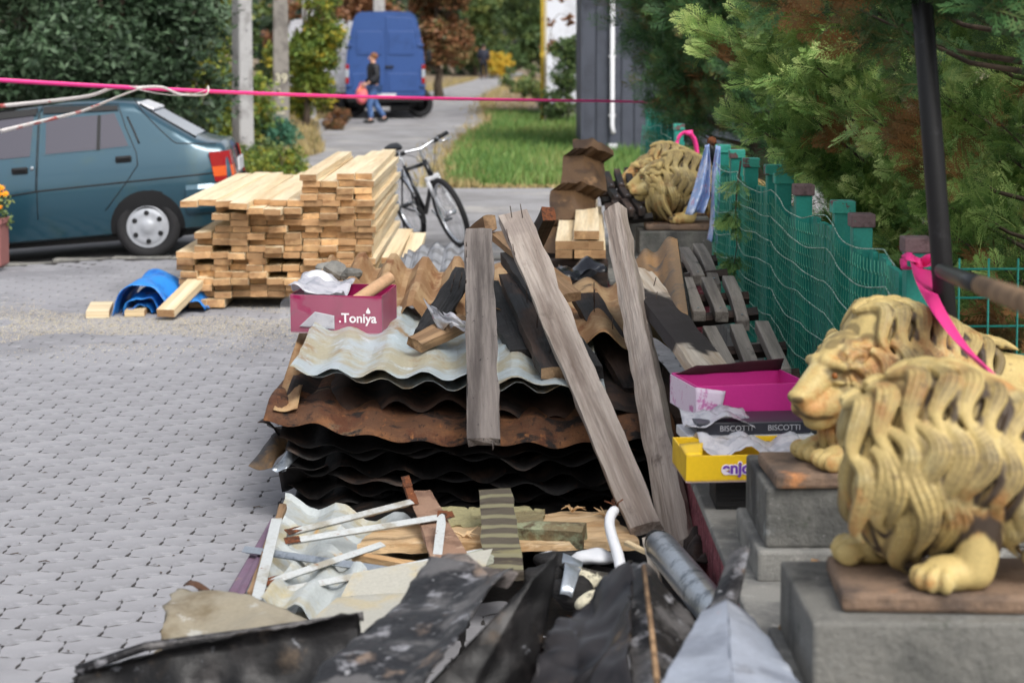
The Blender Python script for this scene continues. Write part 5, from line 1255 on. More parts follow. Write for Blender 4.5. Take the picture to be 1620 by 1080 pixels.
    ed = np.empty(len(res.edges)*2, dtype=np.int32); res.edges.foreach_get('vertices', ed); ed = ed.reshape(-1, 2); deg = np.bincount(ed.ravel(), minlength=n) + 1.0
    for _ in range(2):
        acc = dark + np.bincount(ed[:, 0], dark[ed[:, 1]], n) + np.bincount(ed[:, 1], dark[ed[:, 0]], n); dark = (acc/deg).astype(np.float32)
    # plain areas (face, legs, flanks) are smoothed so that they flow into each other
    co = np.empty(n*3, dtype=np.float32); res.vertices.foreach_get('co', co); co = co.reshape(-1, 3); w8 = (1 - near)[:, None]*.6
    ctx = co.copy()
    for _ in range(15):
        acc = np.zeros((n, 3))
        for ax in range(3): acc[:, ax] = np.bincount(ed[:, 0], ctx[ed[:, 1], ax], n) + np.bincount(ed[:, 1], ctx[ed[:, 0], ax], n)
        ctx = ctx + (acc/(deg - 1)[:, None] - ctx)*w8
    res.vertices.foreach_set('co', ctx.astype(np.float32).ravel()); res.update()
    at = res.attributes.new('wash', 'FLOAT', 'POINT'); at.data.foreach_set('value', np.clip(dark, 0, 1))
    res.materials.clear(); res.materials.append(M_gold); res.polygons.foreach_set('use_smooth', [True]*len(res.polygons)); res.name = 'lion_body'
    eyes = [H(-.133, s*.049, .336) for s in (-1, 1)]
    return res, eyes
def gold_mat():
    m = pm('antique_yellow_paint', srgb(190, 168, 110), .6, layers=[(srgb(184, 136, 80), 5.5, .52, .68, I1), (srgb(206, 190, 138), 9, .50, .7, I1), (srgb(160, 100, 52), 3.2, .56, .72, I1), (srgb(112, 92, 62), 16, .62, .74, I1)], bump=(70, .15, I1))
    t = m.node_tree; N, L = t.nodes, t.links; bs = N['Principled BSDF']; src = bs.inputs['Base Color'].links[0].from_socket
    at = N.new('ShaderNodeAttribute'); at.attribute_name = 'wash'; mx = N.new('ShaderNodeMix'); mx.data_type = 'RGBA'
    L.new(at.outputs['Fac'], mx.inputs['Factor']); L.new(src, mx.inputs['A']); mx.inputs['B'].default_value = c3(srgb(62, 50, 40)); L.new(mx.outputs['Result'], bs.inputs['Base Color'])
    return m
M_gold = gold_mat()
M_eye = pm('amber_eye_paint', srgb(150, 92, 44), .35, layers=[(srgb(60, 40, 26), 60, .5, .6, I1)])
M_base = pm('statue_base_paint', srgb(128, 106, 88), .8, layers=[(srgb(90, 76, 66), 6, .45, .62, I1), (srgb(196, 134, 84), 4, .6, .72, I1)], bump=(30, .9, I1))
LIONS = {}
def lion(label, X, Y, zb, yaw_sign, sc, rz=0, head=R(26), ped=True, key='a', turn=0, plate=(.30, .88)):
    """yaw_sign +1: face turned away from the viewer, -1: mirrored, face turned to the viewer"""
    if key not in LIONS: LIONS[key] = lion_mesh(-head, -.045 if key == 'b' else -.02, 1.12, key == 'b')
    me, eyes = LIONS[key]
    e = empty('lion_statue', (X, Y, zb), rz, label, 'statue', 'painted lion statues on pedestals'); e.scale = (sc, sc, sc)
    o = link('body', me, e); o.location = (0, 0, .04); o.rotation_euler = (0, 0, turn); Mt = Matrix.Rotation(turn, 3, 'Z')
    if yaw_sign < 0: o.scale = (1, -1, 1)
    for q in eyes:
        b = MB(); b.ball((0, 0, 0), .0105, 10, 8); oe = b.build('eye', M_eye, e, smooth=True); oe.location = Mt @ Vector((q.x, q.y*(1 if yaw_sign > 0 else -1), q.z + .04))
    b = MB(); b.box((plate[0], 0, .02), (plate[1], .36, .045)); b.build('base_plate', M_base, e, bevel=.012)
    return e
zl = .60
ly = lambda py: F*(CH - (zl + .04))/(py - 70)
yn, ym, yf = ly(940), ly(748), ly(355)
print('lion depths', yn, ym, yf)
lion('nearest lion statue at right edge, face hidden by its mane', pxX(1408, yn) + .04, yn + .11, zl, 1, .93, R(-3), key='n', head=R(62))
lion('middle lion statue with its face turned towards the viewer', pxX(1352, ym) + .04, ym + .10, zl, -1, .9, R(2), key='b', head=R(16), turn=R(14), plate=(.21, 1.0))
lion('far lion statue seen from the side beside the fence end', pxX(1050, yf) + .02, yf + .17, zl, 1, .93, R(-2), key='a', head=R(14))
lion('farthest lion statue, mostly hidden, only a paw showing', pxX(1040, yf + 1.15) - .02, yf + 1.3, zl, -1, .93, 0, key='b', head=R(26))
def pedestal(label, x0, x1, y0, y1, z0, z1, step=.0):
    e = empty('pedestal', ((x0+x1)/2, (y0+y1)/2, z0), 0, label, 'pedestal', 'concrete lion pedestals')
    w_, d = x1-x0, y1-y0
    b = MB(); b.box((0, 0, (z1-z0)/2), (w_, d, z1-z0)); b.build('block', M_conc2, e, bevel=.009)
    b = MB(); b.box((0, 0, -.045), (w_ + .05, d + .06, .09)); b.build('footing', M_conc, e, bevel=.01)
xl = pxX(1216, ym - .04); 
pedestal('grey concrete pedestal under the middle lion', xl, xl + 1.1, ym - .05, ym + .42, .43, zl - .004)
xn = pxX(1305, yn - .08)
pedestal('grey concrete pedestal under the nearest lion', xn - .02, xn + 1.1, yn - .12, yn + .40, .43, zl - .004)
xf = pxX(1012, yf)
pedestal('grey concrete pedestal under the far lion', xf, xf + 1.1, yf - .05, yf + .40, .43, zl - .004)
pedestal('grey concrete pedestal under the farthest lion', xf - .08, xf + 1.1, yf + 1.08, yf + 1.5, .43, zl - .004)
# plinth walls the pedestals stand on
for k, (y0, y1, lb) in enumerate(((3.2, 7.25, 'maroon plastered plinth wall under the two near lions'), (12.5, 15.3, 'maroon plastered plinth wall under the two far lions'))):
    e = empty('plinth_wall', (.62, y0, 0), 0, lb, 'plinth', 'maroon plinth walls')
    b = MB(); b.box((.75, (y1-y0)/2, .15), (1.5, y1-y0, .34)); b.build('core', M_maroon, e, bevel=.01)
    b = MB(); b.box((.75, (y1-y0)/2, .33), (1.53, y1-y0 + .03, .03)); b.build('coping', M_conc, e, bevel=.008)
# ------------------------------------------------------------------ heap of scorched roofing sheets
def wave(x, per, amp, kind):
    t = (x / per) % 1.0
    if kind == 'trap':
        y = max(-1, min(1, 3.2*abs(2*t - 1) - 1.6)); return amp*y
    return amp*math.cos(2*math.pi*t)
def roof_sheet(label, x0, x1, y0, y1, z, m, amp=.018, per=.183, kind='trap', sag=0, droop=0, seed=0, tile=.0, ztilt=0, skew=0, jag=.02, dl=.25, xtilt=0, nu=90, nv=26, cat='roof sheet', name='roof_sheet', left_down=0):
    """corrugated sheet, ridges along y; droop bends its front edge down over length dl"""
    def f(u, v):
        x = x0 + (x1-x0)*u; y = y0 + (y1-y0)*v
        yy = y + skew*(u - .5) + (jag*n3((x*3, seed, 0), 1.5) if v < .02 else 0)
        k = max(0, 1 - (y - y0)/dl)
        dz = wave(x - x0 + .02*n3((y*1.2, seed, 4), 1), per, amp*(1 + .6*n3((x*2.4, y*1.5, seed), 1)), kind)
        zz = z + dz - sag*(1 - (2*u - 1)**2) - droop*k**1.6*(.7 + .6*n3((x*2.2, seed, 9), 1)) + ztilt*v + xtilt*(u - .5) + .03*n3((x*1.7, y*1.7, seed + 2), 1) + .010*n3((x*7, y*5, seed + 6), 1)
        if tile: zz -= tile*(((y - y0)/.35) % 1.0)*.9
        if left_down: zz -= left_down*max(0, .12 - u)/.12
        return (x, yy, zz)
    b = MB(); b.grid(nu, nv, f); o = b.build(name, m, smooth=True, thick=.0016, auto=(22 if kind == 'trap' else None))
    return tag(o, label, cat, 'roofing sheets in the heap')
roof_sheet('pale coated wavy roof sheet on top of the heap', -.845, .34, 7.62, 9.1, .545, M_zinc, .015, per=.172, tile=.014, xtilt=-.06, seed=1, ztilt=.05, jag=.012)
roof_sheet('second pale sheet edge just under the top sheet', -.83, .36, 7.66, 9.3, .515, M_zinc, .014, per=.172, xtilt=-.06, seed=2, jag=.02)
roof_sheet('dark rusty brown sheet sagging under the pale sheets', -.88, .52, 7.74, 9.9, .452, pm('dark_rust_sheet', srgb(62, 44, 34), .8, layers=[(srgb(28, 22, 20), 5, .42, .6, I1), (srgb(112, 70, 40), 9, .6, .72, I1)], bump=(60, .3, I1)), .02, kind='cos', sag=.03, droop=.05, seed=3, jag=.05, per=.21, xtilt=-.03)
roof_sheet('bright rust orange sheet with a wide curled front lip', -.93, .62, 7.5, 9.8, .405, M_rust, .0105, kind='cos', sag=.035, droop=.055, seed=4, jag=.06, per=.2, xtilt=-.06, dl=.18)
lowlab = ['upper', 'second', 'third', 'fourth', 'fifth', 'lowest']
for k in range(6):
    roof_sheet('black sooty sheet edge, %s of the dark layers in the heap' % lowlab[k], -.88 + .02*(k % 3), .66 + .03*(k % 2), 7.56 + .025*k, 9.9, .335 - .052*k + .008*math.sin(k*2.3), M_soot, .012 + .004*(k % 3), kind='cos' if k % 2 else 'trap', sag=.03 - .004*k, droop=.05, seed=10 + k, jag=.06, per=.19 + .01*(k % 3), nv=14, xtilt=-.03)
# timber packing below the sheets
for k, y in enumerate((7.9, 8.9, 9.8)):
    o = link('bearer', board_mesh('bearer', 1.3, .12, .05, mats=[M_black, M_black])); o.location = (-.75, y, .026); tag(o, ['charred bearer under the front of the sheet heap', 'charred bearer under the middle of the sheet heap', 'charred bearer under the back of the sheet heap'][k], 'board')
roof_sheet('tan rusted sheet with standing ridges behind the pink box', -.95, -.15, 8.95, 10.5, .615, M_rust2, .036, per=.165, seed=21, ztilt=.06, jag=.05, droop=.02)
roof_sheet('orange brown rusted sheet behind the grey leaning plank', -.3, .30, 8.9, 10.4, .60, M_rust2, .03, kind='cos', per=.24, seed=22, ztilt=.05, jag=.06)
roof_sheet('rust brown sheet lying right of the long pale planks', .18, .75, 8.3, 10.1, .585, M_rust2, .026, kind='cos', per=.2, seed=23, ztilt=.03, jag=.06)
# curled sheet with burnt edge, leaning up at the right
def f_curl(u, v):
    A, B, C, D = P(985, 500, 8.5), P(1086, 515, 8.2), P(1068, 386, 9.3), P(985, 412, 9.3)
    p = A*(1-u)*(1-v) + B*u*(1-v) + C*u*v + D*(1-u)*v
    p.z += .02*math.cos(u*15) + .05*u**3; p.y -= .12*u**4; return p
M_burnt = pm('heat_stained_sheet', srgb(128, 106, 82), .7, layers=[(srgb(158, 124, 86), 6, .45, .62, (1, .3, 1)), (srgb(86, 84, 84), 4, .52, .64, I1), (srgb(40, 38, 38), 6, .6, .72, I1)], bump=(60, .2, I1), metal=.1)
b = MB(); b.grid(40, 14, f_curl); cs = tag(b.build('curled_sheet', M_burnt, smooth=True, thick=.002), 'heat stained curled sheet with a charred right edge', 'roof sheet', 'roofing sheets in the heap')
b = MB(); b.tube([P(1087, 517, 8.15), P(1083, 470, 8.5), P(1072, 420, 8.9), P(1068, 384, 9.25)], [.022, .02, .018, .016], 6); b.build('charred_edge', M_black, cs, smooth=True)
# torn sheet corners poking out at the left of the heap
for k, (pts, m, lb) in enumerate((
    ([(393, 735, 7.7), (452, 668, 8.0), (475, 676, 8.0), (430, 742, 7.7)], M_burnt, 'torn greyish sheet corner poking out left of heap'),
    ([(410, 664, 7.6), (470, 700, 7.7), (474, 690, 7.9), (425, 668, 7.9)], M_soot, 'curled black strip poking out left of the heap'),
    ([(432, 650, 7.55), (476, 520, 8.9), (497, 520, 8.9), (470, 650, 7.6)], M_rust2, 'brown stained sheet edge running back along the heap'),
    ([(430, 742, 7.55), (478, 690, 7.75), (486, 700, 7.75), (452, 748, 7.55)], M_galv, 'bright crumpled metal strip under the torn corner'),
    ([(440, 745, 7.5), (520, 740, 7.6), (520, 752, 7.8), (445, 770, 7.7)], M_soot, 'dark red brown sheet scrap low at the left'))):
    tag(patch('sheet_scrap', [P(*q) for q in pts], 10, 6, lambda u, v: .012*math.sin(u*7 + v*4), m, wob=.02, seed=k), lb, 'metal scrap', 'torn sheet scraps')

# ------------------------------------------------------------------ planks and beams
def beam(label, a, c, wd, th, m, up=(0, -.3, 1), seed=0, taper=(1, 1), bend=0, rag=.0, name='plank', cat='plank', nails=(), nx=26, ends=None, group='scorched planks on the heap', noisy=.004):
    """rough sawn plank from a to c (photo x, photo y, depth); nails: (t, across, length, lean)"""
    A, B = P(*a), P(*c); L = (B - A).length; b = MB(); cs = []
    sec = [(-1, -1), (-.33, -1), (.33, -1), (1, -1), (1, 1), (.33, 1), (-.33, 1), (-1, 1)]; ns = len(sec)
    for i in range(nx + 1):
        t = i/nx; w_ = wd/2*(taper[0] + (taper[1] - taper[0])*t); bz = bend*math.sin(math.pi*t)
        for q, (sy, sz) in enumerate(sec):
            x = L*t
            if rag and i == nx: x -= rag*(.5 + .5*n3((sy*3, sz, seed), 1.7))*(1 + .6*(q % 3))
            if rag and i == 0: x += rag*.4*(.5 + n3((sy*3, sz, seed + 3), 1.7))
            nn = Vector((x*5, sy*1.2, sz + seed*3.1)); k = .012 if abs(sy) == 1 else 0
            cs.append((x, sy*(w_ - .002) + noisy*2.4*n3(nn, 1.3), sz*th/2*(1 - (.12 if abs(sy) == 1 else 0)) + noisy*n3(nn, 2.1) + bz))
    b.add(cs, [(i*ns+k, i*ns+(k+1) % ns, (i+1)*ns+(k+1) % ns, (i+1)*ns+k) for i in range(nx) for k in range(ns)])
    b.mi = 1 if ends else 0; b.add([cs[k] for k in range(ns)], [tuple(range(ns-1, -1, -1))]); b.add([cs[nx*ns+k] for k in range(ns)], [tuple(range(ns))])
    o = b.build(name, [m, ends] if ends else m); frame(o, A, B, up); tag(o, label, cat, group)
    for t, s, ln, le in nails:
        q = MB(); x, y = L*t, s*wd/2; z = th/2 - .01; q.tube([(x, y, z), (x + le*.3*ln, y + le*.1*ln, z + ln*.6), (x + le*ln, y, z + ln)], .0022, 5); q.build('nail', M_nail, o, smooth=True)
    return o
# main planks
beam('broad grey weathered plank hanging over the front of heap', (757, 366, 8.8), (766, 702, 7.15), .122, .034, M_grey, (0, -.5, 1), 1, (1, 1), rag=.02, nails=[(.1, -.9, .03, .2), (.16, -.9, .04, -.1), (.3, -.95, .03, .3)])
beam('split off sliver at the lower end of the grey plank', (778, 600, 7.6), (780, 708, 7.14), .02, .02, M_grey, (0, -.5, 1), 2, (1, .5), name='splinter', cat='splinter')
beam('long pale plank sloping down to the right across heap', (812, 342, 8.95), (1022, 836, 6.7), .128, .042, M_pale, (-.15, -.5, 1), 3, (1.05, .9), nails=[(.02, -.2, .07, .1), (.03, .5, .075, -.1), (.1, -.98, .05, -.4), (.16, -.98, .05, -.4)], noisy=.005)
beam('long pale squared beam standing steeply at the right', (972, 332, 9.05), (1078, 880, 6.72), .105, .06, M_pale, (-.75, -.35, .9), 4, (.85, 1.15), rag=.04, nx=34, noisy=.005)
beam('wide plank burnt black in the middle, white at foot', (1000, 428, 9.0), (1142, 612, 7.1), .165, .045, M_half, (.25, -.4, 1), 5, nails=[(.2, .3, .05, .2), (.35, -.2, .04, -.3)])
o = bpy.data.objects['plank.00%d' % 3] if 'plank.003' in bpy.data.objects else None
# the burnt middle is char on that plank's own length
def char_band(base, x0, x1):
    m = base.copy(); t = m.node_tree; N, L = t.nodes, t.links; bs = N['Principled BSDF']; src = bs.inputs['Base Color'].links[0].from_socket
    tc = N.new('ShaderNodeTexCoord'); sp = N.new('ShaderNodeSeparateXYZ'); L.new(tc.outputs['Object'], sp.inputs[0])
    nz = N.new('ShaderNodeTexNoise'); nz.inputs['Scale'].default_value = 7; L.new(tc.outputs['Object'], nz.inputs['Vector'])
    ad = N.new('ShaderNodeMath'); ad.operation = 'MULTIPLY_ADD'; L.new(nz.outputs[0], ad.inputs[0]); ad.inputs[1].default_value = .5; L.new(sp.outputs[0], ad.inputs[2])
    a = N.new('ShaderNodeMapRange'); L.new(ad.outputs[0], a.inputs[0]); a.inputs[1].default_value = x0 + .22; a.inputs[2].default_value = x0 + .30
    c = N.new('ShaderNodeMapRange'); L.new(ad.outputs[0], c.inputs[0]); c.inputs[1].default_value = x1 + .30; c.inputs[2].default_value = x1 + .22
    mu = N.new('ShaderNodeMath'); mu.operation = 'MULTIPLY'; L.new(a.outputs[0], mu.inputs[0]); L.new(c.outputs[0], mu.inputs[1])
    mx = N.new('ShaderNodeMix'); mx.data_type = 'RGBA'; L.new(mu.outputs[0], mx.inputs['Factor']); L.new(src, mx.inputs['A']); mx.inputs['B'].default_value = c3(srgb(46, 40, 40)); L.new(mx.outputs['Result'], bs.inputs['Base Color'])
    return m
for q in bpy.data.objects:
    if q.get('label', '').startswith('wide plank burnt'): q.data.materials[0] = char_band(M_half, .52, 1.42)
nl = [(.15, .2, .11, .05), (.35, -.1, .12, -.08), (.5, .3, .13, .1), (.62, -.2, .10, .12), (.8, .5, .09, .2), (.86, -.1, .1, .15)]
beam('dark burnt board with upright nails in heap centre', (815, 440, 9.2), (884, 590, 7.8), .15, .05, M_dark, (0, -.25, 1), 6, nails=nl, ends=M_brown)
beam('black charred beam beneath the long pale plank', (808, 408, 9.4), (935, 590, 7.85), .10, .06, M_black, (0, -.2, 1), 7, nails=[(.3, .2, .1, .2), (.45, -.3, .09, -.3), (.6, 0, .1, .2)])
beam('brown board lying behind the top of the pale plank', (790, 372, 9.6), (905, 470, 8.7), .09, .04, M_brown, (0, -.3, 1), 8, nails=[(.25, .2, .05, -.5), (.45, -.3, .05, -.5)])
beam('dark brown board running under the steep pale beam', (925, 470, 9.2), (1010, 620, 8.05), .13, .045, M_dark, (0, -.25, 1), 9, nails=[(.1, .3, .1, .05), (.25, -.2, .13, .1), (.5, .2, .1, -.1)])
beam('dark burnt board right of the steep pale beam', (1000, 560, 8.65), (1096, 668, 7.75), .15, .045, M_dark, (.1, -.3, 1), 10, nails=[(.3, .2, .09, .1), (.6, -.3, .1, -.1)])
beam('charred board deep in the gap beside the plinth', (1010, 640, 8.2), (1100, 760, 7.4), .13, .05, M_black, (0, -.3, 1), 11)
beam('charred board sloping low under the yellow box', (1040, 700, 7.9), (1106, 800, 7.2), .13, .05, M_dark, (0, -.3, 1), 12)
beam('short brown beam end sticking up left of pale plank', (775, 352, 9.55), (748, 372, 9.9), .062, .075, M_brown, (0, -.3, 1), 13, ends=M_brown, nx=8)
beam('brown beam stump with black side behind long plank', (868, 338, 9.5), (842, 392, 9.7), .08, .07, M_dark, (.6, -.5, .5), 14, ends=M_rustbar, nx=8)
beam('charred short plank with small nails left of grey plank', (735, 432, 9.2), (672, 532, 8.25), .10, .045, M_black, (.2, -.4, 1), 15, nails=[(.2, .2, .05, .1), (.25, -.3, .05, -.1), (.3, .4, .04, .1), (.4, 0, .05, .1)])
beam('rotten brown plank end lying on pale sheet', (737, 508, 8.35), (652, 546, 8.1), .085, .045, M_brown, (.1, -.5, 1), 16, rag=.02, ends=M_brown)
beam('black board lying flat behind the dark nailed board', (770, 450, 9.5), (830, 560, 8.2), .12, .04, M_black, (0, -.2, 1), 17)
# foil scrap on the charred plank
tag(patch('foil_scrap', [P(672, 476, 8.35), P(712, 505, 8.2), P(740, 520, 8.15), P(690, 515, 8.2)], 12, 10, lambda u, v: .02*math.sin(u*9)*math.cos(v*6), M_foil, wob=.05, wsc=14), 'crumpled grey foil scrap caught on the charred plank', 'foil')
tag(patch('foil_scrap', [P(700, 492, 8.3), P(738, 508, 8.2), P(736, 524, 8.2), P(712, 516, 8.2)], 10, 8, lambda u, v: .012*math.sin(u*7 + 2), M_filmw, wob=.03, wsc=14), 'white torn membrane scrap hanging by the grey plank', 'foil')
# stones behind the box
for k, (px, py, Y, r, lb) in enumerate(((533, 428, 10.0, .05, 'mossy block of rubble behind the pink box'), (556, 436, 9.9, .04, 'small dark rubble stone behind the pink box'), (516, 428, 10.1, .04, 'pale rubble stone left of the mossy block'))):
    c = P(px, py, Y); b = MB(); b.ball((0, 0, 0), (r*1.3, r, r), 10, 8); b.v = [tuple(Vector(v)*(1 + .35*n3((v[0]*20, v[1]*20, v[2]*20 + k), 1))) for v in b.v]
    o = tag(b.build('rubble_stone', M_conc if k != 1 else M_conc2), lb, 'stone', 'rubble stones'); o.location = c

# ------------------------------------------------------------------ boxes
def tray(name, label, C0, yaw, w_, d, h, m, inside, tilt=0, wall=.006, grp=None):
    e = empty(name, C0, yaw, label, 'box', grp); e.rotation_euler = (tilt, 0, yaw)
    b = MB(); b.box((0, 0, wall/2), (w_, d, wall)); b.build('floor', inside, e)
    for nm_, c, s in (('front_wall', (0, -d/2 + wall/2, h/2), (w_, wall, h)), ('back_wall', (0, d/2 - wall/2, h/2), (w_, wall, h)), ('side_wall', (-w_/2 + wall/2, 0, h/2), (wall, d - 2*wall - .001, h)), ('side_wall', (w_/2 - wall/2, 0, h/2), (wall, d - 2*wall - .001, h))):
        b = MB(); b.box(c, s); b.build(nm_, m, e, bevel=.0015)
    return e
c = P(552, 524, 8.22); c.z = .583
bx = tray('carton', 'open magenta cardboard carton wrapped in film on pale sheet', (pxX(541, 8.65), 8.72, .585), R(-9), .40, .30, .165, M_box, M_boxin, R(3))
def film(parent, C, m, nu=18, nv=12, wob=.02, seed=0, nm='film', wsc=9, fn=None):
    return patch(nm, C, nu, nv, fn, m, .0006, parent, True, wob, wsc, seed)
film(bx, [(-.205, -.153, .0), (.205, -.153, .0), (.205, -.153, .155), (-.205, -.153, .17)], M_film, wob=.006, seed=1, nm='front_film')
film(bx, [(.204, -.15, .0), (.204, .15, .0), (.204, .15, .16), (.204, -.15, .17)], M_film, wob=.006, seed=2, nm='side_film')
film(bx, [(-.21, -.15, .175), (.02, -.12, .165), (.02, .14, .19), (-.22, .15, .2)], M_filmw, wob=.045, seed=3, nm='crumpled_film')
film(bx, [(-.25, -.16, .04), (-.13, -.158, .14), (-.16, -.05, .2), (-.26, -.05, .13)], M_film, wob=.03, seed=4, nm='loose_film')
film(bx, [(-.16, -.158, .03), (-.005, -.157, .02), (-.005, -.157, .08), (-.09, -.158, .095)], M_filmw, wob=.006, seed=5, nm='tape_patch')
text_obj('print', '.Toniya', .056, M_txtw, bx, (.095, -.1525, .068), (R(90), 0, 0), .0004, .0012)
b = MB(); b.lathe([(0, .0), (.011, .002), (.012, .012), (.004, .026), (0, .034)], 10); dpn = b.build('flame_mark', M_txtw, bx); dpn.location = (.142, -.1535, .09); dpn.scale = (.8, .06, .8)
b = MB(); b.ball((-.15, .12, .13), (.09, .07, .1), 12, 10); bag = b.build('white_bag', M_white, bx, smooth=True)
ct = MB(); Mx = Matrix.Translation(P(574, 466, 8.38)); 
A, B = P(566, 474, 8.62), P(618, 439, 8.75); d_ = (B - A)
b = MB(); N_ = 20
for rr, rv in ((.027, 1), (.0235, -1)):
    t = d_.normalized(); u = t.cross(Vector((0, 0, 1))).normalized(); v = u.cross(t); vs = [q + (u*math.cos(2*math.pi*k/N_) + v*math.sin(2*math.pi*k/N_))*rr for q in (A - d_*.08, B) for k in range(N_)]
    b.add([x - A for x in vs], [(k, (k+1) % N_, N_ + (k+1) % N_, N_ + k)[::rv] for k in range(N_)])
b.add([x - A for x in [B + (u*math.cos(2*math.pi*k/N_) + v*math.sin(2*math.pi*k/N_))*rr for rr in (.027, .0235) for k in range(N_)]], [(k, (k+1) % N_, N_ + (k+1) % N_, N_ + k) for k in range(N_)])
o = b.build('cardboard_tube', M_card, smooth=False, auto=40); o.location = A; tag(o, 'kraft cardboard tube sticking out of the magenta carton', 'tube')
# screws on the top sheet
for k, (px, py) in enumerate(((490, 533), (495, 536), (520, 541), (533, 540), (780, 548), (824, 552))):
    p = P(px, py, 7.62 + (604 - py)*.0145); b = MB(); b.tube([(0, 0, 0), (.03, .004, .006)], .003, 6); b.lathe([(0, 0), (.008, 0), (.008, .004), (0, .005)], 8); o = b.build('roofing_screw', M_nail); o.location = (p.x, p.y, .575 + .02*n3((px, py, 0), .1)); o.rotation_euler = (0, 0, rng.uniform(0, 6)); tag(o, ['leftmost loose screw on the pale sheet below the carton', 'screw touching the leftmost screw below the carton', 'dark screw below the carton print, left of two', 'dark screw below the carton print, right of two', 'screw on the pale sheet right of grey plank', 'screw beside the dark nailed board on pale sheet'][k], 'screw', 'loose screws on the pale sheet')

# boxes by the middle lion
yb = 6.55
bx2 = tray('carton', 'magenta open carton with torn flap behind the yellow box', (pxX(1178, 6.85), 6.95, .55), R(12), .40, .30, .108, pm('hot_pink_card', srgb(206, 48, 142), .45, fine=.04), M_boxin, 0)
b = MB(); b.box((-.203, 0, .052), (.004, .298, .10)); b.build('pale_side', M_lilac, bx2)
patch('torn_flap', [(-.205, -.156, .0), (-.12, -.157, .0), (-.10, -.157, .09), (-.205, -.156, .107)], 6, 6, None, M_lilac, .001, bx2)
patch('raised_flap', [(-.19, .14, .105), (.2, .14, .105), (.2, .10, .15), (-.12, .11, .135)], 8, 4, None, pm('dark_inside', srgb(70, 34, 44), .8), .002, bx2, wob=.01)
e = empty('flat_box', (pxX(1190, 6.6), 6.66, .53), R(6), 'flat dark printed box between magenta and yellow boxes', 'box')
b = MB(); b.box((0, 0, .025), (.38, .2, .04)); b.build('box_shell', M_blacktext, e, bevel=.003)
text_obj('print', 'BISCOTTI', .026, pm('grey_print', srgb(170, 172, 180), .6), e, (-.06, -.1013, .025), (R(90), 0, 0), .0003)
text_obj('print', 'BISCOTTI', .026, bpy.data.materials['grey_print'], e, (.1, -.1013, .025), (R(90), 0, 0), .0003)
patch('film_wrap', [(-.23, -.115, .045), (.0, -.12, .05), (.0, .08, .055), (-.22, .08, .05)], 14, 8, None, M_filmw, .0006, e, wob=.03, wsc=12)
b = MB(); b.box((-.01, -.01, -.012), (.42, .24, .03)); b.build('white_sheet', M_white, e, bevel=.003)
bx3 = tray('carton', 'shallow yellow carton printed in purple beside the lion paws', (pxX(1178, 6.35), 6.37, .452), R(5), .40, .26, .085, M_yellow, M_boxin, R(2))
text_obj('print_outline', 'enjoy', .052, M_txtw, bx3, (-.03, -.1325, .044), (R(90), 0, 0), .0004, .005)
text_obj('print', 'enjoy', .052, M_purple, bx3, (-.03, -.1336, .044), (R(90), 0, 0), .0004, .0016)
film(bx3, [(-.13, -.1, .085), (.19, -.1, .085), (.19, .1, .09), (-.14, .1, .1)], M_filmw, wob=.035, seed=9, nm='crumpled_film', wsc=12)
patch('corner_flap', [(-.2, -.13, .086), (-.15, -.13, .087), (-.12, .02, .095), (-.2, .0, .092)], 4, 4, None, M_yellow, .002, bx3)
# dark blocks the boxes stand on
for k, (x, y, z0, z1, lb) in enumerate(((pxX(1196, 6.4), 6.4, .345, .448, 'dark block on the plinth under the yellow carton'), (pxX(1200, 6.75), 6.7, .345, .50, 'dark block on the plinth under the flat box'), (pxX(1190, 7.0), 7.0, .345, .548, 'dark block on the plinth under the magenta carton'))):
    b = MB(); b.box((0, 0, 0), (.26, .2, z1 - z0)); o = b.build('support_block', M_black, bevel=.006); o.location = (x, y, (z0 + z1)/2); tag(o, lb, 'block', 'dark blocks carrying the boxes')

# ------------------------------------------------------------------ slatted bench seats stacked by the fence
def slat_seat(label, spots, z, bearer=True, m=M_slat, th=.05, wd=.058):
    """spots: list of (front (px,py,Y), back (px,py,Y), arch)"""
    f0 = P(*spots[0][0]); e = empty('slatted_seat', (f0.x, f0.y, 0), 0, label, 'bench seat', 'slatted wooden bench seats by the fence'); o0 = Vector(e.location)
    for a, c, ar in spots:
        A, B = P(*a), P(*c); L = (B - A).length; n = 12; b = MB(); vs = []
        for i in range(n+1):
            t = i/n; dz = ar*(1 - (1 - t)**2*1.0) if ar else 0
            hh = th/2
            for sy, sz in ((-1, -1), (1, -1), (1, 1), (-1, 1)): vs.append((L*t, sy*wd/2, sz*hh - ar*(1 - t)**2.2*1.0 + (.0)))
        b.add(vs, [(i*4+k, i*4+(k+1) % 4, (i+1)*4+(k+1) % 4, (i+1)*4+k) for i in range(n) for k in range(4)] + [(3, 2, 1, 0), (n*4, n*4+1, n*4+2, n*4+3)])
        o = b.build('slat', m, e, bevel=.005); frame(o, A, B, (0, -.1, 1)); o.matrix_world = Matrix.Translation(-o0) @ o.matrix_world
        q = MB(); q.lathe([(0, 0), (.006, 0), (.005, .003), (0, .004)], 8); s_ = q.build('screw_head', M_galv, o); s_.location = (.06, 0, th/2 - ar*.8)
    for t in (.2, .75):
        L_ = P(*spots[0][0]).lerp(P(*spots[0][1]), t); R_ = P(*spots[-1][0]).lerp(P(*spots[-1][1]), t)
        d = (R_ - L_).normalized(); b = MB(); A = L_ - d*.08 - Vector((0, 0, th*.5 + .028)); B = R_ + d*.08 - Vector((0, 0, th*.5 + .028))
        b.tube([A - o0, B - o0], .03, 4); b.build('cross_bearer', M_dark, e)
    return e
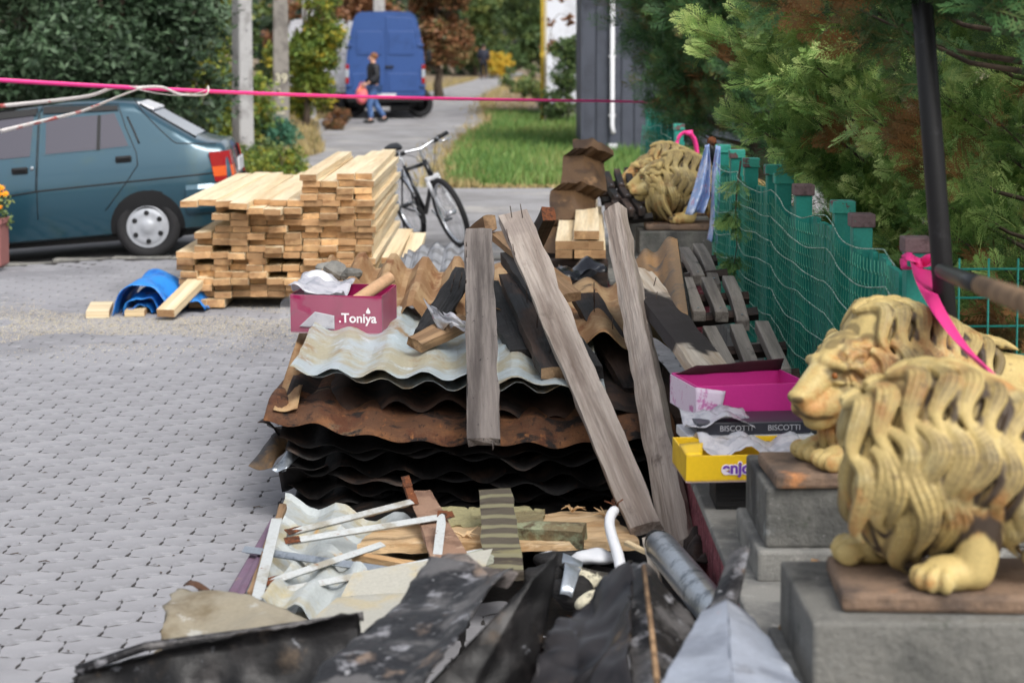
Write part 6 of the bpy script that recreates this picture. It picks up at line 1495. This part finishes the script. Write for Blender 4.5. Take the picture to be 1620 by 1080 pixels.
slat_seat('nearest grey slatted bench seat behind the magenta carton', [((1160, 598, 7.6), (1122, 524, 8.5), .0), ((1196, 600, 7.6), (1165, 521, 8.5), .0), ((1240, 592, 7.6), (1205, 516, 8.5), .0)], .45)
slat_seat('second grey slatted bench seat with curved outer slat', [((1106, 500, 8.75), (1086, 446, 9.6), .0), ((1142, 494, 8.75), (1118, 446, 9.6), .02), ((1176, 490, 8.75), (1152, 444, 9.6), .07)], .5)
slat_seat('third slatted bench seat with two strongly curved slats', [((1106, 430, 9.9), (1082, 398, 10.7), .04), ((1132, 428, 9.9), (1104, 392, 10.7), .09)], .5)
slat_seat('far dark slatted bench seat left of the far lion', [((968, 300, 13.9), (960, 276, 14.6), .0), ((984, 298, 13.9), (976, 272, 14.6), .0), ((1000, 298, 13.9), (992, 270, 14.6), .0), ((1016, 298, 13.9), (1006, 272, 14.6), .0)], .5, m=M_dark, wd=.045)
slat_seat('far dark slatted bench seat below the first far one', [((978, 318, 13.5), (966, 300, 14.0), .0), ((994, 316, 13.5), (982, 298, 14.0), .0), ((1010, 314, 13.5), (998, 296, 14.0), .0)], .5, m=M_dark, wd=.045)
slat_seat('lowest far dark slatted bench seat beside the pale beams', [((984, 340, 13.1), (972, 322, 13.5), .0), ((1000, 338, 13.1), (988, 320, 13.5), .0), ((1016, 336, 13.1), (1004, 320, 13.5), .0)], .5, m=M_dark, wd=.045)

# ------------------------------------------------------------------ things behind the heap
GBm = 'new squared beams behind the heap'
for k, (px, py, lv) in enumerate(((892, 402, 0), (922, 402, 0), (945, 402, 0), (892, 388, 1), (918, 388, 1), (942, 388, 1), (928, 372, 2))):
    A = P(px, py, 12.0); B = A + Vector((.10, 2.6, 0)); o = link('squared_beam', board_mesh('squared_beam', 2.6, .10 if lv < 2 else .15, .05)); frame(o, A, B, (0, 0, 1))
    tag(o, ['lower left pale beam end', 'lower middle pale beam end', 'lower right pale beam end', 'upper left pale beam end', 'upper middle pale beam end', 'upper right pale beam end', 'topmost wide pale beam'][k] + ' in the small stack below brown sheet', 'beam', GBm)
for k, y in enumerate((12.3, 13.9)):
    b = MB(); b.box((0, 0, 0), (.36, .12, .50)); o = b.build('trestle_block', M_dark, bevel=.006); o.location = (pxX(918, 12), y, .25); tag(o, ['dark block carrying the front of the pale beams', 'dark block carrying the back of the pale beams'][k], 'block')
# tall brown tile sheet leaning upright
M_brsheet = pm('brown_tile_sheet', srgb(92, 70, 48), .5, metal=.1, layers=[(srgb(66, 50, 36), 5, .45, .62, I1), (srgb(138, 108, 76), 7, .58, .72, I1), (srgb(48, 38, 32), 4, .62, .74, I1)], bump=(40, .15, I1))
def f_tall(u, v):
    A, B = P(880, 420, 13.3), P(928, 236, 14.1); ax = (B - A).normalized(); p = A.lerp(B, v)
    sd = ax.cross(Vector((0, 1, 0))).normalized(); fr = sd.cross(ax)
    st = (v*3.2 + .18*u) % 1.0; k = .11*(1 - st)**1.2
    p = p + sd*((u - .5)*(.36 - .08*v) + .025*n3((v*3, 1, 7), 1) - k*.45) - fr*(k*.8 + .05*math.sin(u*math.pi) + .02*n3((u*3, v*6, 3), 1)) + ax*(.03*n3((u*6, 0, 2), 1))
    return p
b = MB(); b.grid(24, 90, f_tall); tag(b.build('tile_sheet', M_brsheet, smooth=True, thick=.003, auto=40), 'tall brown stepped tile sheet leaning upright behind heap', 'roof sheet')
# weathered grey corrugated sheets
for k in range(3):
    z = .40 + .02*k
    def f_(u, v, k=k, z=z): 
        x = pxX(632, 12.6) + .46*u + .02*k; y = 11.4 + 1.3*v + .05*k
        return (x, y, z + .016*math.cos(u*2*math.pi*5) - .05*(u - .5)**2*4 + .10*v - .06*(1 - v)**3)
    b = MB(); b.grid(50, 12, f_); tag(b.build('corrugated_sheet', pm('weathered_grey_sheet', srgb(140, 142, 146), .8, layers=[(srgb(104, 104, 106), 5, .45, .6, (.4, 1, 1)), (srgb(176, 176, 176), 9, .58, .7, (.3, 1, 1))], bump=(50, .4, I1)) if k == 0 else bpy.data.materials['weathered_grey_sheet'], smooth=True, thick=.006), ['bottom', 'middle', 'top'][k] + ' weathered grey corrugated sheet behind the grey plank', 'roof sheet', 'weathered grey corrugated sheets')
for k, y in enumerate((11.7, 12.5)):
    b = MB(); b.box((0, 0, 0), (.44, .1, .37)); o = b.build('trestle_block', M_dark, bevel=.006); o.location = (pxX(632, 12.6) + .23, y, .185); tag(o, ['dark block under the front of the grey sheets', 'dark block under the back of the grey sheets'][k], 'block')
tag(patch('black_plastic', [P(880, 436, 10.9), P(960, 436, 10.9), P(958, 412, 11.4), P(885, 416, 11.4)], 22, 10, lambda u, v: .03*math.sin(u*8)*math.sin(v*5), pm('black_plastic', srgb(20, 22, 30), .25, fine=.05), wob=.06, wsc=7), 'crumpled black plastic sheeting below the pale beams', 'plastic')
# ------------------------------------------------------------------ lower debris in front of the heap
GD = 'metal and timber debris in front of the heap'
def lay(label, pts, m, nu=24, nv=12, fn=None, wob=.01, wsc=6, seed=0, name='metal_sheet', cat='metal sheet', thick=.002, auto=None, group=GD):
    fg = group == 'bent scorched sheets closest to the viewer'
    o = patch(name, [P(*q) for q in pts], nu + (14 if fg else 0), nv + (10 if fg else 0), fn, m, .003 if fg else thick, None, True, wob*(1.7 if fg else 1), wsc*(1.5 if fg else 1), seed, .022 if fg and nv > 8 and m.name != 'pale_blue_painted_sheet' else .0)
    if auto: sharp_by_angle(o.data, auto)
    return tag(o, label, cat, group)
tz = lambda u, n, a: wave(u, 1.0/n, a, 'trap')
lay('sooty black sheet lying flat beneath the debris', [(430, 1075, 5.9), (1130, 1010, 5.9), (1120, 800, 7.7), (440, 800, 7.7)], M_soot, 30, 20, lambda u, v: .015*math.cos(u*30), .04, 3, 1)
lay('white tile profiled sheet under the angle bars', [(395, 985, 6.15), (640, 985, 6.1), (745, 842, 7.05), (452, 786, 7.4)], M_zinc2, 60, 40, lambda u, v: tz(u, 3.2, .022) - .02*((v*5) % 1.0), .02, 4, 2, auto=30)
lay('second white sheet with stained folds at the lower left', [(410, 960, 6.0), (560, 990, 5.95), (590, 905, 6.35), (470, 880, 6.5)], M_zinc2, 40, 16, lambda u, v: tz(u, 2.5, .018), .03, 5, 3, auto=30)
lay('cream folded metal sill across the lower debris', [(480, 992, 5.75), (690, 1010, 5.6), (780, 884, 6.2), (560, 922, 6.15)], M_cream, 14, 14, lambda u, v: .045*max(0, v - .72)/.28 - (.012 if v > .7 else 0), .006, 6, 4, auto=30)
lay('mauve painted trim strip at the left edge of debris', [(352, 952, 6.1), (384, 952, 6.1), (446, 822, 6.9), (430, 818, 6.9)], pm('mauve_paint', srgb(108, 88, 106), .6, layers=[(srgb(150, 126, 94), 8, .58, .66, I1), (srgb(104, 78, 96), 6, .5, .7, I1)]), 8, 24, lambda u, v: .01*(u > .5), .004, 5, 5, name='trim_strip', cat='trim')
beam('thin brown lath beside the mauve trim strip', (398, 940, 6.1), (448, 800, 7.0), .03, .02, M_brown, (0, -.3, 1), 51, group=GD, name='lath', cat='lath')
def bar(label, a, c, w_=.028, rust=(0,), m=M_whitebar, roll=(0, -.5, 1), th=.004):
    A, B = P(*a), P(*c); L = (B - A).length; b = MB()
    b.box((L/2, 0, 0), (L, w_, th)); b.box((L/2, w_/2 - th/2, -w_/2), (L*.999, th, w_ - th*1.02)); o = b.build('angle_bar', m, bevel=.0008); frame(o, A, B, roll); tag(o, label, 'angle bar', 'white painted angle bars')
    for e_ in rust:
        x0 = 0 if e_ == 0 else L; s = 1 if e_ == 0 else -1; q = MB()
        q.grid(10, 4, lambda u, v: (x0 + s*(-.012 + (.05 + .06*n3((v*4, L*9, e_), 1))*u), (v - .5)*w_*1.12, th*.5 + .0018 + .002*n3((u*6, v*6, L*5), 1)))
        q.build('rusted_end', M_rustbar, o, thick=.003)
    return o
bar('upper white angle bar sloping up to the right', (458, 842, 6.62), (652, 793, 6.95))
bar('second white angle bar just below the upper one', (456, 856, 6.58), (712, 815, 6.75), rust=(0, 1))
bar('white angle bar standing along the left debris edge', (404, 958, 5.98), (438, 820, 6.75), .036, rust=())
bar('third white angle bar in the middle of debris', (422, 922, 6.2), (606, 860, 6.55))
bar('lowest white angle bar running under the cream sill', (424, 938, 6.16), (772, 870, 6.45), rust=(0,))
bar('short upright white angle bar before fibreboard', (691, 886, 6.35), (700, 812, 6.62), .03, rust=(1,))
bar('bent brown metal clip at the bar end', (655, 795, 6.96), (642, 758, 7.05), .026, rust=(0, 1), m=M_rustbar)
bar('thin galvanised strip lying across white sheet', (385, 868, 6.5), (690, 912, 6.3), .03, rust=(), m=M_galv)
# boards and broken panels
beam('brown fibreboard strip standing behind the short bar', (712, 884, 6.35), (664, 778, 7.15), .115, .012, pm('fibreboard', srgb(150, 120, 100), .9, layers=[(srgb(122, 94, 78), 9, .45, .62, I1), (srgb(176, 150, 128), 14, .58, .7, I1)], bump=(80, .5, I1)), (.1, -.6, .8), 31, (1.1, .72), group=GD, name='fibreboard_strip', cat='board')
M_stripe = pm('mossy_striped_wood', srgb(84, 77, 66), .9, layers=[(srgb(128, 122, 90), 9, .56, .66, (1, .25, 1)), (srgb(66, 58, 50), 14, .5, .66, (1, .3, 1))], bump=(50, .8, (1, .3, 1)), off=False)
def striped():
    m = bpy.data.materials.new('mossy_plank_wood'); m = M_stripe; t = m.node_tree; N, L = t.nodes, t.links; bs = N['Principled BSDF']; src = bs.inputs['Base Color'].links[0].from_socket  # pale mossy bands mixed across the plank's own colour
    tc = N.new('ShaderNodeTexCoord'); wv = N.new('ShaderNodeTexWave'); wv.bands_direction = 'X'; wv.inputs['Scale'].default_value = 3.3; wv.inputs['Distortion'].default_value = 3.2; wv.inputs['Detail'].default_value = 3
    L.new(tc.outputs['Object'], wv.inputs['Vector']); mr = N.new('ShaderNodeMapRange'); mr.inputs[1].default_value = .6; mr.inputs[2].default_value = .85; L.new(wv.outputs['Fac'], mr.inputs[0])
    mx = N.new('ShaderNodeMix'); mx.data_type = 'RGBA'; L.new(mr.outputs[0], mx.inputs['Factor']); L.new(src, mx.inputs['A']); mx.inputs['B'].default_value = c3(srgb(126, 122, 96)); L.new(mx.outputs['Result'], bs.inputs['Base Color']); return m
beam('dark plank with pale mossy stripes standing in debris', (798, 912, 6.15), (783, 778, 6.95), .125, .03, striped(), (0, -.6, .8), 32, (1, .92), rag=.01, group=GD)
def chunk(label, pts, hgt, m, seed, name='broken_board', cat='board', nu=26, nv=12):
    C = [P(*q) for q in pts]
    def f(u, v):
        p = C[0]*(1-u)*(1-v) + C[1]*u*(1-v) + C[2]*u*v + C[3]*(1-u)*v
        e = min(u, 1-u, v, 1-v)
        p += Vector((.02*n3((u*9, v*9, seed), 1), .03*n3((u*8, v*8, seed + 4), 1)*(v > .9 or v < .1), .008*n3((u*12, v*12, seed + 2), 1))); return p
    b = MB(); b.grid(nu, nv, f); o = b.build(name, m, thick=hgt, smooth=False); return tag(o, label, cat, GD)
chunk('torn pale chipboard slab across the debris', [(565, 868, 6.6), (1012, 862, 6.6), (960, 812, 7.15), (600, 838, 7.1)], .03, M_osb, 3, 'chipboard_slab')
chunk('greenish timber batten lying behind striped plank', [(690, 838, 6.95), (860, 838, 6.95), (860, 808, 7.1), (690, 806, 7.1)], .03, pm('greenish_wood', srgb(150, 144, 108), .9, layers=[(srgb(122, 112, 84), 12, .45, .6, (.2, 1, 1))], bump=(60, .5, I1)), 5, 'batten')
beam('short mossy timber block lying on the chipboard', (925, 848, 6.62), (820, 842, 6.68), .07, .075, pm('mossy_block_wood', srgb(116, 104, 78), .9, layers=[(srgb(140, 146, 118), 9, .52, .64, I1), (srgb(84, 70, 52), 16, .5, .66, I1)], bump=(60, .7, I1)), (0, -.25, 1), 33, nx=10, group=GD, name='timber_block', cat='block')
beam('tan splintered lath below the middle angle bar', (560, 880, 6.5), (730, 908, 6.3), .035, .03, M_osb, (0, -.3, 1), 34, group=GD, name='lath', cat='lath')
beam('grey green plank end beside the striped plank', (700, 905, 6.1), (776, 880, 6.3), .09, .02, pm('grey_green_paint', srgb(150, 152, 138), .8, layers=[(srgb(110, 112, 98), 8, .5, .66, I1)], bump=(50, .4, I1)), (0, -.5, 1), 35, nx=10, group=GD)
for k, (px, py, Y) in enumerate(((905, 808, 7.1), (960, 818, 7.0), (735, 850, 6.7))):
    p = P(px, py, Y); b = MB()
    for q in range(7):
        a = rng.uniform(0, 6.28); b.tube([(0, 0, 0), (.02*math.cos(a), .02*math.sin(a), .015), (.05*math.cos(a), .03*math.sin(a), rng.uniform(.0, .04))], [.006, .004, .001], 4)
    o = b.build('wood_splinters', M_osb); o.location = p; tag(o, ['curled splinter tuft on the chipboard edge', 'small splinter tuft near the white cable', 'splinters beside the fibreboard strip'][k], 'splinters', 'wood splinters')
# black foam and white insulation lumps
for k, (px, py, Y, s, m, lb) in enumerate(((900, 888, 6.4, (.11, .06, .03), M_black, 'black charred foam slab under the chipboard'), (940, 880, 6.35, (.08, .05, .022), M_white, 'whitish insulation lump on the charred foam'), (880, 878, 6.45, (.06, .04, .015), M_white, 'small white insulation scrap under the chipboard'),
        (930, 915, 6.2, (.075, .05, .03), pm('stained_foam', srgb(206, 200, 176), .9, layers=[(srgb(60, 56, 50), 9, .52, .6, I1)], bump=(60, .9, I1)), 'stained cream foam lump below the white cable'), (905, 940, 6.1, (.06, .05, .05), M_black, 'black molten lump beside the stained foam'), (950, 950, 6.0, (.07, .05, .03), bpy.data.materials['stained_foam'], 'lower cream foam lump with burnt spots'), (860, 915, 6.2, (.07, .05, .05), M_black, 'black molten lump right of striped plank'))):
    c = P(px, py, Y); b = MB(); b.ball((0, 0, 0), s, 18, 12); b.v = [tuple(Vector(v)*(1 + .45*n3((v[0]*18, v[1]*18, v[2]*18 + k*3), 1))) for v in b.v]
    o = tag(b.build('foam_lump', m, smooth=True), lb, 'foam', 'foam and insulation lumps'); o.location = c
# white cable
cb = [P(980, 925, 6.05), P(984, 895, 6.15), P(972, 860, 6.3), P(962, 830, 6.45), P(966, 812, 6.5), P(977, 803, 6.52)]
b = MB(); b.tube(cb, [.019, .019, .018, .018, .018, .018], 14); wc = tag(b.build('white_cable', pm('white_hose', srgb(222, 224, 228), .35, fine=.04), smooth=True, sub=1), 'thick white cable standing up with copper wires', 'cable', GD)
for k in range(5):
    b = MB(); p = P(976, 803, 6.52); d = Vector((rng.uniform(-.03, .01), rng.uniform(-.02, .02), rng.uniform(.02, .035))); b.tube([p, p + d*.6, p + d + Vector((rng.uniform(-.015, .015), 0, 0))], .0025, 5); b.build('copper_wire', M_rustbar, wc, smooth=True)
# grey pipe with white strip
pa, pb = P(1040, 858, 6.45), P(1140, 978, 5.6)
b = MB(); d = pb - pa; b.tube([pa + d*t for t in (0, .08, .5, 1)], [.040, .052, .053, .053], 20); gp_ = tag(b.build('grey_pipe', M_galv, smooth=True, auto=50), 'dented silver pipe lying along the plinth side', 'pipe', GD)
b = MB(); b.tube([pa - d*.06, pa + d*.02], [.03, .046], 16); b.build('burnt_pipe_end', M_black, gp_, smooth=True)
beam('white wooden strip standing along the silver pipe', (1044, 960, 6.0), (1026, 850, 6.5), .04, .012, M_half, (-.3, -.6, .6), 36, nx=8, group=GD, name='strip', cat='strip')
beam('thin tan stick leaning on the white strip', (990, 858, 6.5), (1030, 876, 6.4), .012, .012, M_new, (0, -.5, 1), 37, nx=6, group=GD, name='stick', cat='stick')
lay('bright bent metal scrap left of the white cable', [(885, 940, 6.0), (905, 945, 6.0), (925, 882, 6.25), (893, 868, 6.3)], M_galv, 10, 10, lambda u, v: .03*math.sin(v*5), .02, 8, 7)
tag(patch('ash_heap', [P(1080, 900, 6.3), P(1140, 900, 6.3), P(1140, 850, 7.0), P(1085, 850, 7.0)], 14, 14, lambda u, v: .05*math.sin(u*3)*math.sin(v*3), M_dark, .01, wob=.06, wsc=16), 'dark ash and splinters against the maroon plinth', 'ash', GD)

# ------------------------------------------------------------------ blurred bent sheets closest to the viewer
GF = 'bent scorched sheets closest to the viewer'
lay('beige bent sheet flap pointing up at lower left', [(225, 1050, 5.05), (470, 1050, 4.95), (500, 985, 5.35), (273, 917, 5.6)], M_beige, 20, 16, lambda u, v: -.05*abs(u - .62) + .02*v, .012, 3, 11, group=GF)
lay('rust edged brown strip on top of beige flap', [(290, 925, 5.58), (470, 1000, 5.3), (482, 990, 5.36), (300, 918, 5.66)], M_rust, 20, 4, lambda u, v: .008*math.sin(u*20), .006, 8, 12, group=GF)
lay('long black bent sheet rising from the bottom left', [(70, 1130, 4.78), (600, 1130, 4.82), (575, 978, 4.95), (120, 1056, 4.85)], M_blackfg, 40, 14, lambda u, v: .05*abs(u - .45) + .02*abs(v - .5) + .03*max(0, v - .88)/.12, .03, 3, 13, group=GF)
bp2 = [P(120, 1060, 4.8), P(230, 1022, 4.86), P(400, 1000, 4.92), P(575, 974, 4.96)]
b = MB(); b.tube(bp2, .012, 8); tag(b.build('rolled_edge', M_sootfg, smooth=True), 'rolled grey rim of the long black sheet', 'metal edge', GF)
lay('wide scorched grey board like sheet in the centre bottom', [(470, 1110, 4.3), (668, 1110, 4.2), (818, 908, 4.9), (680, 880, 5.15)], M_sootfg, 24, 24, lambda u, v: (.03*max(0, u - .72)/.28 + .012*math.sin(v*7)*(1 - u)), .014, 3.5, 14, group=GF)
lay('pale scorched cap piece at the top of grey sheet', [(690, 890, 5.12), (800, 925, 4.86), (820, 905, 4.92), (700, 876, 5.2)], M_grey, 14, 6, lambda u, v: .01*math.sin(u*6), .01, 8, 15, group=GF)
lay('black curled sheet with a pointed top tip', [(640, 1120, 4.5), (860, 1120, 4.62), (886, 866, 4.8), (806, 950, 4.72)], M_blackfg, 24, 24, lambda u, v: -.07*abs(u - .4)*(1 - .4*v) + .03*v*v, .014, 4, 16, group=GF)
lay('dark bronze tinted sheet bulging at the bottom centre', [(830, 1110, 4.5), (1010, 1110, 4.3), (1010, 895, 4.95), (895, 970, 4.9)], pm('bronze_stained_sheet', srgb(52, 50, 52), .4, metal=.4, layers=[(srgb(30, 30, 34), 5, .45, .62, I1), (srgb(122, 100, 72), 4, .6, .72, I1), (srgb(110, 112, 122), 9, .64, .74, (1, .3, 1))]), 24, 20, lambda u, v: .08*abs(u - .35) - .03*abs(v - .55), .03, 4, 17, group=GF)
lay('grey black folded sheet with tan ridge line', [(1000, 1110, 4.2), (1110, 1110, 4.2), (1110, 960, 4.85), (985, 885, 5.05)], M_sootfg, 18, 18, lambda u, v: -.10*abs(u - .3) + .03*abs(v - .6), .02, 4, 18, group=GF)
b = MB(); b.tube([P(1042, 1100, 4.1), P(1030, 990, 4.55), P(1018, 895, 4.95)], [.007, .007, .006], 6); tag(b.build('ridge_strip', M_brown, smooth=True), 'tan wooden strip along the folded sheet ridge', 'strip', GF)
M_pale_gut = pm('pale_blue_painted_sheet', srgb(150, 157, 170), .5, layers=[(srgb(122, 128, 140), 4, .5, .68, I1), (srgb(206, 150, 146), 12, .68, .76, I1), (srgb(176, 182, 192), 7, .58, .7, I1), (srgb(92, 92, 98), 5, .62, .72, I1)], bump=(40, .15, I1))
lay('pale blue folded flashing, left half, at the bottom right', [(1030, 1110, 3.9), (1160, 1110, 3.85), (1150, 945, 4.6), (1110, 965, 4.6)], M_pale_gut, 14, 16, None, .006, 5, 19, group=GF)
lay('pale blue folded flashing, right half, at the bottom right', [(1160, 1110, 3.85), (1290, 1110, 4.0), (1190, 975, 4.65), (1150, 945, 4.6)], M_pale_gut, 14, 16, None, .006, 5, 20, group=GF)
lay('grey pointed metal flap rising beside maroon plinth', [(1115, 975, 4.7), (1165, 975, 4.7), (1188, 868, 4.9), (1154, 876, 4.95)], M_sootfg, 8, 14, lambda u, v: .015*math.sin(u*3), .004, 5, 21, group=GF)
for k, (x, y, s) in enumerate(((-.35, 4.75, (1.0, .5, .22)), (.2, 4.75, (.5, .5, .2)))):
    b = MB(); b.ball((0, 0, 0), (s[0]/2, s[1]/2, s[2]/2), 20, 12); b.v = [tuple(Vector(v)*(1 + .3*n3((v[0]*6, v[1]*6, v[2]*6 + k), 1))) for v in b.v]
    o = tag(b.build('rubble_mound', M_black), ['charred rubble mound under the black sheets', 'charred rubble mound under the folded sheets'][k], 'rubble', GF); o.location = (x, y, .12)
beam('rust brown stick leaning on the plinth ledge', (1240, 1000, 4.7), (1288, 892, 5.0), .03, .03, M_rust2, (0, -.5, 1), 61, nx=8, group='sticks on the plinth', name='stick', cat='stick')
# litter on the pavement
M_twig = pm('twig_brown', srgb(70, 58, 48), .9)
lt = []
for k in range(90):
    px, py = rng.uniform(0, 480), rng.uniform(520, 1040); g = G(px, py, .002); b_ = (px, py)
    lt.append(g)
b = MB()
for g in lt:
    a = rng.uniform(0, 6.28); L = rng.uniform(.004, .014); w_ = rng.uniform(.002, .006)
    b.add([(g.x + math.cos(a)*L, g.y + math.sin(a)*L, .004), (g.x - math.sin(a)*w_, g.y + math.cos(a)*w_, .006), (g.x - math.cos(a)*L, g.y - math.sin(a)*L, .003), (g.x + math.sin(a)*w_, g.y - math.cos(a)*w_, .004)], [(0, 1, 2, 3)])
stuff(tag(b.build('pavement_litter', M_twig), 'scattered crumbs and leaf bits on the pavement', 'litter'))
for k, (px, py, lb) in enumerate(((240, 796, 'small dark twig on the pavement left of heap'), (232, 789, 'tiny curled twig beside the dark twig'), (408, 802, 'curled dark twig near the white sheet corner'), (70, 888, 'short brown twig on the pavement at left'), (25, 876, 'thin brown twig near the left frame edge'), (215, 542, 'small dark crumb in the sawdust near the tarp'))):
    g = G(px, py, .006); a = rng.uniform(-.5, .5); b = MB(); b.tube([(-.02, 0, 0), (0, .004, .003), (.02, -.003, .001)], [.0016, .002, .001], 5); b.tube([(0, .004, .003), (.008, .01, .004)], [.001, .0006], 4); o = b.build('twig', M_twig, smooth=True); o.location = g; o.rotation_euler = (0, 0, a); tag(o, lb, 'twig', 'twigs on the pavement')
# sawdust round the timber stack
pts = []
for _ in range(40000):
    x, y = npr.normal(-2.6, 1.4), npr.normal(13.0, .55)
    if y < 15 and n3((x*1.5, y*1.5, 2), 1) > -.15: pts.append((x, y, .0015))
stuff(tag(link('sawdust', scatter_blades('sawdust', pts, .002, .009, pm('sawdust_flakes', srgb(214, 200, 164), .9, fine=0), 2, 8)), 'pale sawdust scattered in front of the timber stack', 'sawdust'))
